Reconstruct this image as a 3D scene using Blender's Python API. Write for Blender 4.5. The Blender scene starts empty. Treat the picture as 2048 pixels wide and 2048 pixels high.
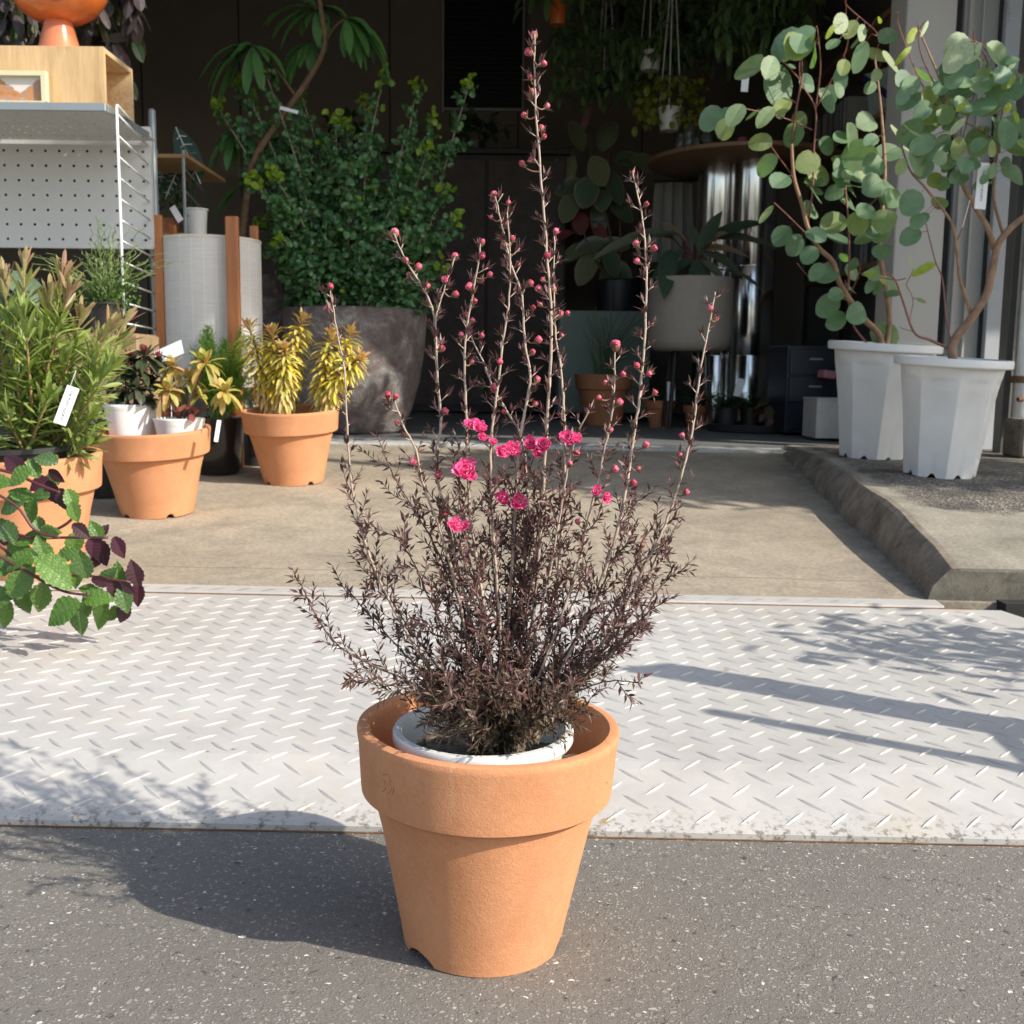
import bpy, math, random
from mathutils import Vector, Matrix, Euler
random.seed(7)
R = math.radians
V = Vector
C = bpy.context.scene.collection
sc = bpy.context.scene

# ------------------------------------------------------------------ camera, sky, sun, exposure
CAMZ = 0.711
PITCH, ROLL, FPX = R(7.47), R(0.6), 2150.0
_f = V((0, math.cos(PITCH), -math.sin(PITCH)))
_u0 = V((0, math.sin(PITCH), math.cos(PITCH)))
_r0 = V((1, 0, 0))
_r = _r0 * math.cos(ROLL) + _u0 * math.sin(ROLL)
_u = _u0 * math.cos(ROLL) - _r0 * math.sin(ROLL)
cd = bpy.data.cameras.new('camera')
cam = bpy.data.objects.new('camera', cd)
C.objects.link(cam)
cd.sensor_width = 36
cd.lens = FPX / 2048 * 36
cd.clip_start = 0.05
cd.clip_end = 500
m = Matrix((_r, _u, -_f)).transposed().to_4x4()
m.translation = V((0, 0, CAMZ))
cam.matrix_world = m
cd.dof.use_dof = True
cd.dof.focus_distance = 1.28
cd.dof.aperture_fstop = 16.0
sc.camera = cam

SUN_EL = R(35)
SUN_H = V((0.890, -0.456))
SUN_DIR = V((SUN_H.x * math.cos(SUN_EL), SUN_H.y * math.cos(SUN_EL), math.sin(SUN_EL))).normalized()
w = bpy.data.worlds.new('World')
sc.world = w
w.use_nodes = True
nt = w.node_tree
sky = nt.nodes.new('ShaderNodeTexSky')
sky.sky_type = 'NISHITA'
sky.sun_disc = False
sky.sun_elevation = SUN_EL
sky.sun_rotation = math.atan2(SUN_H.x, SUN_H.y)
sky.air_density = 1.0
sky.dust_density = 1.5
bg = nt.nodes['Background']
bg.inputs[1].default_value = 0.15
hs = nt.nodes.new('ShaderNodeHueSaturation')
hs.inputs['Saturation'].default_value = 0.80
nt.links.new(sky.outputs[0], hs.inputs['Color'])
nt.links.new(hs.outputs[0], bg.inputs[0])
sl = bpy.data.lights.new('sun', 'SUN')
sl.energy = 4.2
sl.angle = R(0.55)
sl.color = (1.0, 0.91, 0.78)
so = bpy.data.objects.new('sun', sl)
C.objects.link(so)
so.rotation_euler = SUN_DIR.to_track_quat('Z', 'Y').to_euler()
so.location = (6, -4, 8)
sc.view_settings.view_transform = 'Standard'
sc.view_settings.look = 'None'
sc.view_settings.exposure = 0.48
sc.view_settings.gamma = 1
sc.cycles.use_denoising = True
sc.cycles.max_bounces = 7
sc.cycles.transparent_max_bounces = 6
sc.cycles.caustics_reflective = False
sc.cycles.caustics_refractive = False

# ------------------------------------------------------------------ the lie of the land
def ray(px, py):
    return _f + _r * ((px - 1024) / FPX) - _u * ((py - 1024) / FPX)
def P(px, py, Y):
    d = ray(px, py)
    t = Y / d.y
    return V((d.x * t, Y, CAMZ + d.z * t))
S = 0.010
PROF = [(1.576, 0.012), (1.76, 0.058), (2.86, 0.094)]
def gz(x, y):
    s = -S * x
    if y < 1.576: return s
    if y < 2.86:
        for (a, za), (b, zb) in zip(PROF, PROF[1:]):
            if y <= b: return s + za + (zb - za) * (y - a) / (b - a)
    if y < 5.8: return s + 0.10 + 0.08 * max(0, y - 2.95)
    return s + 0.335
def sz(x, y):                      # top of the raised slab on the right
    pr = [(2.9, .186), (2.95, .190), (3.15, .226), (3.6, .288), (4.2, .325), (4.8, .342), (5.9, .345)]
    y = min(max(y, 2.9), 5.9)
    for (a, za), (b, zb) in zip(pr, pr[1:]):
        if y <= b: return -S * x + za + (zb - za) * (y - a) / (b - a)
def G(px, py, fn=gz, lo=0.9, hi=12):
    d = ray(px, py)
    y = lo
    while y < hi:
        t = y / d.y
        x, z = d.x * t, CAMZ + d.z * t
        if z <= fn(x, y): return V((x, y, fn(x, y)))
        y += 0.004
    return V((x, hi, fn(x, hi)))

# ------------------------------------------------------------------ mesh helpers
class MB:
    def __init__(s):
        s.v = []; s.f = []
    def add(s, vs, fs):
        n = len(s.v)
        s.v.extend(vs)
        s.f.extend([tuple(i + n for i in f) for f in fs])
    def box(s, c, size, rot=None, bev=0):
        hx, hy, hz = size[0] / 2, size[1] / 2, size[2] / 2
        c = V(c)
        if bev:
            b = bev
            vs = []
            for sx in (-1, 1):
                for sy in (-1, 1):
                    for sz_ in (-1, 1):
                        vs += [V((sx * (hx - b), sy * (hy - b), sz_ * hz)), V((sx * hx, sy * (hy - b), sz_ * (hz - b))), V((sx * (hx - b), sy * hy, sz_ * (hz - b)))]
            import bmesh
            bm = bmesh.new()
            for q in vs: bm.verts.new(q)
            r_ = bmesh.ops.convex_hull(bm, input=bm.verts)
            bm.verts.index_update()
            fs = [tuple(q.index for q in f.verts) for f in bm.faces]
            vs = [q.co.copy() for q in bm.verts]
            bm.free()
        else:
            vs = [V((x, y, z)) for x in (-hx, hx) for y in (-hy, hy) for z in (-hz, hz)]
            fs = [(0, 1, 3, 2), (4, 6, 7, 5), (0, 4, 5, 1), (2, 3, 7, 6), (0, 2, 6, 4), (1, 5, 7, 3)]
        if rot is not None: vs = [rot @ q for q in vs]
        s.add([q + c for q in vs], fs)
        return s
    def tube(s, pts, rad, n=6, cap=True):
        pts = [V(p) for p in pts]
        if not hasattr(rad, '__len__'): rad = [rad] * len(pts)
        elif len(rad) != len(pts):
            a, b = rad
            rad = [a + (b - a) * i / (len(pts) - 1) for i in range(len(pts))]
        base = len(s.v)
        side = None
        for i, p in enumerate(pts):
            t = (pts[min(i + 1, len(pts) - 1)] - pts[max(i - 1, 0)])
            if t.length < 1e-9: t = V((0, 0, 1))
            t.normalize()
            if side is None:
                side = t.cross(V((0.31, 0.9, 0.17)))
                if side.length < .1: side = t.cross(V((1, 0, 0)))
            side = side - t * side.dot(t)
            side.normalize()
            o = t.cross(side)
            for k in range(n):
                a = 2 * math.pi * k / n
                s.v.append(p + (side * math.cos(a) + o * math.sin(a)) * rad[i])
        for i in range(len(pts) - 1):
            for k in range(n):
                a, b = base + i * n + k, base + i * n + (k + 1) % n
                s.f.append((a, b, b + n, a + n))
        if cap:
            s.f.append(tuple(base + k for k in range(n))[::-1])
            s.f.append(tuple(base + (len(pts) - 1) * n + k for k in range(n)))
        return s
    def lathe(s, prof, c, n=64, fn=None):
        c = V(c)
        base = len(s.v)
        for r, z in prof:
            for k in range(n):
                a = 2 * math.pi * k / n
                rr, zz = (r, z) if fn is None else fn(r, z, a)
                s.v.append(c + V((rr * math.cos(a), rr * math.sin(a), zz)))
        for i in range(len(prof) - 1):
            for k in range(n):
                a, b = base + i * n + k, base + i * n + (k + 1) % n
                s.f.append((a, b, b + n, a + n))
        return s
    def disc(s, c, r, n=40, h=None, jitter=0):
        c = V(c)
        b = len(s.v)
        rings = [0.35, 0.7, 1.0]
        s.v.append(c.copy())
        for q in rings:
            for k in range(n):
                a = 2 * math.pi * k / n
                s.v.append(c + V((r * q * math.cos(a), r * q * math.sin(a), random.uniform(-jitter, jitter))))
        for k in range(n): s.f.append((b, b + 1 + k, b + 1 + (k + 1) % n))
        for i in range(len(rings) - 1):
            for k in range(n):
                a, d = b + 1 + i * n + k, b + 1 + i * n + (k + 1) % n
                s.f.append((a, d, d + n, a + n))
        return s
    def xf(s, M, start=0):
        for i in range(start, len(s.v)): s.v[i] = M @ s.v[i]
        return s
    def build(s, name, mat, parent=None, smooth=False, auto=None):
        me = bpy.data.meshes.new(name)
        off = parent_world(parent)
        me.from_pydata([tuple(q - off) for q in s.v], [], s.f)
        if smooth: me.polygons.foreach_set('use_smooth', [True] * len(me.polygons))
        me.materials.append(mat)
        if auto is not None:
            me.polygons.foreach_set('use_smooth', [True] * len(me.polygons))
            me.update()
            me.set_sharp_from_angle(angle=R(auto))
        me.update()
        o = bpy.data.objects.new(name, me)
        C.objects.link(o)
        if parent: o.parent = parent
        return o
def parent_world(p):
    off = V((0, 0, 0))
    while p is not None:
        off += p.location
        p = p.parent
    return off
def thing(name, label, cat, loc, group=None):
    o = bpy.data.objects.new(name, None)
    o.empty_display_size = 0.05
    C.objects.link(o)
    o.location = loc
    o['label'] = label; o['category'] = cat
    if group: o['group'] = group
    return o
def tag(o, label, cat, group=None):
    o['label'] = label; o['category'] = cat
    if group: o['group'] = group
    return o
def struct(o, kind='structure'):
    o['kind'] = kind
    return o
def tiltM(c, rx=0, ry=0):
    c = V(c)
    return Matrix.Translation(c) @ Euler((rx, ry, 0)).to_matrix().to_4x4() @ Matrix.Translation(-c)
def rnd(a, b): return random.uniform(a, b)
def rv(s=1.0): return V((rnd(-s, s), rnd(-s, s), rnd(-s, s)))
def smooth_path(pts, n=4):
    out = []
    for i in range(len(pts) - 1):
        p0, p1, p2, p3 = pts[max(i - 1, 0)], pts[i], pts[i + 1], pts[min(i + 2, len(pts) - 1)]
        for k in range(n):
            t = k / n
            out.append(0.5 * ((2 * p1) + (p2 - p0) * t + (2 * p0 - 5 * p1 + 4 * p2 - p3) * t * t + (3 * p1 - p0 - 3 * p2 + p3) * t ** 3))
    out.append(pts[-1].copy())
    return out
def resample(pts, step):
    out = [pts[0].copy()]; acc = 0
    for a, b in zip(pts, pts[1:]):
        L = (b - a).length
        if L < 1e-9: continue
        d = step - acc
        while d <= L:
            out.append(a + (b - a) * (d / L)); d += step
        acc = (acc + L) % step
    return out

# leaf blades: profile = list of (t along, half width factor)
LANCE = [(0, .12), (.25, .8), (.5, 1.0), (.78, .6), (1, 0)]
OVAL = [(0, .1), (.15, .62), (.4, 1.0), (.7, .92), (.9, .5), (1, 0)]
ROUNDP = [(0, .15), (.1, .62), (.3, .95), (.52, 1.0), (.75, .86), (.92, .5), (1, .08)]
STRAP = [(0, .5), (.3, .9), (.6, 1.0), (.85, .7), (1, 0)]
def leaf(mb, p, d, n, L, W, droop=0.3, fold=0.15, prof=LANCE, curl=0.0, wave=0.0):
    d = d.normalized()
    side = d.cross(n)
    if side.length < 1e-4: side = d.cross(V((1, 0.2, 0)))
    side.normalize()
    nn = side.cross(d).normalized()
    b = len(mb.v)
    cur = V(p); dirv = d.copy(); last = 0
    k = len(prof)
    for i, (t, wd) in enumerate(prof):
        dt = t - last; last = t
        if i:
            dirv = (dirv + V((0, 0, -1)) * droop * dt * 2 + nn * curl * dt * 2).normalized()
            cur = cur + dirv * (L * dt)
        nl = side.cross(dirv).normalized()
        hw = W * .5 * wd
        wv = wave * W * (1 if i % 2 else -1)
        mb.v.append(cur - side * hw + nl * (fold * hw + wv))
        mb.v.append(cur.copy())
        mb.v.append(cur + side * hw + nl * (fold * hw - wv))
    for i in range(k - 1):
        a = b + i * 3
        mb.f.append((a, a + 1, a + 4, a + 3))
        mb.f.append((a + 1, a + 2, a + 5, a + 4))
def needle(mb, p, d, n, L, W):
    d = d.normalized()
    side = d.cross(n)
    if side.length < 1e-4: side = d.cross(V((1, 0.2, 0)))
    side.normalize()
    up = side.cross(d)
    b = len(mb.v)
    mb.v += [V(p), p + d * L * .42 - side * W * .5 + up * W * .18, p + d * L * .42 + side * W * .5 + up * W * .18, p + d * L + up * L * rnd(-.06, .12)]
    mb.f += [(b, b + 2, b + 3), (b, b + 3, b + 1)]
def blob(mb, c, r, n=8, m_=5, sq=(1, 1, 1), ax=None):
    b = len(mb.v)
    q = ax.to_track_quat('Z', 'Y') if ax is not None else None
    def tr(x):
        x = V((x[0] * r * sq[0], x[1] * r * sq[1], x[2] * r * sq[2]))
        if q: x = q @ x
        return V(c) + x
    mb.v.append(tr((0, 0, -1)))
    for i in range(1, m_):
        th = math.pi * i / m_
        for k in range(n):
            a = 2 * math.pi * k / n
            mb.v.append(tr((math.sin(th) * math.cos(a), math.sin(th) * math.sin(a), -math.cos(th))))
    mb.v.append(tr((0, 0, 1)))
    for k in range(n): mb.f.append((b, b + 1 + (k + 1) % n, b + 1 + k))
    for i in range(m_ - 2):
        for k in range(n):
            a, d = b + 1 + i * n + k, b + 1 + i * n + (k + 1) % n
            mb.f.append((a, d, d + n, a + n))
    e = len(mb.v) - 1
    s0 = b + 1 + (m_ - 2) * n
    for k in range(n): mb.f.append((s0 + k, s0 + (k + 1) % n, e))

# ------------------------------------------------------------------ materials
def newmat(name):
    m_ = bpy.data.materials.new(name)
    m_.use_nodes = True
    t = m_.node_tree
    return m_, t, t.nodes['Principled BSDF']
def nd(t, typ, **kw):
    n_ = t.nodes.new(typ)
    for k, v_ in kw.items(): setattr(n_, k, v_)
    return n_
def rgba(c): return (c[0], c[1], c[2], 1)
def ramp(t, src, stops, interp='LINEAR'):
    r_ = nd(t, 'ShaderNodeValToRGB')
    r_.color_ramp.interpolation = interp
    e = r_.color_ramp.elements
    while len(e) < len(stops): e.new(0.5)
    for q, (p_, c_) in zip(e, stops):
        q.position = p_; q.color = rgba(c_) if hasattr(c_, '__len__') else (c_, c_, c_, 1)
    t.links.new(src, r_.inputs[0])
    return r_.outputs[0]
def noise(t, scale, detail=5, rough=.55, coord='Object', vec=None, dist=0):
    n_ = nd(t, 'ShaderNodeTexNoise')
    n_.inputs['Scale'].default_value = scale
    n_.inputs['Detail'].default_value = detail
    n_.inputs['Roughness'].default_value = rough
    n_.inputs['Distortion'].default_value = dist
    if vec is None:
        vec = nd(t, 'ShaderNodeTexCoord').outputs[coord]
    t.links.new(vec, n_.inputs['Vector'])
    return n_.outputs[0]
def mixc(t, fac, a, b, mode='MIX'):
    mx = nd(t, 'ShaderNodeMix', data_type='RGBA', blend_type=mode)
    for sock, val in ((mx.inputs[0], fac), (mx.inputs[6], a), (mx.inputs[7], b)):
        if isinstance(val, bpy.types.NodeSocket): t.links.new(val, sock)
        elif hasattr(val, '__len__'): sock.default_value = rgba(val)
        else: sock.default_value = val
    return mx.outputs[2]
def mathn(t, op, a, b=0.0, clamp=False):
    mn = nd(t, 'ShaderNodeMath', operation=op, use_clamp=clamp)
    for sock, val in ((mn.inputs[0], a), (mn.inputs[1], b)):
        if isinstance(val, bpy.types.NodeSocket): t.links.new(val, sock)
        else: sock.default_value = val
    return mn.outputs[0]
def bump(t, b, h, strength=.3, dist=.01, prev=None):
    bp = nd(t, 'ShaderNodeBump')
    bp.inputs['Strength'].default_value = strength
    bp.inputs['Distance'].default_value = dist
    t.links.new(h, bp.inputs['Height'])
    if prev is not None: t.links.new(prev, bp.inputs['Normal'])
    if b is not None: t.links.new(bp.outputs[0], b.inputs['Normal'])
    return bp.outputs[0]
def plain(name, col, rough=.6, metal=0, var=.12, scale=12, bmp=0, bscale=80, spec=.5, coat=0):
    m_, t, b = newmat(name)
    n1 = noise(t, scale, 6, .6)
    lo = [c * (1 - var) for c in col]; hi = [min(1, c * (1 + var)) for c in col]
    t.links.new(ramp(t, n1, [(.3, lo), (.7, hi)]), b.inputs['Base Color'])
    b.inputs['Roughness'].default_value = rough
    b.inputs['Metallic'].default_value = metal
    b.inputs['Specular IOR Level'].default_value = spec
    if coat: b.inputs['Coat Weight'].default_value = coat
    if bmp: bump(t, b, noise(t, bscale, 4, .6), bmp, .002)
    return m_
def leafmat(name, cols, rough=.45, trans=.3, back=None, tcol=None, spec=.4, edge=None):
    m_, t, b = newmat(name)
    g = nd(t, 'ShaderNodeNewGeometry')
    st = [(i / max(1, len(cols) - 1), c) for i, c in enumerate(cols)]
    col = ramp(t, g.outputs['Random Per Island'], st)
    nz = noise(t, 90, 3, .6)
    col = mixc(t, 1.0, col, ramp(t, nz, [(.3, .78), (.75, 1.15)]), 'MULTIPLY')
    if back is not None:
        col = mixc(t, g.outputs['Backfacing'], col, back)
    t.links.new(col, b.inputs['Base Color'])
    b.inputs['Roughness'].default_value = rough
    b.inputs['Specular IOR Level'].default_value = spec
    tr = nd(t, 'ShaderNodeBsdfTranslucent')
    if tcol is None:
        tc = mixc(t, 1.0, col, (1.25, 1.3, .6), 'MULTIPLY')
        t.links.new(tc, tr.inputs[0])
    else: tr.inputs[0].default_value = rgba(tcol)
    mx = nd(t, 'ShaderNodeMixShader')
    mx.inputs[0].default_value = trans
    t.links.new(b.outputs[0], mx.inputs[1]); t.links.new(tr.outputs[0], mx.inputs[2])
    t.links.new(mx.outputs[0], t.nodes['Material Output'].inputs[0])
    return m_
def terracotta(name, base=(.62, .282, .135), dirt=.5):
    m_, t, b = newmat(name)
    big = noise(t, 7, 4, .5, dist=.6)
    fine = noise(t, 160, 5, .6)
    c1 = ramp(t, big, [(.3, [q * .90 for q in base]), (.7, [base[0] * 1.06, base[1] * 1.10, base[2] * 1.18])])
    c2 = mixc(t, 1.0, c1, ramp(t, fine, [(.25, .9), (.75, 1.07)]), 'MULTIPLY')
    # pale lime bloom and darker scuffs
    bl = noise(t, 16, 6, .7, dist=1.5)
    c3 = mixc(t, mathn(t, 'MULTIPLY', ramp(t, bl, [(.56, 0), (.76, 1)]), .42 * dirt), c2, (.70, .44, .28))
    sc_ = noise(t, 28, 3, .4, dist=2.5)
    c4 = mixc(t, mathn(t, 'MULTIPLY', ramp(t, sc_, [(.66, 0), (.72, 1)]), .35 * dirt), c3, (.42, .17, .075))
    # pale vertical run marks and a few broad darker smears
    mp = nd(t, 'ShaderNodeMapping'); mp.inputs['Scale'].default_value = (1, 1, .10)
    t.links.new(nd(t, 'ShaderNodeTexCoord').outputs['Object'], mp.inputs[0])
    run = noise(t, 55, 4, .6, vec=mp.outputs[0])
    c4 = mixc(t, mathn(t, 'MULTIPLY', ramp(t, run, [(.66, 0), (.74, 1)]), .40 * dirt), c4, (.80, .50, .30))
    mp2 = nd(t, 'ShaderNodeMapping'); mp2.inputs['Scale'].default_value = (1, 1, .45); mp2.inputs['Rotation'].default_value = (0, .7, 0)
    t.links.new(nd(t, 'ShaderNodeTexCoord').outputs['Object'], mp2.inputs[0])
    sm = noise(t, 14, 3, .5, vec=mp2.outputs[0], dist=.8)
    c4 = mixc(t, mathn(t, 'MULTIPLY', ramp(t, sm, [(.58, 0), (.70, 1)]), .55 * dirt), c4, (.52, .20, .085))
    t.links.new(c4, b.inputs['Base Color'])
    b.inputs['Roughness'].default_value = .82
    b.inputs['Specular IOR Level'].default_value = .25
    n1 = bump(t, None, noise(t, 380, 4, .65), .45, .0018)
    bump(t, b, noise(t, 30, 4, .55), .18, .004, n1)
    return m_
def wood(name, c1, c2, scale=6, axis='X', rough=.55, stretch=14):
    m_, t, b = newmat(name)
    tc = nd(t, 'ShaderNodeTexCoord')
    mp = nd(t, 'ShaderNodeMapping')
    s_ = [scale * stretch / 4] * 3
    s_['XYZ'.index(axis)] = scale / 4
    mp.inputs['Scale'].default_value = s_
    t.links.new(tc.outputs['Object'], mp.inputs[0])
    n1 = noise(t, 2.2, 6, .65, vec=mp.outputs[0], dist=.8)
    n2 = noise(t, 9, 4, .7, vec=mp.outputs[0])
    a = ramp(t, n1, [(.3, c2), (.5, c1), (.7, [q * 1.08 for q in c1])])
    a = mixc(t, .35, a, mixc(t, 1.0, a, ramp(t, n2, [(.3, .6), (.7, 1.2)]), 'MULTIPLY'))
    t.links.new(a, b.inputs['Base Color'])
    b.inputs['Roughness'].default_value = rough
    return m_

M = {}
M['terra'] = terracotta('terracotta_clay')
M['terra_shaded'] = terracotta('terracotta_shaded', (.42, .175, .085), .8)  # darker copy of the clay, with the shop's shade in its colour
M['white_plastic'] = plain('white_plastic', (.76, .77, .745), .40, var=.06, scale=9, spec=.5)
M['film'] = plain('white_film_pot', (.80, .80, .79), .35, var=.04, scale=20, bmp=.25, bscale=40)
M['black_plastic'] = plain('black_plastic', (.030, .030, .032), .42, var=.2, scale=9, bmp=.1)
M['black_glaze'] = plain('black_glaze', (.012, .012, .013), .22, var=.3, scale=6, coat=.3)
M['stem_pale'] = plain('pale_woody_stem', (.46, .36, .29), .75, var=.25, scale=60)
M['stem_dark'] = plain('dark_woody_stem', (.13, .085, .065), .75, var=.3, scale=60)
M['soil'] = plain('potting_soil', (.030, .020, .014), .95, var=.6, scale=140, bmp=1.0, bscale=220)
M['pumice'] = plain('pumice_mulch', (.17, .135, .095), .95, var=.6, scale=160, bmp=1.0, bscale=200)
M['paper'] = plain('paper_label', (.80, .81, .84), .7, var=.02)
M['ink'] = plain('black_ink', (.02, .02, .025), .7, var=.05)
M['white_paint_metal'] = plain('white_powder_coat', (.72, .74, .75), .4, var=.03)
M['steel_grey'] = plain('grey_powder_coat', (.30, .34, .36), .4, metal=.3, var=.05)
# ------------------------------------------------------------------ road, ramp, floor, slab
def m_asphalt():
    m_, t, b = newmat('asphalt')
    co = nd(t, 'ShaderNodeTexCoord').outputs['Object']
    dco = mixc(t, .012, co, noise_col(t, 90, co))
    def vor(scale, feature='F1'):
        v_ = nd(t, 'ShaderNodeTexVoronoi', feature=feature); v_.inputs['Scale'].default_value = scale
        t.links.new(dco, v_.inputs['Vector'])
        return v_
    f1 = vor(170); ed = vor(170, 'DISTANCE_TO_EDGE')
    sep = nd(t, 'ShaderNodeSeparateColor'); t.links.new(f1.outputs['Color'], sep.inputs[0])
    stone = ramp(t, sep.outputs[0], [(0, (.105, .098, .088)), (.45, (.165, .157, .143)), (.8, (.23, .218, .198)), (.93, (.29, .275, .25)), (.972, (.33, .31, .28)), (.985, (.50, .48, .44)), (1, (.58, .56, .52))])
    grain = noise(t, 420, 5, .7, vec=co)
    stone = mixc(t, 1.0, stone, ramp(t, grain, [(.3, .7), (.7, 1.25)]), 'MULTIPLY')
    binder = ramp(t, grain, [(.3, (.085, .080, .073)), (.7, (.155, .147, .134))])
    # how far each stone sits proud of the binder differs from stone to stone
    vis = mathn(t, 'MULTIPLY', mathn(t, 'SUBTRACT', ed.outputs[0], mathn(t, 'ADD', mathn(t, 'MULTIPLY', sep.outputs[1], .30), .05)), 9, True)
    c = mixc(t, vis, binder, stone)
    pit = noise(t, 55, 6, .75, vec=co)
    c = mixc(t, ramp(t, pit, [(.60, 0), (.66, .85)]), c, (.030, .029, .027))
    big = noise(t, 1.7, 6, .6, vec=co)
    c = mixc(t, 1.0, c, ramp(t, big, [(.3, (1.28, 1.28, 1.27)), (.7, (1.56, 1.56, 1.54))]), 'MULTIPLY')
    t.links.new(c, b.inputs['Base Color'])
    b.inputs['Roughness'].default_value = .85
    h = mathn(t, 'ADD', mathn(t, 'MULTIPLY', vis, .5), mathn(t, 'MULTIPLY', pit, -1.6))
    h = mathn(t, 'ADD', h, mathn(t, 'MULTIPLY', grain, .5))
    bump(t, b, h, .6, .0022)
    return m_
def m_concrete(name, a, b_, stain, rough=.9, scale=1.0, seed=0, cracks=False):
    m_, t, b = newmat(name)
    co0 = nd(t, 'ShaderNodeTexCoord').outputs['Object']
    mp = nd(t, 'ShaderNodeMapping'); mp.inputs['Location'].default_value = (seed, seed * .7, 0)
    t.links.new(co0, mp.inputs[0]); co = mp.outputs[0]
    big = noise(t, 1.6 * scale, 7, .62, vec=co, dist=.15)
    sp = noise(t, 75 * scale, 7, .8, vec=co)
    c = ramp(t, big, [(.32, a), (.62, b_)])
    st = noise(t, 3.1 * scale, 10, .78, vec=co, dist=.25)
    c = mixc(t, ramp(t, st, [(.45, 0), (.66, .8)]), c, stain)
    c = mixc(t, 1.0, c, ramp(t, sp, [(.3, .60), (.7, 1.28)]), 'MULTIPLY')
    if cracks:
        vo = nd(t, 'ShaderNodeTexVoronoi', feature='DISTANCE_TO_EDGE'); vo.inputs['Scale'].default_value = 1.7
        dd = mixc(t, .12, co, noise_col(t, 6, co))
        t.links.new(dd, vo.inputs['Vector'])
        c = mixc(t, ramp(t, vo.outputs[0], [(.0, .8), (.010, 0)]), c, [q * .35 for q in stain])
    t.links.new(c, b.inputs['Base Color'])
    b.inputs['Roughness'].default_value = rough
    n1 = bump(t, None, sp, .35, .003)
    bump(t, b, noise(t, 14, 6, .6, vec=co), .25, .01, n1)
    return m_
def noise_col(t, scale, co):
    n_ = nd(t, 'ShaderNodeTexNoise'); n_.inputs['Scale'].default_value = scale
    t.links.new(co, n_.inputs['Vector'])
    return n_.outputs[1]
M['asphalt'] = m_asphalt()
M['ramp'] = m_concrete('worn_concrete', (.32, .275, .21), (.44, .385, .30), (.22, .195, .155))
def apron_marks(m_):
    t = m_.node_tree; b = t.nodes['Principled BSDF']
    src = b.inputs['Base Color'].links[0].from_socket
    co = nd(t, 'ShaderNodeTexCoord').outputs['Object']
    xyz = nd(t, 'ShaderNodeSeparateXYZ'); t.links.new(co, xyz.inputs[0])
    wob = mathn(t, 'MULTIPLY', mathn(t, 'SUBTRACT', noise(t, 2.5, 6, .7, vec=co), .5), .06)
    def line(y0, w_, axis=1, slope=0.0):
        q = mathn(t, 'ADD', mathn(t, 'SUBTRACT', xyz.outputs[axis], y0), wob)
        if slope: q = mathn(t, 'ADD', q, mathn(t, 'MULTIPLY', xyz.outputs[1 - axis], slope))
        return mathn(t, 'LESS_THAN', mathn(t, 'ABSOLUTE', q), w_)
    c = mixc(t, mathn(t, 'MULTIPLY', line(3.14, .004), .55), src, (.12, .105, .085))
    c = mixc(t, mathn(t, 'MULTIPLY', line(-1.1, .003, 0, -.32), .35), c, (.12, .105, .085))
    c = mixc(t, mathn(t, 'MULTIPLY', line(5.1, .005, 1, .05), .45), c, (.13, .115, .095))
    # dirt gathered against the foot of the slab
    ex = mathn(t, 'ADD', mathn(t, 'MULTIPLY', mathn(t, 'SUBTRACT', xyz.outputs[1], 2.95), .086), 1.17)
    dd = mathn(t, 'SUBTRACT', 1.0, mathn(t, 'MULTIPLY', mathn(t, 'SUBTRACT', ex, xyz.outputs[0]), 5.0), True)
    gr = mathn(t, 'MULTIPLY', dd, ramp(t, noise(t, 12, 7, .75, vec=co), [(.35, .1), (.62, 1)]))
    c = mixc(t, mathn(t, 'MULTIPLY', gr, .75), c, (.10, .09, .075))
    t.links.new(c, b.inputs['Base Color'])
apron_marks(M['ramp'])
M['floor'] = m_concrete('shop_floor_concrete', (.17, .18, .185), (.23, .24, .245), (.12, .125, .13), .55, seed=5)
M['slab_edge'] = m_concrete('brown_weathered_concrete', (.15, .125, .098), (.31, .265, .21), (.07, .06, .048), scale=4, seed=3)
M['slab_smooth'] = m_concrete('smooth_grey_concrete', (.27, .26, .225), (.40, .38, .33), (.15, .145, .13), scale=2, seed=9)
def m_rough_top():
    m_, t, b = newmat('exposed_aggregate')
    co = nd(t, 'ShaderNodeTexCoord').outputs['Object']
    vo = nd(t, 'ShaderNodeTexVoronoi'); vo.inputs['Scale'].default_value = 110
    t.links.new(co, vo.inputs['Vector'])
    s_ = nd(t, 'ShaderNodeSeparateColor'); t.links.new(vo.outputs['Color'], s_.inputs[0])
    c = ramp(t, s_.outputs[0], [(0, (.10, .09, .08)), (.6, (.24, .22, .19)), (1, (.48, .43, .36))])
    c = mixc(t, ramp(t, noise(t, 4, 6, .7, vec=co), [(.45, 0), (.65, .7)]), c, (.08, .078, .072))
    t.links.new(c, b.inputs['Base Color']); b.inputs['Roughness'].default_value = .9
    bump(t, b, vo.outputs[0], .9, .006)
    return m_
M['aggregate'] = m_rough_top()

def gridsheet(x0, x1, y0, y1, nx, ny, fn):
    mb = MB()
    for j in range(ny + 1):
        for i in range(nx + 1):
            x = x0 + (x1 - x0) * i / nx; y = y0 + (y1 - y0) * j / ny
            mb.v.append(V((x, y, fn(x, y))))
    for j in range(ny):
        for i in range(nx):
            a = j * (nx + 1) + i
            mb.f.append((a, a + 1, a + nx + 2, a + nx + 1))
    return mb
mb = gridsheet(-80, 80, -80, 120, 16, 20, lambda x, y: -S * x)
struct(mb.build('road', M['asphalt']))
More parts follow.
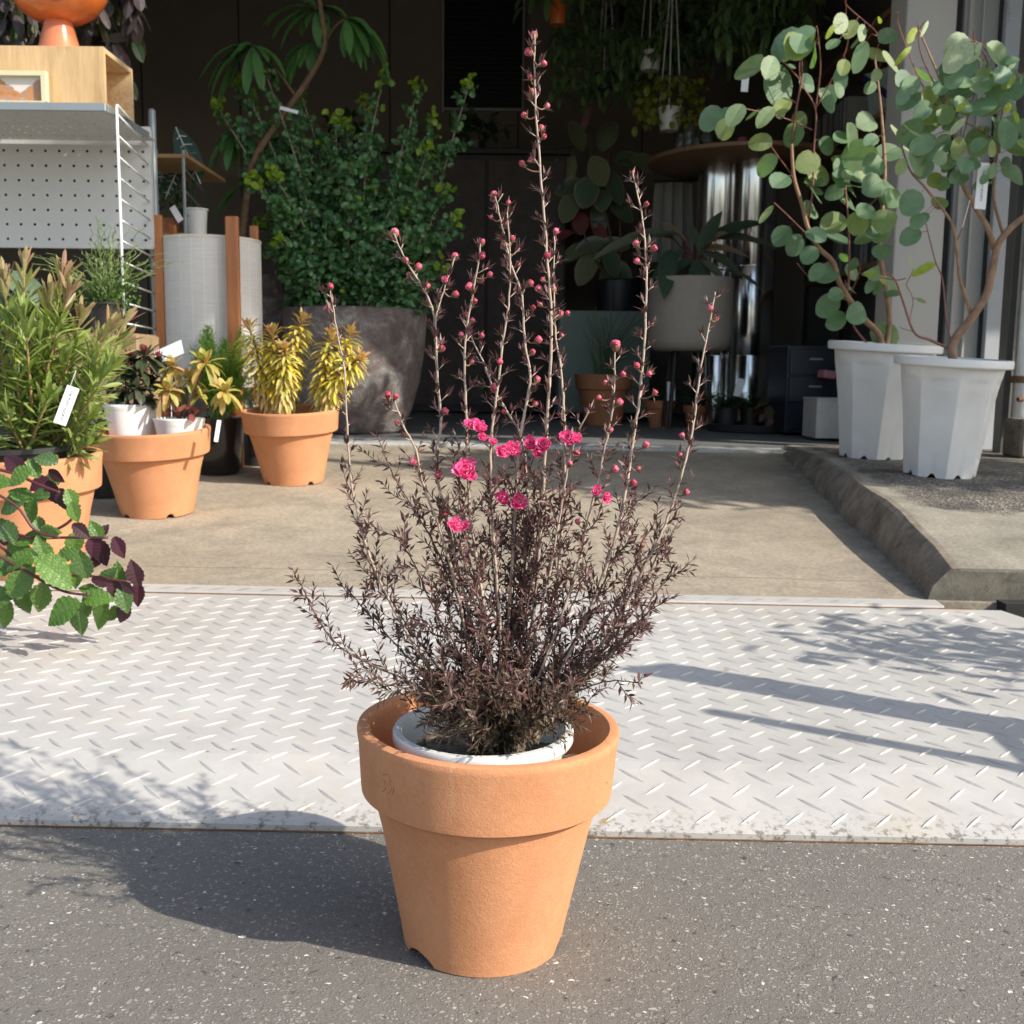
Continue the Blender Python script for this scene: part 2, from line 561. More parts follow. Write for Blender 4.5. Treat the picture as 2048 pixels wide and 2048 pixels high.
# concrete apron that climbs to the shop
mb = MB()
ys = [2.93, 3.0, 3.6, 4.2, 4.8, 5.4, 5.72, 5.72, 5.735, 5.8]
def apz(x, y, i):
    z = -S * x + .10 + .08 * (y - 2.95)
    return z
xs = [-7, -3, -2, -1, 0, 1, 1.6]
for x in xs:
    mb.v.append(V((x, 2.93, -S * x - .02)))
for y in (2.93, 3.4, 4.0, 4.6, 5.2, 5.60):
    for x in xs: mb.v.append(V((x, y, apz(x, y, 0))))
n_ = len(xs)
for j in range(6):
    for i in range(n_ - 1):
        a = j * n_ + i
        mb.f.append((a, a + 1, a + n_ + 1, a + n_))
struct(mb.build('concrete_apron', M['ramp']))
# pale door sill strip and the shop floor
mb = MB(); mb.box((-2.5, 5.7, .302), (9, .2, .05), bev=.008)
mb.xf(Matrix.Translation((0, 0, 0)) @ Euler((R(2.5), 0, 0)).to_matrix().to_4x4() @ Matrix.Identity(4)) if False else None
for q in mb.v: q.z += -S * q.x
M['sill'] = m_concrete('sill_concrete', (.42, .43, .42), (.55, .55, .53), (.30, .30, .29), seed=2)
struct(mb.build('door_sill', M['sill']))
mb = gridsheet(-7, 6, 5.80, 11.5, 4, 4, lambda x, y: -S * x + .335)
n0 = len(mb.v)
mb.box((-.5, 5.79, .26), (13, .02, .149))
for q in mb.v[n0:]: q.z += -S * q.x
struct(mb.build('shop_floor', M['floor']))
# raised slab on the right (front corner near the checker plate)
def slabedge(y):  # x of the top left edge
    return 1.225 + (y - 2.95) * (1.47 - 1.225) / 2.85
mb = MB(); mbf = MB(); mbt = MB()
ysl = [2.95 + i * .19 for i in range(16)]
random.seed(3)
jit = [rnd(-.010, .010) for _ in ysl]
row = []
for i, y in enumerate(ysl):
    xe = slabedge(y) + jit[i]
    zt = sz(xe, y)
    zb = gz(xe, min(y, 5.6)) - .01
    off = .055 + rnd(-.01, .01)
    mbf.v += [V((xe - off, y, zb)), V((xe - off * .75, y, zb + (zt - zb) * .45 + rnd(-.006, .006))), V((xe - .008, y, zt - .012)), V((xe + .008, y, zt)), V((xe + .03, y, zt + .001))]
for i in range(len(ysl) - 1):
    for k in range(4):
        a = i * 5 + k
        mbf.f.append((a, a + 1, a + 6, a + 5))
# front face
xe = slabedge(2.95)
xc0 = slabedge(2.95) + jit[0] + .03
mff = MB()
p5 = [q.copy() for q in mbf.v[:5]]
mff.v += p5 + [V((xc0, 2.95, -.04))]
mff.f.append((0, 1, 2, 3, 4, 5))
n0 = len(mff.v)
xf_ = [xc0, xe + .12, xe + .25, xe + .42, xe + .6, xe + 1.2, 5.0]
for i, x in enumerate(xf_):
    zt = sz(x, 2.95) + .001
    w_ = 0 if i == 0 else rnd(-.008, .008)
    mff.v += [V((x, 2.95 + w_, -S * x - .04)), V((x, 2.95 + w_ * .5, zt - .05)), V((x, 2.95, zt - .008)), V((x, 2.955, zt))]
for i in range(len(xf_) - 1):
    for k in range(3):
        a = n0 + i * 4 + k
        mff.f.append((a, a + 4, a + 5, a + 1))
M['slab_front'] = m_concrete('shade_dark_concrete', (.085, .082, .068), (.17, .16, .13), (.045, .045, .038), scale=3, seed=13)  # tree shade on the front face is put into this darker colour
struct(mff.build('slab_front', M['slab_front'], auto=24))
struct(mbf.build('slab_edge', M['slab_edge'], auto=24))
mbt = MB()
for i, y in enumerate(ysl):
    xe = slabedge(y) + jit[i] + .028
    for x in (xe, xe + .05, xe + .9, 5.0): mbt.v.append(V((x, y if i else 2.955, sz(x, y) + .001)))
for i in range(len(ysl) - 1):
    for k in range(3):
        a = i * 4 + k
        mbt.f.append((a, a + 1, a + 5, a + 4))
def m_slabtop():
    m_, t, b = newmat('slab_top_surface')
    co = nd(t, 'ShaderNodeTexCoord').outputs['Object']
    xyz = nd(t, 'ShaderNodeSeparateXYZ'); t.links.new(co, xyz.inputs[0])
    wob = mathn(t, 'MULTIPLY', mathn(t, 'SUBTRACT', noise(t, 5, 5, .65, vec=co), .5), .35)
    my = mathn(t, 'MULTIPLY', mathn(t, 'ADD', mathn(t, 'SUBTRACT', xyz.outputs[1], 3.50), wob), 16, True)
    ex = mathn(t, 'ADD', mathn(t, 'MULTIPLY', mathn(t, 'SUBTRACT', xyz.outputs[1], 2.95), .086), 1.30)
    mx_ = mathn(t, 'MULTIPLY', mathn(t, 'ADD', mathn(t, 'SUBTRACT', xyz.outputs[0], ex), wob), 16, True)
    msk = mathn(t, 'MULTIPLY', my, mx_, True)
    vo = nd(t, 'ShaderNodeTexVoronoi'); vo.inputs['Scale'].default_value = 120
    t.links.new(co, vo.inputs['Vector'])
    s_ = nd(t, 'ShaderNodeSeparateColor'); t.links.new(vo.outputs['Color'], s_.inputs[0])
    rough = ramp(t, s_.outputs[0], [(0, (.07, .065, .06)), (.6, (.16, .145, .125)), (1, (.40, .35, .29))])
    rough = mixc(t, ramp(t, noise(t, 6, 7, .7, vec=co), [(.42, 0), (.62, .8)]), rough, (.055, .053, .05))
    sm = ramp(t, noise(t, 3, 7, .65, vec=co, dist=.6), [(.32, (.20, .185, .15)), (.65, (.36, .335, .28))])
    sm = mixc(t, 1.0, sm, ramp(t, noise(t, 90, 5, .7, vec=co), [(.3, .65), (.7, 1.25)]), 'MULTIPLY')
    t.links.new(mixc(t, msk, sm, rough), b.inputs['Base Color']); b.inputs['Roughness'].default_value = .9
    bump(t, b, mathn(t, 'MULTIPLY', vo.outputs[0], msk), .9, .006)
    return m_
struct(mbt.build('slab_top', m_slabtop()))
mb = MB(); mb.box((3.2, 2.905, .045), (3.7, .06, .1)); struct(mb.build('gutter', plain('dark_gutter', (.02, .02, .018), .9)))

# ------------------------------------------------------------------ checker plate ramp over the gutter
def m_plate():
    m_, t, b = newmat('white_painted_steel')
    co = nd(t, 'ShaderNodeTexCoord').outputs['Object']
    big = noise(t, 1.4, 5, .6, vec=co)
    c = ramp(t, big, [(.3, (.46, .452, .43)), (.7, (.55, .545, .53))])
    d = noise(t, 7, 7, .72, vec=co, dist=1.0)
    c = mixc(t, ramp(t, d, [(.60, 0), (.85, .25)]), c, (.42, .40, .35))
    c = mixc(t, 1.0, c, ramp(t, noise(t, 4.5, 8, .75, vec=co), [(.3, .84), (.62, 1.05)]), 'MULTIPLY')
    ys_ = noise(t, 2.6, 4, .6, vec=co, dist=.5)
    c = mixc(t, ramp(t, ys_, [(.60, 0), (.74, .35)]), c, (.46, .40, .28))
    rst = noise(t, 11, 3, .6, vec=co, dist=.3)
    c = mixc(t, ramp(t, rst, [(.70, 0), (.76, .75)]), c, (.33, .21, .09))
    # grime close to the near lip
    sx = nd(t, 'ShaderNodeSeparateXYZ'); t.links.new(co, sx.inputs[0])
    lip = mathn(t, 'SUBTRACT', 1.0, mathn(t, 'MULTIPLY', mathn(t, 'SUBTRACT', sx.outputs[1], -.024), 14, ), True)
    sp = noise(t, 70, 5, .75, vec=co)
    g = mathn(t, 'MULTIPLY', lip, ramp(t, sp, [(.52, 0), (.60, 1)]), True)
    c = mixc(t, mathn(t, 'MULTIPLY', g, .8), c, (.13, .11, .085))
    # chips on the raised bars, down to dark metal
    ch = noise(t, 38, 4, .7, vec=co)
    geo = nd(t, 'ShaderNodeNewGeometry')
    crs = mathn(t, 'MULTIPLY', mathn(t, 'LESS_THAN', mathn(t, 'ABSOLUTE', mathn(t, 'SUBTRACT', sx.outputs[1], .155)), .030), mathn(t, 'LESS_THAN', geo.outputs['Random Per Island'], .8))
    c = mixc(t, mathn(t, 'MULTIPLY', ramp(t, ch, [(.66, 0), (.70, 1)]), mathn(t, 'MULTIPLY', crs, .75)), c, (.16, .145, .125))
    t.links.new(c, b.inputs['Base Color'])
    b.inputs['Roughness'].default_value = .5
    n1 = bump(t, None, noise(t, 260, 3, .6, vec=co), .12, .001)
    bump(t, b, noise(t, 5, 3, .5, vec=co), .12, .01, n1)
    return m_
M['plate'] = m_plate()
M['rust'] = plain('rusty_edge', (.16, .085, .04), .9, var=.5, scale=40)
pl = thing('checker_plate_ramp', 'white painted diamond checker plate ramp lying between the asphalt and the concrete', 'ramp plate', (0, 1.6, 0))
PX0, PX1 = -2.4, 1.33
def platez(x, y):
    s = -S * x
    prof = PROF
    for (a, za), (b, zb) in zip(prof, prof[1:]):
        if y <= b + 1e-6: return s + za + (zb - za) * (max(y, a) - a) / (b - a)
    return s + prof[-1][1]
mb = MB()
ys = [1.576, 1.62, 1.70, 1.735, 1.76, 1.80, 2.1, 2.5, 2.86]
def pz2(x, y):  # rounded crease
    if 1.72 < y < 1.80:
        return (platez(x, y - .02) + platez(x, y) + platez(x, y + .02)) / 3
    return platez(x, y)
xs = [PX0 + (PX1 - PX0) * i / 24 for i in range(25)]
for y in ys:
    for x in xs:
        xx = x
        if x == xs[-1] and y < 2.86: xx = x + (2.86 - y) * .0 + .12 * (1 if y < 2.7 else .3)
        mb.v.append(V((xx, y, pz2(x, y))))
n_ = len(xs)
for j in range(len(ys) - 1):
    for i in range(n_ - 1):
        a = j * n_ + i
        mb.f.append((a, a + 1, a + n_ + 1, a + n_))
# thickness at the near lip
b0 = len(mb.v)
for x in xs: mb.v.append(V((x, 1.577, pz2(x, 1.576) - .009)))
for i in range(n_ - 1): mb.f.append((i, b0 + i, b0 + i + 1, i + 1))
# raised bars
PIT = .0705
slope1 = math.atan2(.046, .184); slope2 = math.atan2(.036, 1.1)
def bar(mb, x, s, ang):
    # s = distance along the bent surface from the lip
    L1 = math.hypot(.184, .046)
    def at(xx, ss):
        if ss < L1:
            y = 1.576 + ss * math.cos(slope1); nrm = V((0, -math.sin(slope1), math.cos(slope1)))
        else:
            y = 1.76 + (ss - L1) * math.cos(slope2); nrm = V((0, -math.sin(slope2), math.cos(slope2)))
        return V((xx, y, pz2(xx, y))), nrm
    L, W, H = .0270, .0038, .0025
    ca, sa = math.cos(ang), math.sin(ang)
    ring = [(-L, 0, 0), (-L * .55, -W * .75, 0), (0, -W, 0), (L * .55, -W * .75, 0), (L, 0, 0), (L * .55, W * .75, 0), (0, W, 0), (-L * .55, W * .75, 0)]
    top = [(-L * .55, 0, H * .8), (0, 0, H), (L * .55, 0, H * .8)]
    b = len(mb.v)
    for u_, v__, h in ring + top:
        xx = x + u_ * ca - v__ * sa; ss = s + u_ * sa + v__ * ca
        p_, nr = at(xx, ss)
        mb.v.append(p_ + nr * (h + .0003))
    for f in ((0, 1, 8), (1, 2, 9, 8), (2, 3, 10, 9), (3, 4, 10), (4, 5, 10), (5, 6, 9, 10), (6, 7, 8, 9), (7, 0, 8)):
        mb.f.append(tuple(b + q for q in f))
LT = math.hypot(.184, .046) + math.hypot(1.1, .036)
ns = int(LT / PIT); nx = int((PX1 - PX0) / PIT)
for j in range(ns + 1):
    for i in range(nx + 1):
        s0 = .040 + j * PIT; x0 = PX0 + .03 + i * PIT
        if s0 < LT - .03 and x0 < PX1 - .04: bar(mb, x0, s0, R(43))
        s1 = s0 - PIT / 2; x1 = x0 + PIT / 2
        if .022 < s1 < LT - .03 and x1 < PX1 - .04: bar(mb, x1, s1, R(-43))
mb.build('plate', M['plate'], pl)
# narrow strip at the back with its own bars and a rusty seam
mb = MB()
for x in (PX0, 1.18):
    for y, z in ((2.868, .090), (2.872, .1005), (2.935, .104), (2.938, .095)): mb.v.append(V((x, y, -S * x + z)))
for k in range(3): mb.f.append((k, k + 4, k + 5, k + 1))
for i in range(48):
    x = PX0 + .05 + i * PIT
    b = len(mb.v)
    for u_, h in ((-.022, 0), (0, .002), (.022, 0)):
        mb.v.append(V((x + u_, 2.90 + u_ * .8 - .003, -S * x + .1021 + h))); mb.v.append(V((x + u_, 2.90 + u_ * .8 + .003, -S * x + .1023 + h * .9)))
    mb.f += [(b, b + 2, b + 3, b + 1), (b + 2, b + 4, b + 5, b + 3)]
mb.build('back_strip', M['plate'], pl)
mb = MB()
mb.tube([(PX0, 2.864, .093 - S * PX0), (0, 2.864, .094), (PX1 - .08, 2.864, .094 - S * PX1)], .0035, 5)
mb.tube([(PX0, 1.579, .001 - S * PX0), (0, 1.579, .001), (PX1 + .1, 1.579, .001 - S * PX1)], .003, 5)
mb.build('rusty_seam', M['rust'], pl)
# ------------------------------------------------------------------ pots
def pot_profile(D, H, wall=.045):
    r = D / 2
    return [(.0, .004), (r * .57, .004), (r * .59, .001), (r * .606, .0), (r * .615, H * .004), (r * .6175, H * .012), (r * .620, H * .022), (r * .623, H * .032), (r * .6265, H * .042), (r * .630, H * .054), (r * .634, H * .068), (r * .64, H * .09), (r * .80, H * .55), (r * .845, H * .685),
            (r * .85, H * .692), (r * .93, H * .698), (r * .955, H * .71), (r * .962, H * .74), (r * .985, H * .92), (r * .998, H * .965), (r * 1.0, H * .980), (r * .992, H * .995), (r * .975, H),
            (r * (1 - wall * 2 + .015), H), (r * (1 - wall * 2), H * .99), (r * .90, H * .96), (r * .87, H * .70), (r * .60, H * .10), (.0, H * .09)]
def terra_pot(name, label, cat, c, D, H, mat, tilt=(0, 0), group=None, notch=(), stamp=None, n=96):
    t_ = thing(name, label, cat, c, group)
    mb = MB()
    def fn(r, z, a):
        if z < .1 * H and r > .55 * D / 2:
            for na, w_ in notch:
                d = abs((a - na + math.pi) % (2 * math.pi) - math.pi)
                if d < w_: z = max(z, H * .052 * (1 - (d / w_) ** 2) ** .8 * (1 if d < w_ * .98 else .3))
        r2 = r * (1 + .004 * math.sin(a * 2 + 1) + .002 * math.sin(a * 5 + z * 20))
        return r2, z
    mb.lathe(pot_profile(D, H), c, n, fn)
    mb.xf(tiltM(c, R(tilt[0]), R(tilt[1])))
    mb.build('pot', mat, t_, auto=38)
    return t_

# main pot
MC = G(964.5, 1872)
MD, MH = .322, .281
TM = tiltM(MC, 0, R(1.3))
mainpot = terra_pot('terracotta_pot', 'large sunlit terracotta pot standing alone on the asphalt in the foreground', 'plant pot', MC, MD, MH, M['terra'], (0, 1.3),
                    'terracotta pots', notch=((R(221), .27), (R(346), .2), (R(106), .27)), n=192)
# maker's stamp pressed in the rim: a few worn strokes
mb = MB()
random.seed(11)
def on_rim(a, z, out=.0006):
    r = MD / 2 * (.962 + (.985 - .962) * (z / MH - .74) / .18) + out
    return MC + V((r * math.cos(a), r * math.sin(a), z))
strokes = [[(0, 0), (.35, .25), (.2, .6), (.6, .5)], [(.5, 0), (.9, .35), (.7, .8)], [(.15, .85), (.6, 1.0), (1.0, .7)], [(.95, .1), (1.15, .5)]]
for s_ in strokes:
    mb.tube([on_rim(R(221 + 7 * x), MH * (.81 + .09 * y), .0) for x, y in s_], .0007, 4)
mb.xf(TM)
M['stamp'] = plain('fired_clay_mark', (.44, .18, .08), .9, var=.3, scale=60)
mb.build('stamp', M['stamp'], mainpot)

# nursery pot with the flowering shrub
IP = P(650 + 890 / 2.76, 1300 + 400 / 2.76, 1.255)
IP.x = MC.x + .0015 + .004; IC = V((MC.x + .000, MC.y - .022, MC.z + .094))
shrub = thing('flowering_shrub', 'dark leaved flowering shrub with pink buds in a white nursery pot, foreground', 'flowering shrub', IC)
mb = MB()
r0, hh = .108, .188
def ribs(r, z, a):
    k = 1.0
    if .02 < z < hh * .86 and r < r0 * .96: k = 1 - .018 * max(0, math.cos(a * 12)) ** 4
    return r * k, z
mb.lathe([(0, .002), (r0 * .66, 0), (r0 * .68, .004), (r0 * .90, hh * .86), (r0 * .91, hh * .90), (r0 * 1.0, hh * .915), (r0 * 1.015, hh * .93), (r0 * 1.015, hh * .985), (r0 * 1.0, hh), (r0 * .93, hh), (r0 * .915, hh * .985), (r0 * .90, hh * .9), (r0 * .70, hh * .1)], IC, 96, ribs)
mb.build('nursery_pot', M['white_plastic'], shrub, auto=40)
mb = MB(); mb.disc(IC + V((0, 0, hh * .80)), r0 * .895, 40, jitter=.004)
for i in range(120):
    a, r_ = rnd(0, 6.28), r0 * .86 * math.sqrt(random.random())
    blob(mb, IC + V((r_ * math.cos(a), r_ * math.sin(a), hh * .80 + .002)), rnd(.002, .005), 5, 3, (1, 1, .7))
mb.build('soil', M['pumice'], shrub)
SB = IC + V((0, 0, hh * .79))     # stem base

K = 1.06004
def FP(x, y, off): return P(x * K, y * K, 1.245 + off)
stems = [  # F-coordinates of the drawn stems (tip first), depth at tip, leafiness
    ([(1008, 65), (1010, 180), (1018, 300), (1030, 450), (1040, 600), (1035, 750), (1028, 870), (1020, 1000), (1000, 1200)], -.02, 1),
    ([(1046, 440), (1046, 600), (1058, 700), (1065, 800), (1062, 950), (1035, 1200)], .03, 1),
    ([(935, 370), (950, 440), (965, 500), (985, 560), (990, 640), (1000, 720), (985, 800), (978, 860), (970, 1000), (955, 1230)], .02, 1),
    ([(958, 400), (962, 540), (950, 640), (935, 760), (925, 860), (930, 1000), (945, 1240)], -.05, 1),
    ([(908, 455), (895, 540), (880, 620), (876, 700), (880, 780), (882, 870), (890, 1000), (920, 1200)], -.04, 1),
    ([(868, 595), (910, 680), (935, 740), (965, 790), (985, 830), (995, 950), (980, 1150)], .05, .8),
    ([(743, 440), (765, 490), (790, 530), (815, 580), (822, 640), (825, 720), (832, 800), (822, 880), (850, 1010), (900, 1230)], .01, 1),
    ([(858, 485), (840, 540), (822, 605), (826, 700)], .01, .7),
    ([(1193, 325), (1210, 400), (1218, 480), (1220, 560), (1215, 650), (1207, 750), (1195, 830), (1180, 930), (1150, 1050), (1090, 1200), (1000, 1360)], .02, 1),
    ([(1350, 550), (1335, 630), (1318, 720), (1308, 800), (1285, 900), (1255, 990), (1220, 1060), (1160, 1180), (1050, 1320)], .03, 1),
    ([(1160, 650), (1160, 720), (1155, 780), (1140, 850), (1130, 900), (1110, 980), (1080, 1100), (1010, 1290)], -.04, 1),
    ([(622, 540), (635, 620), (650, 700), (655, 800), (662, 900), (680, 990), (710, 1080), (760, 1180), (830, 1290), (900, 1370)], .0, 1),
    ([(732, 745), (742, 752), (760, 800), (785, 850), (800, 920), (830, 1000), (870, 1150)], -.05, 1.2),
    ([(720, 850), (755, 920), (790, 975), (830, 1050), (880, 1180)], .06, 2),
    ([(565, 1095), (590, 1150), (630, 1210), (690, 1250), (780, 1290), (870, 1350)], -.05, 2),
    ([(1212, 1290), (1150, 1285), (1080, 1310), (1000, 1365)], -.08, 2),
    ([(1278, 1060), (1230, 1130), (1180, 1200), (1100, 1280), (1000, 1360)], .06, 2),
    ([(1235, 1140), (1190, 1190), (1120, 1260), (1010, 1350)], -.06, 2),
    ([(1110, 775), (1085, 830), (1068, 900), (1050, 1010), (1010, 1200)], -.07, 1),
    ([(690, 1050), (730, 1120), (790, 1210), (870, 1320)], .05, 2),
    ([(740, 1000), (780, 1060), (820, 1150), (890, 1280)], -.08, 2),
    ([(1200, 930), (1180, 1000), (1140, 1100), (1050, 1260)], .09, 2),
    ([(1218, 1000), (1190, 1090), (1130, 1190), (1030, 1320)], -.03, 2),
    ([(660, 1275), (720, 1290), (800, 1310), (880, 1370)], -.10, 2),
    ([(1255, 1010), (1215, 1100), (1150, 1210), (1040, 1330)], .02, 2),
    ([(655, 1110), (700, 1165), (770, 1240), (860, 1330)], .09, 2),
    ([(975, 1290), (965, 1330), (955, 1370)], -.12, 2),
    ([(850, 1300), (880, 1340), (920, 1375)], -.13, 2), ([(1080, 1300), (1040, 1340), (980, 1380)], -.13, 2),
]
random.seed(21)
for i in range(12):     # inner shoots that fill the crown
    x = rnd(770, 1180); y = rnd(860, 1090) + abs(x - 975) * .35
    xm = 960 + (x - 960) * .55
    stems.append(([(x, y), (x * .85 + xm * .15, y + 90), (xm, (y + 1370) / 2 + 20), (955 + (x - 955) * .12, 1345)], rnd(-.11, .11), 2))
for i in range(30):    # low sprigs that hide the rim and the soil
    x = rnd(790, 1092); y = rnd(1262, 1350)
    stems.append(([(x, y), ((x + 950) / 2, (y + 1385) / 2), (945 + rnd(-15, 15), 1384)], rnd(-.085, .05), 2.5))
for x, y, o_ in ((792, 1318, -.05), (812, 1352, -.07), (838, 1366, -.09), (800, 1290, -.02), (870, 1374, -.10), (1088, 1318, -.04), (1070, 1352, -.08), (1040, 1370, -.10), (1000, 1376, -.11), (910, 1378, -.11), (778, 1340, 0), (1098, 1345, .0)):
    stems.append(([(x, y), ((x + 945) / 2, (y + 1375) / 2), (945, 1384)], o_ * .8, 2.5))
stemMB, leafMB, paleMB = MB(), MB(), MB()
stempts = []
YB = 1.245
random.seed(5)
def leaves_along(mb, pts, step, L, up=.75, jitter=.25, spread=1.0):
    prev = None
    ps = resample(pts, step)
    ph = rnd(0, 6)
    for i, p_ in enumerate(ps[:-1]):
        t = (ps[i + 1] - p_).normalized()
        ph += 2.4
        o = t.cross(V((math.cos(ph), math.sin(ph), .3))).normalized()
        d = (t * up + o * spread + rv(jitter)).normalized()
        needle(mb, p_, d, t + rv(.4), L * rnd(.65, 1.2), L * rnd(.23, .33))
for pts, off, leafy in stems:
    n = len(pts)
    offb = off * .15
    pp = [FP(x, y, off + (offb - off) * i / (n - 1)) for i, (x, y) in enumerate(pts)]
    last = SB + V((rnd(-.02, .02), rnd(-.02, .02), 0))
    if pts[-1][1] > 900: pp.append(pp[-1] * .4 + last * .6); pp.append(last)
    sp = smooth_path(pp, 6)
    sp = [q + rv(.0006) for q in sp]
    Ltot = sum((b - a).length for a, b in zip(sp, sp[1:]))
    r_tip, r_base = .0007, .0009 + (.0017 if leafy < 2 else .0009) * min(1, Ltot / .75)
    k = len(sp)
    rad = [r_tip + (r_base - r_tip) * (i / (k - 1)) ** .8 for i in range(k)]
    zsplit = FP(960, 1130, 0).z
    (stemMB if leafy >= 2 else paleMB).tube(sp, rad, 6)
    stempts += sp
    fine = resample(sp, .004)
    # clusters of short leaves on the bare upper stem, long leafy side twigs lower down
    nx_ = rnd(.004, .012); acc = 0; ph = rnd(0, 6)
    for i in range(1, len(fine) - 1):
        acc += .004
        if acc < nx_: continue
        acc = 0
        p_ = fine[i]; t = (fine[i - 1] - fine[i]).normalized()
        # image height as F row
        zc = (p_ - V((0, 0, CAMZ)))
        row = 966 - 2028 * (zc.dot(_u) / zc.dot(_f))
        if row > 1385 and leafy < 2.4: continue
        ph += 2.4 + rnd(-.4, .4)
        o = t.cross(V((math.cos(ph), math.sin(ph), .2))).normalized()
        dens = min(1, max(0, (row - 780) / 260))
        if leafy >= 2: dens = max(dens, .7)
        if dens < .25:
            nx_ = rnd(.006, .013)
            tw = rnd(.003, .016)
            d = (t * .8 + o).normalized()
            paleMB.tube([p_, p_ + d * tw], [.0007, .0005], 4)
            for q in range(random.randint(6, 10)):
                dd = (d + rv(.8) + t * .3).normalized()
                needle(leafMB, p_ + d * tw * rnd(.4, 1), dd, t + rv(.3), rnd(.009, .016), rnd(.0024, .0036))
        else:
            nx_ = rnd(.0095, .018)
            Lt = rnd(.012, .034) * (.6 + .7 * dens)
            d = (t * rnd(.7, 1.2) + o * .75 + rv(.2)).normalized()
            tip = p_ + d * Lt + V((0, 0, Lt * rnd(.0, .35)))
            mid = p_ + d * Lt * .5 + rv(.002)
            tw = smooth_path([p_, mid, tip], 3)
            stemMB.tube(tw, [.0008, .0004], 4)
            leaves_along(leafMB, tw, rnd(.0027, .0036), .0140)
            # a terminal tuft
            for q in range(3):
                needle(leafMB, tip, (d + rv(.5)).normalized(), t + rv(.3), rnd(.007, .013), .0022)
            if dens > .7 and random.random() < .45:
                d2 = (d + rv(.9)).normalized()
                tw2 = [mid, mid + d2 * Lt * .55]
                stemMB.tube(tw2, [.0007, .0004], 4)
                leaves_along(leafMB, tw2, .003, .0115)
    # leaves straight on the stem
    up_ = [q for q in sp]
    if leafy >= 2: leaves_along(leafMB, up_[:int(len(up_) * .8)], .005, .0115)
M['shrub_leaf'] = leafmat('dark_purple_needle_leaf', [(.105, .038, .044), (.17, .060, .068), (.085, .058, .042), (.19, .085, .085), (.060, .038, .032), (.25, .15, .14)], .45, .12, spec=.5)
def greenbase(m_):
    t = m_.node_tree
    b = t.nodes['Principled BSDF']
    src = b.inputs['Base Color'].links[0].from_socket
    z = nd(t, 'ShaderNodeSeparateXYZ'); t.links.new(nd(t, 'ShaderNodeTexCoord').outputs['Object'], z.inputs[0])
    f = mathn(t, 'ADD', mathn(t, 'MULTIPLY', z.outputs[2], -9.0), 2.55)
    f = mathn(t, 'MULTIPLY', mathn(t, 'ADD', f, mathn(t, 'MULTIPLY', noise(t, 30, 3, .6), 1.6)), .45, True)
    f = mathn(t, 'SUBTRACT', f, .25, True)
    g = nd(t, 'ShaderNodeNewGeometry')
    gr = ramp(t, g.outputs['Random Per Island'], [(0, (.055, .075, .028)), (.6, (.10, .12, .045)), (1, (.16, .17, .075))])
    t.links.new(mixc(t, f, src, gr), b.inputs['Base Color'])
greenbase(M['shrub_leaf'])
stemMB.build('twigs', M['stem_dark'], shrub, smooth=True)
paleMB.build('stems', M['stem_pale'], shrub, smooth=True)
leafMB.build('foliage', M['shrub_leaf'], shrub)
# buds
buds = [(1421,617),(1433,638),(1286,1089),(1155,1043),(1122,999),(888,1027),(1068,71),(1056,104),(1088,127),(1060,154),(1064,183),(1094,212),(1048,230),(1082,256),(1088,273),(1044,327),(1063,319),(988,389),(985,398),(1017,405),(982,434),(1014,448),(1025,476),(964,483),(1007,492),(1035,499),(964,511),(1036,528),(1112,462),(1094,510),(980,548),(963,560),(1061,566),(1085,559),(1077,577),(1042,580),(1106,578),(939,573),(911,588),(910,513),(1266,345),(1293,408),(1272,487),(1308,496),(1274,522),(789,466),(812,520),(837,533),(818,549),(854,572),(889,559),(661,573),(653,617),(932,630),(950,602),(945,641),(1066,615),(1080,609),(1120,627),(1135,626),(1077,679),(1124,671),(1074,759),(1071,808),(989,776),(944,723),(1000,723),(1008,823),(964,671),(923,669),(1065,704),(776,789),(792,793),(795,847),(884,697),(890,822),(826,923),(876,950),(991,961),(1069,951),(1140,927),(1153,907),(1175,822),(1231,689),(1246,748),(1198,795),(1239,804),(1211,765),(1274,731),(1298,747),(1310,785),(1221,859),(1292,889),(1230,938),(1277,937),(1267,965),(1364,870),(1360,910),(1373,984),(1397,889),(699,990),(733,964)]
big = {(989, 776), (789, 466), (1231, 689), (1042, 580), (854, 572), (1077, 679), (876, 950), (991, 961), (939, 573)}
M['bud'] = None
m_, t, b = newmat('pink_bud')
tc = nd(t, 'ShaderNodeTexCoord').outputs['Object']
c = ramp(t, noise(t, 380, 3, .6, vec=tc), [(.35, (.52, .035, .09)), (.6, (.82, .15, .23))])
oi = nd(t, 'ShaderNodeObjectInfo')
c = mixc(t, 1.0, c, ramp(t, oi.outputs['Random'], [(0, (.55, .42, .42)), (.25, (.8, .7, .7)), (.6, (1, 1, 1)), (1, (1.1, 1.3, 1.25))]), 'MULTIPLY')
t.links.new(c, b.inputs['Base Color']); b.inputs['Roughness'].default_value = .5
b.inputs['Subsurface Weight'].default_value = .1
M['bud'] = m_
M['calyx'] = plain('bud_cup', (.20, .10, .065), .7, var=.4, scale=300)
random.seed(9)
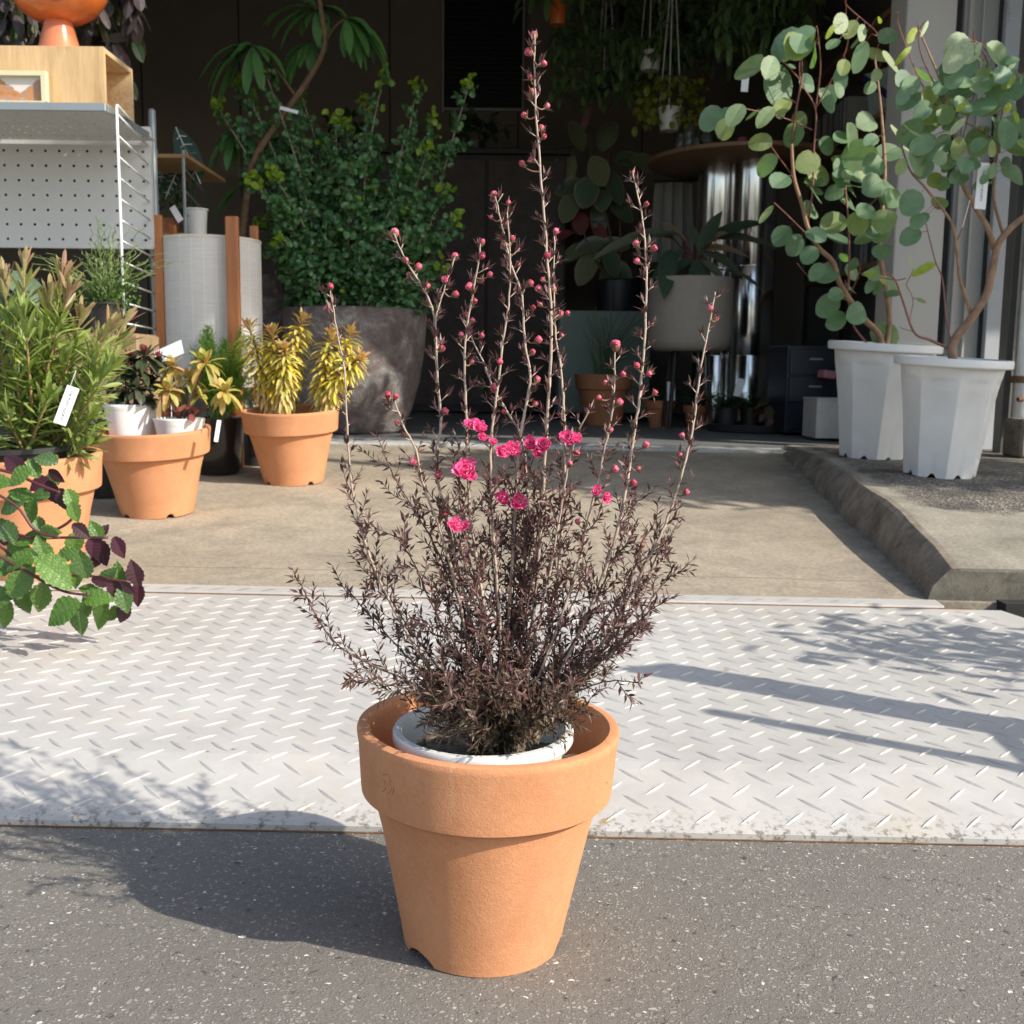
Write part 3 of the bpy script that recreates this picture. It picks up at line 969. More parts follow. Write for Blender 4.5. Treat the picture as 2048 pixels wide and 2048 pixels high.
for i, (x, y) in enumerate(buds[:99]):
    best, bd = None, 9
    for q in stempts:
        pp = P(x, y, q.y)
        d = (pp - q).length + max(0, q.z - pp.z) * .6
        if d < bd: bd, best = d, q
    yy = best.y + rnd(-.012, .012)
    p_ = P(x, y, yy)
    rr = rnd(.0028, .0044) * (1.35 if (x, y) in big else 1)
    if i in (9, 14, 19, 20, 33, 40, 61, 72): rr *= .75
    ax = (p_ - best); ax = (ax.normalized() if ax.length > .003 else V((0, 0, 1))) + V((0, 0, .8)); ax.normalize()
    mb = MB()
    blob(mb, p_, rr, 9, 6, (1, 1, .95), ax)
    for q in range(6):
        a = q * 1.047
        o = ax.cross(V((math.cos(a), math.sin(a), .3))).normalized()
        blob(mb, p_ + ax * rr * .40 + o * rr * .40, rr * .60, 6, 4, (1, 1, .8), ax)
    bo = mb.build('bud', M['bud'], shrub, smooth=True)
    cup = MB()
    cup.lathe([(rr * .2, -rr * 1.5), (rr * .45, -rr * 1.25), (rr * .80, -rr * .75), (rr * .95, -rr * .45), (rr * .88, -rr * .35)], (0, 0, 0), 8)
    q_ = ax.to_track_quat('Z', 'Y')
    cup.v = [p_ + q_ @ v_ for v_ in cup.v]
    b0_ = p_ - ax * rr * 1.4
    cup.tube(smooth_path([best, best * .45 + b0_ * .55 + V((0, 0, -.002)), b0_], 3), [.0010, .0008], 5)
    for q in range(5):
        d = (ax + rv(1.0)).normalized()
        needle(cup, b0_, d, ax + rv(.2), rnd(.007, .012), .0026)
    cup.build('calyx', M['calyx'], bo)
# open double flowers
m_, t, b = newmat('pink_petal')
g = nd(t, 'ShaderNodeNewGeometry')
c = ramp(t, g.outputs['Random Per Island'], [(0, (.78, .055, .25)), (.6, (.90, .14, .38)), (1, (.94, .36, .56))])
t.links.new(c, b.inputs['Base Color']); b.inputs['Roughness'].default_value = .55
trn = nd(t, 'ShaderNodeBsdfTranslucent'); t.links.new(c, trn.inputs[0])
mx = nd(t, 'ShaderNodeMixShader'); mx.inputs[0].default_value = .25
t.links.new(b.outputs[0], mx.inputs[1]); t.links.new(trn.outputs[0], mx.inputs[2]); t.links.new(mx.outputs[0], t.nodes['Material Output'].inputs[0])
M['petal'] = m_
fl = [(929, 948, 58), (1000, 903, 34), (1024, 900, 36), (1062, 893, 38), (1088, 896, 42), (1070, 912, 30), (1137, 880, 36), (1150, 884, 30), (938, 853, 30), (956, 858, 34), (962, 877, 24), (984, 886, 22), (1008, 1000, 34), (1032, 1005, 42), (906, 1052, 32), (926, 1056, 34), (1196, 985, 28), (1208, 996, 28)]
for x, y, s_ in fl:
    best, bd = None, 9
    for q in stempts:
        d = (P(x, y, q.y) - q).length
        if q.y < YB + .03 and d < bd: bd, best = d, q
    p_ = P(x, y, best.y - .02)
    Rf = s_ * .5 * 1.25 / 2150 * 1.22
    ax = (V((rnd(-.4, .6), -.8, rnd(.2, .8)))).normalized()
    q_ = ax.to_track_quat('Z', 'Y')
    mb = MB()
    for ringn, (cnt, rr, el, wd) in enumerate(((7, 1.0, .25, .75), (7, .8, .6, .6), (6, .55, 1.0, .5), (4, .35, 1.3, .4))):
        for k in range(cnt):
            a = 2 * math.pi * k / cnt + ringn * .4 + rnd(-.15, .15)
            d = V((math.cos(a) * math.cos(el), math.sin(a) * math.cos(el), math.sin(el)))
            nn = V((-math.cos(a) * math.sin(el), -math.sin(a) * math.sin(el), math.cos(el)))
            leaf(mb, p_, q_ @ d, q_ @ nn, Rf * rr * rnd(.85, 1.15), Rf * wd * rnd(.9, 1.2), 0, .35, ROUNDP, curl=rnd(.2, .8), wave=.09)
    fo = mb.build('flower', M['petal'], shrub, smooth=False)
    stem_ = MB().tube([best, p_ - ax * .003], .0009, 5)
    stem_.build('stalk', M['stem_pale'], fo)
# dry leaf litter between the two pots
mb = MB()
for i in range(16):
    a = R(rnd(-35, 15)); r_ = rnd(.115, .135)
    p_ = MC + V((r_ * math.cos(a), r_ * math.sin(a), MH * .74 + rnd(0, .02)))
    leaf(mb, p_, rv() * V((1, 1, .3)) if False else V((rnd(-1, 1), rnd(-1, 1), rnd(0, .5))), V((0, 0, 1)), rnd(.02, .04), rnd(.010, .018), .3, .3)
M['litter'] = leafmat('dry_leaf', [(.42, .33, .25), (.55, .45, .36)], .8, .1)
tag(mb.build('leaf_litter', M['litter']), 'dry pale leaves caught between the white nursery pot and the large terracotta pot', 'leaf litter')
bpy.context.scene.objects['leaf_litter']['kind'] = 'stuff'
# ------------------------------------------------------------------ generic plant pieces
def rosette(mb, c, ax, n, L, W, el0=80, el1=-10, prof=LANCE, droop=.2, fold=.2, jit=.12, layers=None):
    """whorl of leaves around axis ax at c; inner ones upright (el0), outer ones flat (el1)"""
    q = ax.normalized().to_track_quat('Z', 'Y')
    for i in range(n):
        t = i / max(1, n - 1)
        a = i * 2.399 + rnd(-.15, .15)
        el = R(el0 + (el1 - el0) * t) + rnd(-.1, .1)
        d = V((math.cos(a) * math.cos(el), math.sin(a) * math.cos(el), math.sin(el)))
        nn = V((-math.cos(a) * math.sin(el), -math.sin(a) * math.sin(el), math.cos(el)))
        leaf(mb, c + (q @ d) * L * .04, q @ (d + rv(jit)), q @ nn, L * (.55 + .5 * t) * rnd(.85, 1.1), W * rnd(.85, 1.15), droop * t, fold, prof)
def shoot(mb, pts, step, L, W, el0, el1, prof=LANCE, droop=.3, fold=.2, jit=.15, taper=1.0, normal_up=True):
    """leaves spiralling up a stem; el = angle between stem and leaf in degrees at base and tip"""
    ps = resample(pts, step)
    n = len(ps); ph = rnd(0, 6)
    for i, p_ in enumerate(ps):
        t = i / max(1, n - 1)
        ax = (ps[min(i + 1, n - 1)] - ps[max(i - 1, 0)])
        if ax.length < 1e-6: continue
        ax.normalize()
        ph += 2.399
        o = ax.orthogonal().normalized()
        o = Matrix.Rotation(ph, 3, ax) @ o
        e = R(el0 + (el1 - el0) * t)
        d = (ax * math.cos(e) + o * math.sin(e) + rv(jit)).normalized()
        nn = ax * math.sin(e) - o * math.cos(e)
        leaf(mb, p_, d, nn, L * rnd(.8, 1.15) * (1 - (1 - taper) * t), W * rnd(.85, 1.15), droop, fold, prof)
def pot_simple(mb, c, rt, rb, h, lip=.006, n=48, wall=.004):
    mb.lathe([(0, .002), (rb, 0), (rb * 1.01, .003), (rt - lip, h * .93), (rt, h * .94), (rt, h), (rt - wall, h), (rt - wall - lip, h * .9), (rb * .9, h * .1)], c, n)
def label_on(parent, name, centre, wid, hei, rotm, text=None, mat=None, size=None, txt_rot=0):
    mb = MB(); mb.box((0, 0, 0), (wid, .0012, hei))
    mb.v = [centre + rotm @ q for q in mb.v]
    o = mb.build(name, mat or M['paper'], parent)
    if text:
        add_text(text, centre, rotm, size, txt_rot, parent=o)
    return o
def add_text(text, centre, rotm, size, txt_rot, parent, mat=None, name='lettering', yoff=-.0011):
    cu = bpy.data.curves.new(name, 'FONT')
    cu.body = text; cu.size = size; cu.align_x = 'CENTER'; cu.align_y = 'CENTER'; cu.extrude = .0001
    to = bpy.data.objects.new('tmp', cu); C.objects.link(to)
    dg = bpy.context.evaluated_depsgraph_get()
    me = bpy.data.meshes.new_from_object(to.evaluated_get(dg))
    bpy.data.objects.remove(to)
    me.materials.clear(); me.materials.append(mat or M['ink'])
    off = parent_world(parent)
    RX = Euler((R(90), 0, 0)).to_matrix()
    RZ = Euler((0, R(txt_rot), 0)).to_matrix()
    for v_ in me.vertices:
        q = RZ @ (RX @ v_.co)
        q = V((q.x, q.y + yoff, q.z))
        v_.co = centre + rotm @ q - off
    o = bpy.data.objects.new(name, me); C.objects.link(o); o.parent = parent
    return o

random.seed(31)
PD = .41; PH = .308
# ------------------------------------------------------------------ terracotta pot with the golden euphorbia
c3 = G(588, 963)
g3 = terra_pot('terracotta_pot', 'terracotta pot of drooping golden yellow euphorbia, rightmost of the row beside the stone bowl', 'potted plant', c3, PD * .985, PH, M['terra'], (4.5, -1.2),
               'terracotta pots', notch=((R(225), .13), (R(315), .13)))
T3 = tiltM(c3, R(4.5), R(-1.2))
soil = MB(); soil.disc(c3 + V((0, 0, PH * .80)), PD * .43, 40, jitter=.004); soil.xf(T3); soil.build('soil', M['soil'], g3)
M['gold_leaf'] = leafmat('golden_euphorbia_leaf', [(.82, .61, .05), (.88, .70, .10), (.66, .60, .09), (.84, .72, .28), (.42, .48, .09), (.78, .54, .20)], .5, .28)
M['gold_tip'] = leafmat('pinkish_new_leaf', [(.66, .36, .20), (.60, .42, .18), (.50, .45, .14)], .5, .25)
M['gold_low'] = leafmat('faded_yellow_leaf', [(.74, .62, .22), (.66, .52, .15), (.78, .68, .36), (.52, .36, .15)], .55, .25)
Y3 = c3.y
cols = [([(560, 835), (556, 780), (548, 720), (545, 665)], 0), ([(545, 835), (528, 770), (514, 705), (498, 655)], .04), ([(575, 832), (580, 750), (590, 690), (604, 640)], .05),
        ([(638, 835), (646, 780), (655, 720), (662, 672)], -.02), ([(640, 832), (668, 770), (690, 705), (700, 668)], .06), ([(640, 835), (668, 775), (692, 740), (716, 718)], -.08), ([(566, 832), (568, 765), (572, 730), (570, 700)], -.07)]
lf, lt, ll, st = MB(), MB(), MB(), MB()
for pts, off in cols:
    pp = smooth_path([P(x, y, Y3 + off * (.3 + .7 * i / 3)) for i, (x, y) in enumerate(pts)], 5)
    st.tube([pp[0] + V((0, 0, -.12))] + pp, [.006] * 3 + [.005] * (len(pp) - 3) + [.003], 6)
    L = len(pp)
    shoot(ll, pp[:int(L * .5)], .0021, .082, .0135, 98, 82, STRAP, 1.15, .25)
    shoot(lf, pp[int(L * .3):int(L * .9)], .0019, .084, .0140, 84, 55, STRAP, .65, .25)
    lt = MB(); shoot(lt, pp[int(L * .82):], .0030, .06, .012, 62, 25, STRAP, .15, .3)
    rosette(lt, pp[-1], pp[-1] - pp[-3], 16, .058, .015, 85, 15, STRAP); lt.build('new_growth', M['gold_tip'], g3)
st.build('stems', plain('red_brown_stem', (.16, .06, .04), .6, var=.3), g3, smooth=True)
lf.build('foliage', M['gold_leaf'], g3); ll.build('old_leaves', M['gold_low'], g3)

# ------------------------------------------------------------------ terracotta pot holding two film pots
c2 = G(316, 1025)
g2 = terra_pot('terracotta_pot', 'terracotta pot with two white film pots set in it, second from the left', 'plant pot', c2, PD, PH, M['terra'], (4.5, -1.2), 'terracotta pots', notch=((R(232), .15), (R(308), .12)))
def film_pot(name, label, cat, px, py, Y, rt, h, plantfn):
    top = P(px, py, Y); c = top - V((0, 0, h))
    t_ = thing(name, label, cat, c, 'small plants in white film pots')
    mb = MB()
    def fn(r, z, a):
        k = 1 + .012 * math.sin(a * 3 + z * 20) + .008 * math.sin(a * 7 + z * 60)
        if z > h * .72: k += .012 * math.sin(z * 420)
        return r * k, z
    mb.lathe([(0, 0), (rt * .68, 0)] + [(rt * (.70 + .30 * i / 14), h * (.02 + .98 * i / 14)) for i in range(15)] + [(rt * .985, h), (rt * .95, h * .86), (rt * .8, h * .1)], c, 64, fn)
    mb.build('film_pot', M['film'], t_, smooth=True)
    s_ = MB(); s_.disc(c + V((0, 0, h * .90)), rt * .94, 30, jitter=.005); s_.build('soil', M['soil'], t_)
    plantfn(t_, c + V((0, 0, h * .9)), Y)
    return t_
M['dark_euph'] = leafmat('dark_green_leaf', [(.045, .075, .035), (.070, .095, .040), (.055, .060, .040), (.10, .12, .07)], .4, .15)
M['crimson'] = leafmat('crimson_tip_leaf', [(.42, .035, .07), (.30, .04, .06), (.35, .10, .09)], .5, .25)
def dark_plant(t_, base, Y):
    a, b_, s_ = MB(), MB(), MB()
    for x, y, off, L in ((292, 712, 0, .10), (250, 748, -.03, .08), (275, 775, -.05, .075), (232, 770, .03, .05), (305, 765, .04, .055), (262, 720, .05, .055), (318, 725, .03, .055), (240, 795, -.02, .035), (300, 800, -.03, .04)):
        tip = P(x, y, Y + off)
        sp = smooth_path([base + V((rnd(-.02, .02), rnd(-.02, .02), -.01)), base * .5 + tip * .5 + rv(.012), tip], 4)
        s_.tube(sp, [.0045, .003], 6)
        shoot(a, sp[5:], .006, L, .026, 85, 60, STRAP, .45, .2)
        rosette(a, tip, V((rnd(-.2, .2), -.2, 1)), 14, L, .026, 50, -25, STRAP, .5)
        b_ = MB(); rosette(b_, tip + V((0, 0, .004)), V((0, 0, 1)), 12 if y < 760 else 6, .05 if y < 760 else .025, .010, 88, 55, LANCE); b_.build('crimson_tip', M['crimson'], t_)
    s_.build('stems', plain('dark_red_stem', (.10, .035, .03), .6), t_, smooth=True)
    a.build('foliage', M['dark_euph'], t_)
Yd = c2.y
film_pot('film_pot_plant', 'dark green plant with crimson tips in the left white film pot inside the terracotta pot', 'potted plant', 261, 808, Yd + .0, .092, .145, dark_plant)
M['varieg'] = leafmat('yellow_edged_leaf', [(.50, .44, .09), (.60, .42, .14), (.34, .40, .08), (.64, .36, .16), (.30, .33, .08)], .5, .25)
M['wine'] = leafmat('wine_red_leaf', [(.22, .045, .05), (.32, .10, .08), (.16, .04, .045)], .5, .2)
def var_plant(t_, base, Y):
    a, b_, s_ = MB(), MB(), MB()
    for x, y, off, L, n in ((411, 728, 0, .082, 22), (336, 782, -.05, .062, 16), (450, 785, -.06, .075, 18), (380, 760, .04, .06, 14), (345, 735, .05, .06, 14), (395, 790, .05, .05, 10)):
        tip = P(x, y, Y + off)
        sp = smooth_path([base + V((rnd(-.01, .01), rnd(-.01, .01), -.01)), base * .55 + tip * .45 + V((0, 0, -.012)), tip], 4)
        s_.tube(sp, [.0045, .003], 6)
        rosette(a, tip, V((rnd(-.15, .15), -.25, 1)), n, L * 1.25, .025, 70, -30, STRAP, .9, .25)
        rosette(b_, tip, V((0, 0, 1)), 8, .035, .009, 85, 50, LANCE)
    for i in range(10):
        p_ = base + V((rnd(-.05, .09), rnd(-.06, .02), rnd(.02, .07)))
        leaf(b_, p_, V((rnd(-1, 1), -.4, rnd(-.6, .4))), V((0, -.3, 1)), .045, .022, .4, .1, OVAL)
    s_.build('stems', plain('purple_red_stem', (.13, .045, .04), .6), t_, smooth=True)
    a.build('foliage', M['varieg'], t_); b_.build('wine_leaves', M['wine'], t_)
fpv = film_pot('film_pot_plant', 'yellow and red variegated plant in the right white film pot inside the terracotta pot', 'potted plant', 358, 836, Yd - .02, .090, .12, var_plant)
# hanging paper tag on it
tg = P(435, 862, Yd - .17)
label_on(fpv, 'paper_tag', tg, .016, .075, Euler((0, R(12), R(50))).to_matrix())
# big white card among the leaves
cc = P(338, 705, Yd + .30)
card = MB(); card.box((0, 0, 0), (.115, .002, .072)); rm = Euler((R(-38), R(-24), 0)).to_matrix(); card.v = [cc + rm @ q for q in card.v]
card.tube([cc, cc + V((.0, .01, -.30))], .002, 5)
tag(card.build('white_card', M['paper']), 'blank white card on a stick standing among the left hand plants', 'card')

# ------------------------------------------------------------------ black glossy pot with feathery fern, silvery plant behind
c4 = V((P(437, 900, 4.70).x, 4.70, gz(-1.28, 4.70)))
g4 = thing('fern_pot', 'glossy black pot with bright green feathery fern standing behind the front terracotta pots', 'potted plant', c4)
hb = .245; rb = .115
mb = MB(); mb.lathe([(0, .002), (rb * .70, 0), (rb * .78, .012), (rb * .96, hb * .6), (rb, hb * .93), (rb, hb), (rb * .93, hb), (rb * .88, hb * .9), (rb * .6, hb * .15)], c4, 64)
mb.build('pot', M['black_glaze'], g4, auto=40)
mb = MB(); mb.disc(c4 + V((0, 0, hb * .9)), rb * .9, 30, jitter=.004); mb.build('soil', M['soil'], g4)
M['fern'] = leafmat('feathery_fern', [(.15, .33, .04), (.23, .43, .06), (.11, .25, .035), (.30, .46, .08)], .5, .35)
lf, st = MB(), MB()
top = c4 + V((0, 0, hb * .9))
for i in range(90):
    x, y = rnd(385, 520), rnd(650, 800)
    if (x - 450) ** 2 / 70 ** 2 + (y - 735) ** 2 / 90 ** 2 > 1.1: continue
    tip = P(x, y, c4.y + rnd(-.10, .12))
    sp = smooth_path([top + V((rnd(-.05, .05), rnd(-.05, .05), -.01)), top * .45 + tip * .55 + V((0, 0, .02)), tip], 5)
    st.tube(sp, [.0016, .0006], 4)
    for p_ in resample(sp[3:], .006):
        ax = (tip - top).normalized()
        for k in range(2):
            d = (rv() + ax * .6 + V((0, 0, .2))).normalized()
            Lb = rnd(.016, .03)
            for j in range(3):
                needle(lf, p_ + d * Lb * j / 3, (d + rv(.8)).normalized(), rv(), rnd(.012, .020), .0042)
st.build('stems', M['fern'], g4); lf.build('foliage', M['fern'], g4)
# silver variegated plant (pale green head)
c5 = G(372, 905)
g5 = thing('pale_green_plant', 'pale green and cream spurge behind the white card', 'potted plant', c5)
mb = MB(); pot_simple(mb, c5, .10, .075, .17); mb.build('pot', M['black_plastic'], g5, auto=40)
M['pale_leaf'] = leafmat('pale_cream_green_leaf', [(.36, .48, .15), (.46, .54, .25), (.22, .36, .12), (.58, .60, .22)], .5, .3)
lf, st = MB(), MB(); top = c5 + V((0, 0, .16))
for x, y, off in ((368, 660, 0), (350, 690, .03), (385, 680, -.02), (372, 640, .02), (360, 730, -.04), (330, 705, .05), (392, 715, .03)):
    tip = P(x, y, c5.y + off)
    sp = smooth_path([top, top * .5 + tip * .5 + rv(.01), tip], 5); st.tube(sp, [.004, .002], 5)
    shoot(lf, sp[6:], .010, .052, .013, 80, 50, STRAP, .4); rosette(lf, tip, V((rnd(-.2, .2), -.2, 1)), 18, .05, .015, 80, 0, STRAP, .3)
st.build('stems', M['pale_leaf'], g5); lf.build('foliage', M['pale_leaf'], g5)
# low white flowered filler between pots 
def white_flowers(px, py, Y, n, rad, label, hp=.16):
    c = P(px, py, Y); zb = gz(c.x, Y)
    base = V((c.x, Y, zb))
    t_ = thing('white_flowered_plant', label, 'potted plant', base, 'small white flowered plants')
    mb = MB(); pot_simple(mb, base, .075, .06, max(.06, min(hp, (c.z - zb) * .6))); mb.build('pot', M['black_plastic'], t_, auto=40)
    h0 = base + V((0, 0, max(.06, min(hp, (c.z - zb) * .6))))
    lf, fw = MB(), MB()
    for i in range(n):
        p_ = c + V((rnd(-1, 1) * rad, rnd(-1, 1) * rad, rnd(-1, .9) * rad))
        leaf(lf, p_, rv() + V((0, -.3, .4)), V((0, -.2, 1)), .028, .015, .3, .2, OVAL)
        if i % 5 == 0:
            lf.tube([h0 + rv(.02), h0 * .4 + p_ * .6 + rv(.02), p_], .0014, 4)
        if i % 3 == 0:
            q_ = p_ + V((0, -.01, .012))
            for k in range(5): leaf(fw, q_, V((math.cos(k * 1.257), -.5, math.sin(k * 1.257))), V((0, -1, .1)), .009, .007, 0, .1, ROUNDP)
    lf.build('foliage', M['dark_green'], t_); fw.build('flowers', M['white_petal'], t_)
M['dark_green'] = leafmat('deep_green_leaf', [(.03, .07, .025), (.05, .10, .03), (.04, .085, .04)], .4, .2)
M['white_petal'] = leafmat('white_petal', [(.75, .75, .73), (.8, .8, .78)], .5, .3)
white_flowers(205, 810, 4.15, 150, .085, 'small leafy plant dotted with white flowers behind the conebush')
white_flowers(512, 820, 4.95, 60, .05, 'small white flowered plant between black pot and golden euphorbia')

# ------------------------------------------------------------------ left pot: conebush in black pot inside terracotta
Y1 = 3.05
c1 = V((P(66, 1000, Y1).x, Y1, gz(-1.3, Y1)))
g1 = terra_pot('terracotta_pot', 'terracotta pot cut by the left edge, holding the black pot of the conebush', 'plant pot', c1, .405, .345, M['terra'], (3, -1), 'terracotta pots', notch=((R(232), .15),))
cb = c1 + V((-.005, 0, .14))
gb = thing('conebush', 'tall bushy green conebush with reddish tips in a black pot at the left edge', 'potted shrub', cb)
mb = MB(); hb1 = .235; mb.lathe([(0, .002), (.125, 0), (.13, .004), (.165, hb1 * .93), (.173, hb1 * .94), (.173, hb1), (.165, hb1), (.160, hb1 * .9), (.12, hb1 * .1)], cb, 72)
mb.xf(tiltM(c1, R(3), R(-1))); mb.build('nursery_pot', M['black_plastic'], gb, auto=40)
mb = MB(); mb.disc(cb + V((0, -.01, hb1 * .88)), .158, 40, jitter=.006)
for i in range(200):
    a, r_ = rnd(0, 6.28), .15 * math.sqrt(random.random())
    blob(mb, cb + V((r_ * math.cos(a), r_ * math.sin(a), hb1 * .88 + .004)), rnd(.002, .006), 5, 3, (1.4, 1, .6))
mb.build('soil', plain('bark_mulch', (.10, .05, .025), .9, var=.7, scale=90, bmp=.8), gb)
M['cone_leaf'] = leafmat('grey_green_conebush_leaf', [(.21, .31, .075), (.30, .39, .10), (.17, .26, .07), (.37, .43, .13), (.25, .32, .11)], .45, .3)
M['cone_tip'] = leafmat('reddish_conebush_tip', [(.36, .37, .15), (.44, .27, .18), (.31, .36, .12), (.50, .29, .23), (.36, .36, .15)], .45, .3)
topc = cb + V((.012, -.01, hb1 * .88))
lf, lt, st = MB(), MB(), MB()
random.seed(77)
BLADE = [(0, .15), (.3, .62), (.62, 1.0), (.86, .75), (1, 0)]
ctips = [(10, 570), (50, 640), (48, 540), (100, 600), (135, 595), (125, 560), (190, 690), (215, 665), (245, 650), (238, 690), (160, 640), (20, 650), (80, 680), (-30, 600), (-50, 700), (-10, 760), (215, 740), (180, 760), (130, 730), (60, 760), (15, 830), (180, 840), (150, 700), (95, 800), (-60, 820), (175, 890)]
for i, (x, y) in enumerate(ctips):
    off = rnd(-.16, .16)
    if y > 780: off = -.12 + rnd(-.03, .03)
    tip = P(x, y, Y1 + off)
    mid = topc * .5 + tip * .5 + V((rnd(-.02, .02), rnd(-.02, .02), -.04))
    sp = smooth_path([topc + V((rnd(-.008, .008), rnd(-.008, .008), -.01)), mid, tip], 7)
    k = len(sp)
    st.tube(sp, [.0065 - .0045 * j / (k - 1) for j in range(k)], 6)
    shoot(lf, sp[int(k * .28):int(k * .93)], .0056, .080, .0130, 58, 42, BLADE, .12, .25, jit=.25)
    rd = i in (0, 2, 3, 4, 5, 6, 7, 8, 9, 10, 13)
    mt = MB() if rd else lf
    shoot(mt, sp[int(k * .86):], .007, .085, .0145, 36, 14, BLADE, 0, .3, jit=.12)
    rosette(mt, tip, tip - sp[-3], 8, .07, .0135, 85, 55, BLADE, 0, .3)
    if rd: mt.build('reddish_tip', M['cone_tip'], gb)
st.build('stems', plain('orange_green_stem', (.36, .24, .10), .6, var=.4), gb, smooth=True)
lf.build('foliage', M['cone_leaf'], gb)
# small separate shoot at the right of the black pot
# printed tag
tc_ = P(133, 811, 2.82)
rmt = Euler((R(-8), R(20), R(8))).to_matrix()
tgo = label_on(gb, 'plant_tag', tc_, .032, .104, rmt, 'THE PLANT SOCIETY', size=.0088, txt_rot=90)
mb = MB(); mb.tube([tc_ + V((.012, 0, .05)), tc_ + V((.02, .02, .09)), P(150, 755, 2.9)], .0007, 4); mb.build('string', M['paper'], gb)

# ------------------------------------------------------------------ trailing plant in front, left edge
random.seed(12)
ct = V((P(-230, 900, 2.30).x, 2.34, gz(-1.2, 2.34)))
gt = thing('trailing_plant', 'trailing plant with toothed green leaves, purple beneath, reaching in from the left edge', 'trailing plant', ct)
mb = MB(); pot_simple(mb, ct, .13, .10, .36, lip=.008, wall=.008); mb.build('pot', M['black_plastic'], gt, auto=40)
mb = MB(); mb.disc(ct + V((0, 0, .33)), .12, 30, jitter=.005); mb.build('soil', M['soil'], gt)
SERR = [(0, .08), (.07, .5), (.12, .46), (.19, .80), (.25, .76), (.33, .97), (.40, .90), (.48, 1.0), (.55, .84), (.62, .82), (.69, .62), (.76, .58), (.83, .36), (.89, .29), (.95, .10), (1, 0)]
def m_nettle():
    m_, t, b = newmat('toothed_leaf')
    g = nd(t, 'ShaderNodeNewGeometry')
    c = ramp(t, g.outputs['Random Per Island'], [(0, (.09, .19, .035)), (.5, (.13, .25, .045)), (1, (.07, .14, .05))])
    vo = nd(t, 'ShaderNodeTexVoronoi', feature='DISTANCE_TO_EDGE'); vo.inputs['Scale'].default_value = 130
    t.links.new(nd(t, 'ShaderNodeTexCoord').outputs['Object'], vo.inputs['Vector'])
    c = mixc(t, ramp(t, vo.outputs[0], [(0, .45), (.12, 0)]), c, (.03, .07, .015))
    c = mixc(t, g.outputs['Backfacing'], c, (.060, .012, .030))
    t.links.new(c, b.inputs['Base Color']); b.inputs['Roughness'].default_value = .42
    bump(t, b, vo.outputs[0], .6, .0025)
    tr = nd(t, 'ShaderNodeBsdfTranslucent'); t.links.new(mixc(t, 1.0, c, (1.3, 1.3, .6), 'MULTIPLY'), tr.inputs[0])
    mx = nd(t, 'ShaderNodeMixShader'); mx.inputs[0].default_value = .22
    t.links.new(b.outputs[0], mx.inputs[1]); t.links.new(tr.outputs[0], mx.inputs[2]); t.links.new(mx.outputs[0], t.nodes['Material Output'].inputs[0])
    return m_
M['nettle'] = m_nettle()
M['nettle_dark'] = leafmat('purple_leaf_underside', [(.035, .014, .020), (.055, .020, .028), (.08, .022, .04)], .45, .12, tcol=(.18, .03, .06))
M['purple_stem'] = plain('purple_stem', (.09, .025, .03), .45, var=.3)
lf, ld, st = MB(), MB(), MB()
top = ct + V((0, 0, .33))
vines = [([(-60, 1010), (40, 1070), (140, 1075), (215, 1075)], 0), ([(-50, 930), (20, 945), (80, 970), (120, 985)], -.04), ([(-60, 1080), (30, 1130), (120, 1180), (180, 1190)], -.05),
         ([(-50, 1100), (60, 1150), (160, 1150), (262, 1165)], .02), ([(-60, 960), (30, 1010), (70, 1060), (120, 1075)], -.06), ([(-60, 1050), (10, 1100), (40, 1140), (60, 1160)], .03), ([(60, 1075), (110, 1060), (142, 1040), (160, 1010)], .04)]
for pts, off in vines:
    pp = smooth_path([P(x, y, 2.30 + off) for x, y in pts], 5)
    st.tube([top + V((.02, 0, 0))] + pp if pts[0][0] < 0 else pp, .0032, 6)
def nleaf(mb, x, y, s, ang, off=0, face=1, up=.55):
    """leaf whose blade is centred on the pixel, s = length in px, ang = direction in the picture (deg, 0 = right, 90 = up)"""
    Y = 2.30 + off; L = s * Y / 2150
    d = V((math.cos(R(ang)), rnd(-.25, .15), math.sin(R(ang)))).normalized()
    p_ = P(x, y, Y) - d * L * .5
    nrm = V((rnd(-.2, .45), -1, up + rnd(-.2, .3))) * face
    leaf(mb, p_, d, nrm, L, L * .66, .25, .26, SERR, curl=-.12, wave=.009)
gl = [(35, 950, 60, 200), (92, 915, 50, 150), (95, 963, 62, 185), (40, 985, 55, 140), (68, 935, 46, 110), (20, 1005, 70, 190), (62, 1020, 60, 250), (80, 1050, 45, 310), (145, 1000, 50, 300), (150, 1025, 46, 290), (75, 988, 55, 170),
      (40, 1105, 85, 110), (65, 1070, 62, 160), (85, 1100, 66, 100), (115, 1140, 100, 330), (150, 1080, 62, 75), (165, 1125, 70, 100), (192, 1060, 50, 110), (40, 1160, 85, 60), (-5, 1190, 90, 40), (30, 1120, 60, 200), (80, 1195, 70, 250),
      (120, 1220, 88, 200), (150, 1150, 62, 260), (170, 1215, 55, 60), (195, 1190, 72, 20), (200, 1230, 70, 240), (160, 1245, 62, 270), (235, 1155, 70, 95), (250, 1200, 60, 290), (225, 1225, 45, 200), (215, 1150, 50, 60), (10, 1055, 70, 120), (-10, 1130, 80, 170), (0, 960, 60, 20), (50, 1200, 60, 300), (175, 1175, 40, 150), (10, 1230, 60, 250), (100, 1060, 48, 20), (135, 1105, 50, 40)]
for i, (x, y, s, a) in enumerate(gl): nleaf(lf, x, y, s, a, rnd(-.07, .06))
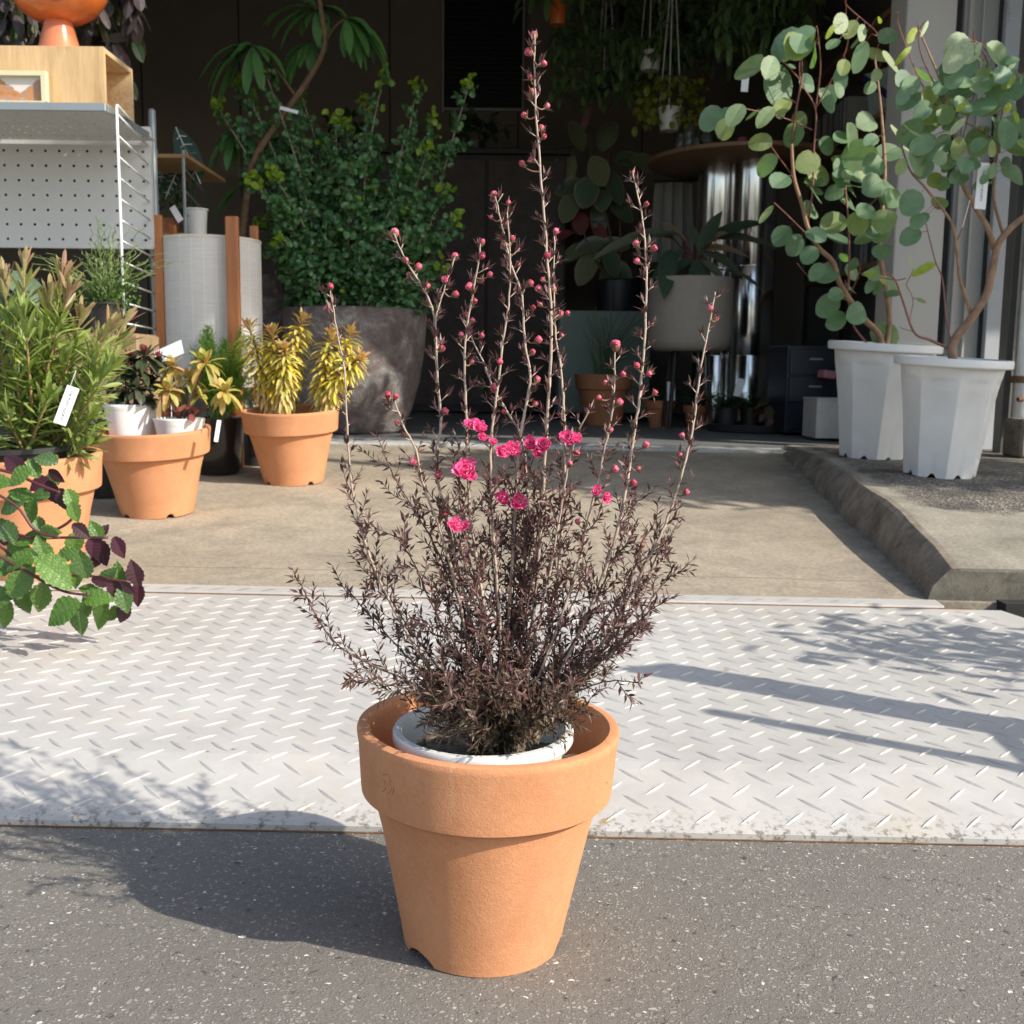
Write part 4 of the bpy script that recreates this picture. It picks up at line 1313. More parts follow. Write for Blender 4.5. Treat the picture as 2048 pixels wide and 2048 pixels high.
dl = [(30, 925, 62, 130), (75, 965, 48, 200), (110, 985, 60, 310), (115, 950, 40, 330), (130, 1000, 52, 290), (240, 1095, 50, 300), (205, 1105, 62, 290), (185, 1095, 48, 260), (205, 1060, 34, 60), (270, 1145, 58, 100), (275, 1190, 52, 265), (258, 1175, 36, 330), (230, 1180, 48, 280), (205, 1160, 44, 0), (245, 1225, 50, 240), (165, 1060, 46, 330), (20, 1075, 50, 30), (60, 1000, 44, 300), (190, 1120, 40, 230)]
for x, y, s, a in dl: nleaf(ld, x, y, s, a, rnd(-.04, .07), face=rnd(.8, 1), up=-.2)
st.build('stems', M['purple_stem'], gt, smooth=True); lf.build('foliage', M['nettle'], gt); ld.build('purple_leaves', M['nettle_dark'], gt)

# ------------------------------------------------------------------ curly rush behind the conebush
random.seed(41)
c6 = V((P(215, 640, 4.3).x, 4.3, P(215, 668, 4.3).z))
# it stands on an upturned crate
cr = V((c6.x, c6.y, gz(c6.x, c6.y)))
crate = thing('wooden_crate', 'pale wooden crate carrying the curly rush behind the conebush', 'crate', cr)
hcr = c6.z - cr.z
M['crate'] = wood('old_pine', (.34, .24, .14), (.22, .15, .09), 5, 'X')
for k in range(4):
    mb = MB(); mb.box(cr + V((0, -.13, hcr * (.13 + .25 * k))), (.32, .012, hcr * .21), bev=.002); mb.build('slat', M['crate'], crate)
for sx in (-1, 1):
    mb = MB(); mb.box(cr + V((sx * .155, 0, hcr * .5)), (.012, .245, hcr * .98), bev=.002); mb.build('side_panel', M['crate'], crate)
mb = MB(); mb.box(cr + V((0, 0.003, hcr - .005)), (.295, .25, .01)); mb.build('top_board', M['crate'], crate)
g6 = thing('curly_rush', 'curly rush with corkscrew stems in a black pot under the pegboard shelf', 'potted plant', c6)
mb = MB(); pot_simple(mb, c6, .075, .055, .12); mb.build('pot', M['black_plastic'], g6, auto=40)
mb = MB(); mb.disc(c6 + V((0, 0, .108)), .066, 24, jitter=.004); mb.build('soil', M['soil'], g6)
M['rush'] = leafmat('rush_green', [(.16, .25, .07), (.22, .30, .10), (.12, .20, .06)], .4, .1)
M['lowgreen'] = leafmat('small_bright_leaf', [(.08, .17, .04), (.12, .22, .05)], .5, .25)
mb = MB(); top = c6 + V((0, 0, .11))
for i in range(95):
    a = rnd(0, 6.28); lean = rnd(.1, 1.2)
    H_ = rnd(.20, .40); n = 22; ps = []
    fr = rnd(2.5, 5); am = rnd(.006, .014); p0 = top + V((rnd(-.03, .03), rnd(-.03, .03), -.01))
    for k in range(n):
        t = k / (n - 1)
        ps.append(p0 + V((math.cos(a) * lean * t * H_ * .7 + am * t * math.cos(fr * 6 * t), math.sin(a) * lean * t * H_ * .5 + am * t * math.sin(fr * 6 * t), H_ * (t - lean * .45 * t * t))))
    mb.tube(ps, [.0024, .0012], 4)
mb.build('stems', M['rush'], g6)
lf = MB()
for i in range(520):
    p_ = top + V((rnd(-.11, .12), rnd(-.08, .06), rnd(-.02, .10)))
    leaf(lf, p_, rv() + V((0, -.2, .3)), V((0, -.2, 1)), rnd(.012, .022), .009, .2, .2, OVAL)
lf.build('foliage', M['lowgreen'], g6)
# broad grey green leaf plant at the far left
random.seed(6)
cl = V((P(20, 640, 3.9).x, 3.9, gz(-1.9, 3.9)))
g7 = thing('broad_leaved_plant', 'plant with one broad grey green leaf below the pegboard at the left edge', 'potted plant', cl)
mb = MB(); pot_simple(mb, cl, .11, .085, .2); mb.build('pot', M['black_plastic'], g7, auto=40)
lf, st = MB(), MB()
M['grey_leaf'] = leafmat('grey_green_broad_leaf', [(.12, .17, .11), (.15, .21, .13)], .5, .2)
for x, y, s, a, off in ((10, 545, 150, 25, 0), (-40, 570, 120, 160, .05), (45, 560, 110, -20, -.05), (20, 600, 110, 200, .04), (70, 590, 90, 40, .06)):
    Y = 3.9 + off; L = s * Y / 2150; d = V((math.cos(R(a)), -.1, math.sin(R(a)))).normalized()
    p_ = P(x, y, Y) - d * L * .5
    leaf(lf, p_, d, V((0, -.8, .8)), L, L * .42, .35, .2, OVAL)
    st.tube(smooth_path([cl + V((0, 0, .19)), cl * .4 + p_ * .6 + V((.02, 0, 0)), p_], 5), [.005, .003], 6)
lf.build('foliage', M['grey_leaf'], g7, smooth=True); st.build('stalks', M['grey_leaf'], g7, smooth=True)

# ------------------------------------------------------------------ metal shelf with pegboard
random.seed(2)
ZS = P(222, 215, 4.30).z
sx1 = P(222, 215, 4.30).x
shelf = thing('metal_shelf', 'white and grey metal shelf unit with perforated back panel and wire ladder side', 'shelf', V((sx1, 4.6, gz(sx1, 4.6))))
M['pegboard'] = plain('pale_grey_enamel', (.60, .62, .62), .45, var=.02)
XL = -2.9
def holes(mb, plane, u0, u1, v0, v1, pu, pv, r, at, k=8):
    """perforated sheet: cells with an octagonal hole each"""
    nu, nv = int(round((u1 - u0) / pu)), int(round((v1 - v0) / pv))
    pu, pv = (u1 - u0) / nu, (v1 - v0) / nv
    for i in range(nu):
        for j in range(nv):
            cu, cv = u0 + (i + .5) * pu, v0 + (j + .5) * pv
            b = len(mb.v)
            hu, hv = pu / 2, pv / 2
            sq = [(1, 0), (1, 1), (0, 1), (-1, 1), (-1, 0), (-1, -1), (0, -1), (1, -1)]
            for q in range(8):
                a = q * math.pi / 4
                mb.v.append(at(cu + hu * sq[q][0], cv + hv * sq[q][1]))
            for q in range(8):
                a = q * math.pi / 4
                mb.v.append(at(cu + r * math.cos(a), cv + r * math.sin(a)))
            for q in range(8):
                n_ = (q + 1) % 8
                mb.f.append((b + q, b + n_, b + 8 + n_, b + 8 + q))
# back panel
yb = 4.90
zt_, zb_ = P(200, 258, yb).z, P(200, 494, yb).z
sx2 = P(302, 380, yb).x
mb = MB(); holes(mb, 'xz', XL, sx2, zb_, zt_, .061, .061, .0062, lambda u, v_: V((u, yb, v_)))
mb.box(((XL + sx2) / 2, yb + .012, zt_ + .006), (sx2 - XL, .024, .012)); mb.box(((XL + sx2) / 2, yb + .012, zb_ - .003), (sx2 - XL, .024, .006)); mb.box((sx2 + .001, yb + .012, (zt_ + zb_) / 2), (.006, .022, zt_ - zb_))
mb.build('perforated_panel', M['pegboard'], shelf)
mb = MB(); mb.box(((XL + sx2) / 2 - .01, yb + .016, (zt_ + zb_) / 2), (sx2 - XL - .03, .004, zt_ - zb_ - .01)); mb.build('panel_backing', M['black_plastic'], shelf)
# shelf board, perforated
mb = MB(); holes(mb, 'xy', XL, sx1 - .02, 4.31, yb - .01, .0605, .0605, .005, lambda u, v_: V((u, v_, ZS - .004)))
mb.build('shelf_board', M['pegboard'], shelf)
mb = MB(); mb.box(((XL + sx1) / 2 - .01, 4.302, ZS + .001), (sx1 - XL - .02, .012, .032), bev=.003); mb.box((sx1 - .02, 4.55, ZS - .001), (.006, .48, .026)); mb.build('shelf_lip', M['steel_blue'] if 'steel_blue' in M else M['steel_grey'], shelf, auto=30)
# ladder side: near wire upright, rungs, rear post
xw = P(230, 214, 4.30).x + .006
zlow = gz(xw, 4.3)
ztop = P(230, 212, 4.3).z
mb = MB(); mb.tube([(xw, 4.30, zlow), (xw, 4.30, ztop), (xw, 4.306, ztop + .004), (P(304, 400, 4.965).x, 4.965, ztop + .004)], .0055, 8); mb.build('front_upright', M['white_paint_metal'], shelf, smooth=True)
k = 0
z = ztop - .028
while z > zlow + .1:
    mb = MB(); mb.tube([(xw, 4.30, z), (P(304, 400, 4.965).x, 4.965, z)], .0042, 6); mb.build('rung', M['white_paint_metal'], shelf, smooth=True)
    z -= .0795; k += 1
mb = MB(); yp = 4.98; zp = P(306, 222, yp).z; xp = P(306, 300, yp).x
mb.tube([(xp, yp, gz(xp, yp)), (xp, yp, zp), (xp, yp, zp + .008)], [.0165, .0165, .010], 16)
mb.build('rear_post', M['steel_grey'], shelf, auto=50)
mb = MB(); xr2 = XL + .05; mb.tube([(xr2, yp, gz(xr2, yp)), (xr2, yp, zp)], .0165, 12); mb.build('rear_post', M['steel_grey'], shelf, auto=50)
mb = MB(); mb.tube([(XL + .02, 4.30, gz(XL, 4.3)), (XL + .02, 4.30, ZS)], .0055, 8); mb.build('front_upright', M['white_paint_metal'], shelf, smooth=True)

# plywood box on the shelf
zS = ZS + .019
bx1 = P(209, 150, 4.38).x
ztb = P(205, 93, 4.38).z
M['ply'] = wood('birch_plywood', (.66, .46, .24), (.52, .33, .15), 3.2, 'Z', .5, 9)
M['ply_edge'] = wood('plywood_edge', (.68, .50, .29), (.5, .33, .17), 8, 'Y', .5)
wb = thing('plywood_box', 'pale plywood box with an open right end lying on the metal shelf', 'wooden box', V((bx1, 4.5, zS)))
hB = ztb - zS; bx0 = bx1 - .72
mb = MB(); mb.box(((bx0 + bx1) / 2, 4.388, zS + hB / 2), (bx1 - bx0, .018, hB)); mb.build('front_panel', M['ply'], wb)
mb = MB(); mb.box(((bx0 + bx1) / 2 , 4.54, ztb - .010), (bx1 - bx0 - .002, .284, .018)); mb.build('top_panel', M['ply_edge'], wb)
mb = MB(); mb.box(((bx0 + bx1) / 2, 4.693, zS + hB / 2), (bx1 - bx0, .018, hB)); mb.build('back_panel', M['ply_edge'], wb)
mb = MB(); mb.box(((bx0 + bx1) / 2 , 4.54, zS + .010), (bx1 - bx0 - .002, .284, .018)); mb.build('bottom_panel', M['ply_edge'], wb)
mb = MB(); mb.box((bx1 - .20, 4.54, zS + hB / 2), (.012, .284, hB - .04)); mb.build('divider', M['ply'], wb)

# small framed picture leaning on the box front
fx1 = P(95, 190, 4.345).x; fz1 = P(60, 143, 4.345).z
fr = thing('picture_frame', 'small cream framed landscape picture standing in front of the plywood box', 'picture frame', V((fx1 - .13, 4.345, zS)))
M['cream'] = plain('cream_paint', (.72, .68, .44), .5, var=.04)
fh = fz1 - zS; fw = .27; fx0 = fx1 - fw; tk = .018
for nm, bc, bs in (('frame_rail', ((fx0 + fx1) / 2, 4.345, fz1 - tk / 2), (fw, .03, tk)), ('frame_rail', ((fx0 + fx1) / 2, 4.345, zS + tk / 2 - .008), (fw, .03, tk)), ('frame_stile', (fx1 - tk / 2, 4.345, zS + fh / 2 - .008), (tk, .0295, fh - tk * 2 + .016)), ('frame_stile', (fx0 + tk / 2, 4.345, zS + fh / 2 - .008), (tk, .0295, fh - tk * 2 + .016))):
    mb = MB(); mb.box(bc, bs); mb.build(nm, M['cream'], fr)
def m_picture():
    m_, t, b = newmat('landscape_print')
    tc = nd(t, 'ShaderNodeTexCoord'); sp = nd(t, 'ShaderNodeSeparateXYZ'); t.links.new(tc.outputs['Generated'], sp.inputs[0])
    n1 = noise(t, 5, 5, .6, vec=tc.outputs['Generated'])
    vly = mathn(t, 'ABSOLUTE', mathn(t, 'SUBTRACT', sp.outputs[0], .62))
    hill = mathn(t, 'ADD', mathn(t, 'MULTIPLY', vly, 1.7), mathn(t, 'MULTIPLY', n1, .35))
    isky = mathn(t, 'GREATER_THAN', mathn(t, 'SUBTRACT', sp.outputs[2], hill), .12)
    c = ramp(t, n1, [(.3, (.38, .16, .08)), (.5, (.55, .27, .10)), (.6, (.35, .25, .26)), (.75, (.66, .45, .25))])
    c = mixc(t, isky, c, (.72, .68, .62))
    t.links.new(c, b.inputs['Base Color']); b.inputs['Roughness'].default_value = .35
    return m_
mb = MB(); mb.box(((fx0 + fx1) / 2, 4.352, zS + fh / 2), (fw - tk * 2, .004, fh - tk * 2 + .016)); mb.build('picture', m_picture(), fr)

# orange stemmed bowl on the box
ov = P(119, 93, 4.50); ov.z = ztb
ob = thing('orange_pedestal_vase', 'glossy orange round vase on a flared foot on top of the plywood box', 'vase', ov)
u = 4.5 / 2150
M['orange'] = plain('orange_glaze', (.62, .15, .03), .18, var=.06, scale=9, coat=.5)
M['orange_foot'] = plain('coral_glaze', (.66, .22, .10), .22, var=.05, scale=9, coat=.4)
mb = MB(); mb.lathe([(0, .001), (40 * u, 0), (40.5 * u, .004), (25 * u, 60 * u), (23 * u, 66 * u)], ov, 64); mb.build('foot', M['orange_foot'], ob, smooth=True)
mb = MB(); mb.lathe([(22 * u, 58 * u), (45 * u, 63 * u), (70 * u, 78 * u), (88 * u, 104 * u), (94 * u, 135 * u), (84 * u, 175 * u), (58 * u, 205 * u), (30 * u, 216 * u), (28 * u, 222 * u), (24 * u, 216 * u), (20 * u, 200 * u)], ov, 64); mb.build('bowl', M['orange'], ob, smooth=True)

# trailing tradescantia behind the vase, hung from the eave
hp = P(150, -150, 4.9)
gtr = thing('hanging_tradescantia', 'purple and green striped trailing plant hanging behind the orange vase', 'hanging plant', hp)
M['trad'] = leafmat('striped_purple_green_leaf', [(.06, .12, .05), (.16, .22, .12), (.10, .06, .08), (.08, .14, .06), (.30, .32, .22)], .35, .25, back=(.09, .075, .08))
mb = MB(); pot_simple(mb, hp + V((0, 0, 0)), .13, .10, .15); mb.build('pot', M['black_plastic'], gtr, auto=40)
lf, st = MB(), MB()
mb = MB()
for a in range(3): mb.tube([hp + V((.12 * math.cos(a * 2.1), .12 * math.sin(a * 2.1), .15)), hp + V((0, 0, .45)), V((hp.x, hp.y, 3.33))], .0015, 4)
mb.build('hanger', M['black_plastic'], gtr)
for i in range(46):
    x = rnd(-20, 275); y = rnd(20, 135) if x > 190 else rnd(10, 95)
    if x > 240 and y > 60: y = rnd(20, 60)
    tip = P(x, y, 4.85 + rnd(-.06, .2))
    s0 = hp + V((rnd(-.1, .1), rnd(-.1, .1), .14))
    sp = smooth_path([s0, V((s0.x * .3 + tip.x * .7, s0.y * .3 + tip.y * .7, s0.z + .02)), V((tip.x, tip.y, (s0.z + tip.z) / 2)), tip], 5)
    st.tube(sp, .0022, 4)
    shoot(lf, sp[7:], .032, .11, .048, 70, 40, OVAL, .6, .25)
for x, y, a in ((236, 100, -60), (250, 120, -75), (275, 95, -60), (230, 75, 20), (255, 50, -100), (262, 170, -60)):
    Y = 4.85; d = V((math.cos(R(a)), -.1, math.sin(R(a)))); leaf(lf, P(x, y, Y) - d * .04, d, V((.2, -1, .2)), .11, .045, .2, .3, OVAL)
st.build('stems', M['lowgreen'], gtr); lf.build('foliage', M['trad'], gtr)

# ------------------------------------------------------------------ drum planter on wooden posts
YD = 5.07
u = YD / 2150
dc = P(424, 600, YD); dR = 96 * u
zt2 = P(424, 470, YD - dR * .9).z; zb2 = gz(dc.x, YD) + .34
dr = thing('drum_planter', 'white fabric drum held between four brown wooden posts', 'drum stand', V((dc.x, YD, gz(dc.x, YD))))
def m_fabric():
    m_, t, b = newmat('ribbed_white_fabric')
    tc = nd(t, 'ShaderNodeTexCoord').outputs['Object']
    mp = nd(t, 'ShaderNodeMapping'); mp.inputs['Scale'].default_value = (6, 6, 230); t.links.new(tc, mp.inputs[0])
    n1 = noise(t, 2, 3, .6, vec=mp.outputs[0])
    c = ramp(t, n1, [(.3, (.60, .585, .56)), (.7, (.74, .725, .70))])
    sp = nd(t, 'ShaderNodeSeparateXYZ'); t.links.new(tc, sp.inputs[0])
    ang = mathn(t, 'ARCTAN2', sp.outputs[1], sp.outputs[0])
    fr_ = mathn(t, 'FRACT', mathn(t, 'MULTIPLY', ang, 26 / 6.2832))
    seam = mathn(t, 'LESS_THAN', fr_, .09)
    c = mixc(t, mathn(t, 'MULTIPLY', seam, .8), c, (.78, .75, .68))
    t.links.new(c, b.inputs['Base Color']); b.inputs['Roughness'].default_value = .8
    bump(t, b, n1, .3, .002)
    return m_
M['fabric'] = m_fabric()
mb = MB(); mb.lathe([(dR * .97, zb2), (dR, zb2 + .002), (dR, zt2 - .002), (dR * .985, zt2), (dR * .97, zt2 - .004), (dR * .97, zb2)], V((dc.x, YD, 0)), 96); mb.build('drum', M['fabric'], dr, auto=50)
mb = MB(); mb.lathe([(dR * 1.004, zt2 - .012), (dR * 1.008, zt2 - .011), (dR * 1.008, zt2 + .001), (dR * .98, zt2 + .002), (dR * .975, zt2 - .01)], V((dc.x, YD, 0)), 96); mb.build('rim_band', plain('cream_band', (.72, .69, .6), .6), dr, auto=50)
M['post_wood'] = wood('oiled_red_brown_wood', (.42, .16, .055), (.28, .10, .035), 4, 'Z', .38, 12)
for x, y, yy, wd in ((315, 430, 4.93, 18), (464, 433, YD - .235, 25), (508, 452, YD + .16, 16), (345, 450, YD + .2, 14)):
    px_ = P(x, y, yy); zt3 = px_.z
    zb3 = gz(px_.x, yy)
    mb = MB(); mb.box((px_.x, yy, (zt3 + zb3) / 2), (wd * yy / 2150, .032, zt3 - zb3), bev=.004); mb.build('post', M['post_wood'], dr)
# ------------------------------------------------------------------ the shop building
random.seed(51)
FZ = .335
bld = thing('shop_building', 'shop with a wide dark open front, pale right hand pier and concrete floor', 'building', V((0, 8, .33)))
M['ply_wall'] = plain('brown_board_wall', (.23, .195, .16), .8, var=.06, scale=2)
M['dark_wall'] = plain('dark_side_wall', (.22, .22, .215), .85, var=.1, scale=2)
M['ceil'] = plain('dark_ceiling', (.25, .25, .24), .9)
M['pier'] = plain('off_white_pier', (.56, .545, .52), .6, var=.05, scale=3)
M['pier2'] = plain('grey_door_panel', (.40, .40, .385), .45, var=.04, scale=3)
M['bluegrey'] = plain('blue_grey_strip', (.42, .45, .49), .4, var=.04)
M['darkgap'] = plain('dark_rubber_gap', (.03, .033, .035), .7)
def bpart(name, boxes, mat, parent=bld, bev=0):
    mb = MB()
    for c, s_ in boxes: mb.box(c, s_, bev=bev)
    return mb.build(name, mat, parent)
bpart('back_wall', [((-1.4, 10.68, 2.4), (8.6, .12, 4.3))], M['ply_wall'])
bpart('board_joint', [((x, 10.616, 2.4), (.012, .01, 4.2)) for x in (-3.55, -2.62, -1.2, .02, 1.2)], M['darkgap'])
bpart('side_wall', [((-5.65, 8.2, 2.4), (.12, 4.8, 4.3))], M['dark_wall'])
bpart('side_wall', [((2.86, 8.35, 2.4), (.12, 4.5, 4.3))], M['dark_wall'])
bpart('ceiling', [((-1.4, 8.4, 4.5), (8.8, 4.6, .1))], M['ceil'])
bpart('added_canopy', [((-.8, 5.27, 3.38), (13, 1.84, .12))], M['pier2'])  # unseen canopy added, its edge set where the doorway shade begins
bpart('lintel', [((-.8, 6.26, 3.95), (13, .14, 1.4))], M['pier2'])
bpart('front_wall', [((-5.4, 5.86, 1.8), (1.2, .2, 3.2))], M['pier2'])
bpart('front_wall', [((5.4, 6.1, 1.7), (4.9, .12, 3.3))], M['pier2'])
# dark window on the back wall
wl = P(887, 100, 10.5).x; wr = P(1045, 100, 10.5).x; wz = P(960, 212, 10.5).z
wn = bpart('window', [((wl - .01, 10.60, wz + .7), (.02, .05, 1.5)), ((wr + .01, 10.60, wz + .7), (.02, .05, 1.5)), (((wl + wr) / 2, 10.60, wz - .012), (wr - wl + .04, .06, .024))], M['pier2'])
bpart('pane', [(((wl + wr) / 2, 10.605, wz + .7), (wr - wl - .004, .02, 1.39))], plain('black_glass', (.008, .009, .010), .3), wn)
bpart('louvre', [(((wl + wr) / 2, 10.588, wz + .05 + i * .045), (wr - wl - .02, .006, .02)) for i in range(28)], plain('black_slat', (.012, .013, .014), .6), wn)
# pier and the stacked door frames beside it
def xat(px, Y, py=500): return P(px, py, Y).x
YP = 5.95
x0, x1, x2, x3, x4, x5 = [xat(q, YP) for q in (1788, 1886, 1900, 1972, 2012, 2075)]
bpart('pier', [(((x0 + x1) / 2, YP + .13, 1.75), (x1 - x0, .26, 3.0))], M['pier'], bev=.006)
bpart('gasket', [(((x1 + x2) / 2, YP + .10, 1.75), (x2 - x1, .12, 3.0))], M['darkgap'])
bpart('door_leaf', [(((x2 + x3) / 2 , YP + .06, 1.75), (x3 - x2 - .01, .10, 3.0)), ((x2 + .03, YP + .03, 1.75), (.02, .10, 3.0)), ((x2 + .10, YP + .04, 1.75), (.012, .10, 3.0))], M['pier2'])
bpart('door_frame', [(((x3 + x4) / 2, YP + .02, 1.75), (x4 - x3 - .01, .14, 3.0))], M['bluegrey'], bev=.004)
bpart('door_seam', [((x3 - .002, YP + .04, 1.75), (.014, .1, 3.0))], M['darkgap'])
bpart('outer_panel', [(((x4 + x5) / 2 + .2, YP + .08, 1.75), (x5 - x4 + .4, .1, 3.0))], M['pier2'])
# dark steel post and galvanised downpipe in front of the frames
YQ = 5.55
xa, xb = xat(1998, YQ, 800), xat(2029, YQ, 800)
bpart('steel_post', [(((xa + xb) / 2, YQ, 1.5), (xb - xa, .09, 2.6))], plain('dark_grey_steel', (.11, .108, .10), .5, var=.1), bev=.004)
xc = xat(2046, YQ - .1, 700)
M['galv'] = plain('galvanised_steel', (.62, .62, .60), .35, metal=.8, var=.15, scale=8)
dp = thing('downpipe', 'galvanised downpipe with a rusty cut end beside the dark steel post at the right edge', 'pipe', V((xc, YQ - .12, .5)))
zpe = P(2040, 846, YQ - .12).z
mb = MB(); mb.tube([(xc + .01, YQ - .12, 3.0), (xc, YQ - .12, zpe)], .055, 24); mb.build('pipe', M['galv'], dp, auto=60)
mb = MB(); mb.lathe([(.056, 0), (.058, .006), (.058, .03), (.056, .036)], (xc, YQ - .12, zpe + .20), 24); mb.build('bracket', M['rust'], dp)
mb = MB(); mb.tube([(xc - .02, YQ - .18, zpe + .12), (xc - .05, YQ - .19, zpe + .12)], .012, 10); mb.build('bolt', M['rust'], dp)
cbx = thing('concrete_block', 'rough concrete block standing on the slab at the right edge', 'concrete block', V((xat(2062, 5.2, 900), 5.2, sz(2.4, 5.2))))
mb = MB(); zt_c = P(2045, 838, 5.2).z; cx_ = cbx.location.x; mb.box((cx_, 5.25, (zt_c + cbx.location.z) / 2), (.15, .2, zt_c - cbx.location.z), bev=.012); mb.build('block', M['slab_edge'], cbx)
# handwriting on the frame strip, top right
mb = MB()
random.seed(4)
yy = YP - .052
for k, py in enumerate(range(4, 46, 7)):
    q0 = P(2018, py, yy)
    mb.tube([q0 + V((rnd(-.006, .004), 0, rnd(-.006, .006))) for _ in range(4)], .0011, 4)
mb.build('handwriting', M['ink'], bld)

# ------------------------------------------------------------------ big stone bowl with the bush
random.seed(61)
YBW = 6.35
bc = V((P(712, 869, YBW).x, YBW, FZ - S * P(712, 869, YBW).x))
u = YBW / 2150
HB = P(712, 612, YBW - .38).z - bc.z
bowl = thing('stone_bowl_planter', 'large round mottled grey stone planter with a dense small leaved bush', 'potted shrub', bc)
def m_stone():
    m_, t, b = newmat('mottled_grey_stone')
    co = nd(t, 'ShaderNodeTexCoord').outputs['Object']
    n1 = noise(t, 6.5, 12, .80, vec=co, dist=.35)
    n2 = noise(t, 8, 6, .6, vec=co, dist=.6)
    c = ramp(t, n1, [(.3, (.10, .082, .075)), (.48, (.16, .13, .12)), (.56, (.22, .20, .19)), (.68, (.50, .48, .46))])
    c = mixc(t, ramp(t, n2, [(.5, 0), (.72, .6)]), c, (.10, .062, .052))
    t.links.new(c, b.inputs['Base Color']); b.inputs['Roughness'].default_value = .85; b.inputs['Specular IOR Level'].default_value = .2
    bump(t, b, n1, .5, .02)
    return m_
M['stone'] = m_stone()
rB = 141 * u
mb = MB(); mb.lathe([(0, .002), (rB * .60, 0), (rB * .66, .02), (rB * .78, HB * .18), (rB * .90, HB * .42), (rB * .975, HB * .72), (rB * 1.0, HB * .95), (rB * .99, HB * .99), (rB * .95, HB), (rB * .90, HB * .98), (rB * .9, HB * .85), (rB * .6, HB * .2)], bc, 96)
mb.build('planter', M['stone'], bowl, smooth=True)
mb = MB(); mb.disc(bc + V((0, 0, HB * .93)), rB * .9, 40, jitter=.01); mb.build('soil', M['soil'], bowl)
M['bush_leaf'] = leafmat('small_round_dark_leaf', [(.065, .18, .06), (.10, .25, .08), (.09, .22, .105), (.16, .32, .10)], .32, .2, spec=.6)
M['bush_new'] = leafmat('lime_new_leaf', [(.26, .40, .03), (.34, .50, .05), (.18, .32, .04)], .4, .4)
bt = [(434, 214), (484, 168), (505, 202), (530, 143), (605, 196), (766, 155), (729, 208), (832, 177), (940, 165), (866, 242), (853, 304), (894, 388), (909, 441), (881, 534), (509, 366), (549, 351), (524, 450), (561, 484), (670, 240), (692, 258), (574, 419), (546, 497),
      (640, 290), (760, 300), (700, 330), (810, 270), (620, 360), (790, 400), (850, 460), (830, 540), (580, 540), (660, 440), (730, 420), (560, 300), (590, 240), (720, 500), (640, 520), (800, 350), (480, 260), (545, 250)]
lf, ln, st = MB(), MB(), MB()
topb = bc + V((0, 0, HB * .93))
def roundleaf(mb, p_, s_):
    d = (rv() + V((0, -.2, .1))).normalized()
    leaf(mb, p_, d, rv() + V((.3, -1, .6)), s_, s_ * .85, .2, rnd(.2, .6), ROUNDP, curl=rnd(-1.5, 1.5))
for i, (x, y) in enumerate(bt):
    tip = P(x, y, YBW + rnd(-.38, .38) * (1 if y > 250 else .5))
    s0 = topb + V(((x - 690) * .0011 + rnd(-.06, .06), rnd(-.08, .08), -.02))
    mid = s0 * .45 + tip * .55 + V((-(tip.x - s0.x) * .10, 0, .05)) + rv(.03)
    sp = smooth_path([s0, mid, tip], 9)
    k = len(sp)
    st.tube(sp, [.0080 - .0056 * j / (k - 1) for j in range(k)], 5)
    for j in range(2, k - 1):
        t = j / (k - 1)
        for q in range(3 if t < .72 else 1 + (j % 2)):
            d = ((sp[j] - sp[j - 1]).normalized() * .6 + rv(1.0)).normalized()
            Lb = rnd(.07, .22) * (1.1 - t * .80)
            e = sp[j] + d * Lb
            if (e - V((0, 0, CAMZ))).dot(_u) < 0 and e.z < topb.z + .02: continue
            tw = [sp[j], sp[j] + d * Lb * .5 + rv(.01), e]
            st.tube(tw, [.0018, .0010], 3)
            for p_ in resample(tw, .023)[1:]:
                for _ in range(2): roundleaf(lf, p_ + rv(.016), rnd(.028, .046))
            if random.random() < .10 and y < 320: 
                for _ in range(3): roundleaf(ln, e + rv(.015), rnd(.026, .038))
    tipset = i < 22
    for _ in range(10 if tipset else 5):
        roundleaf(ln if tipset else lf, tip + rv(.036) + V((0, 0, .01)), rnd(.036, .055))
st.build('stems', plain('thin_grey_branch', (.34, .29, .21), .8), bowl, smooth=True)
lf.build('foliage', M['bush_leaf'], bowl); ln.build('new_leaves', M['bush_new'], bowl)
tgp = P(578, 220, YBW - .4); label_on(bowl, 'plant_tag', tgp, .10, .018, Euler((0, R(14), 0)).to_matrix())

# darker stone pot behind
YO = 6.95
oc = P(545, 860, YO); oc = V((oc.x, YO, FZ)); 
og = thing('stone_pot', 'dark stone pot half hidden between the white drum and the large bowl', 'plant pot', oc)
HO = P(540, 550, YO - .2).z - FZ
mb = MB(); mb.lathe([(0, .002), (.17, 0), (.19, .01), (.235, HO * .5), (.255, HO * .97), (.25, HO), (.22, HO), (.21, HO * .9), (.15, .05)], oc, 64); mb.build('pot', M['stone'], og, smooth=True)
mb = MB(); mb.disc(oc + V((0, 0, HO * .92)), .21, 30, jitter=.006); mb.build('soil', M['soil'], og)

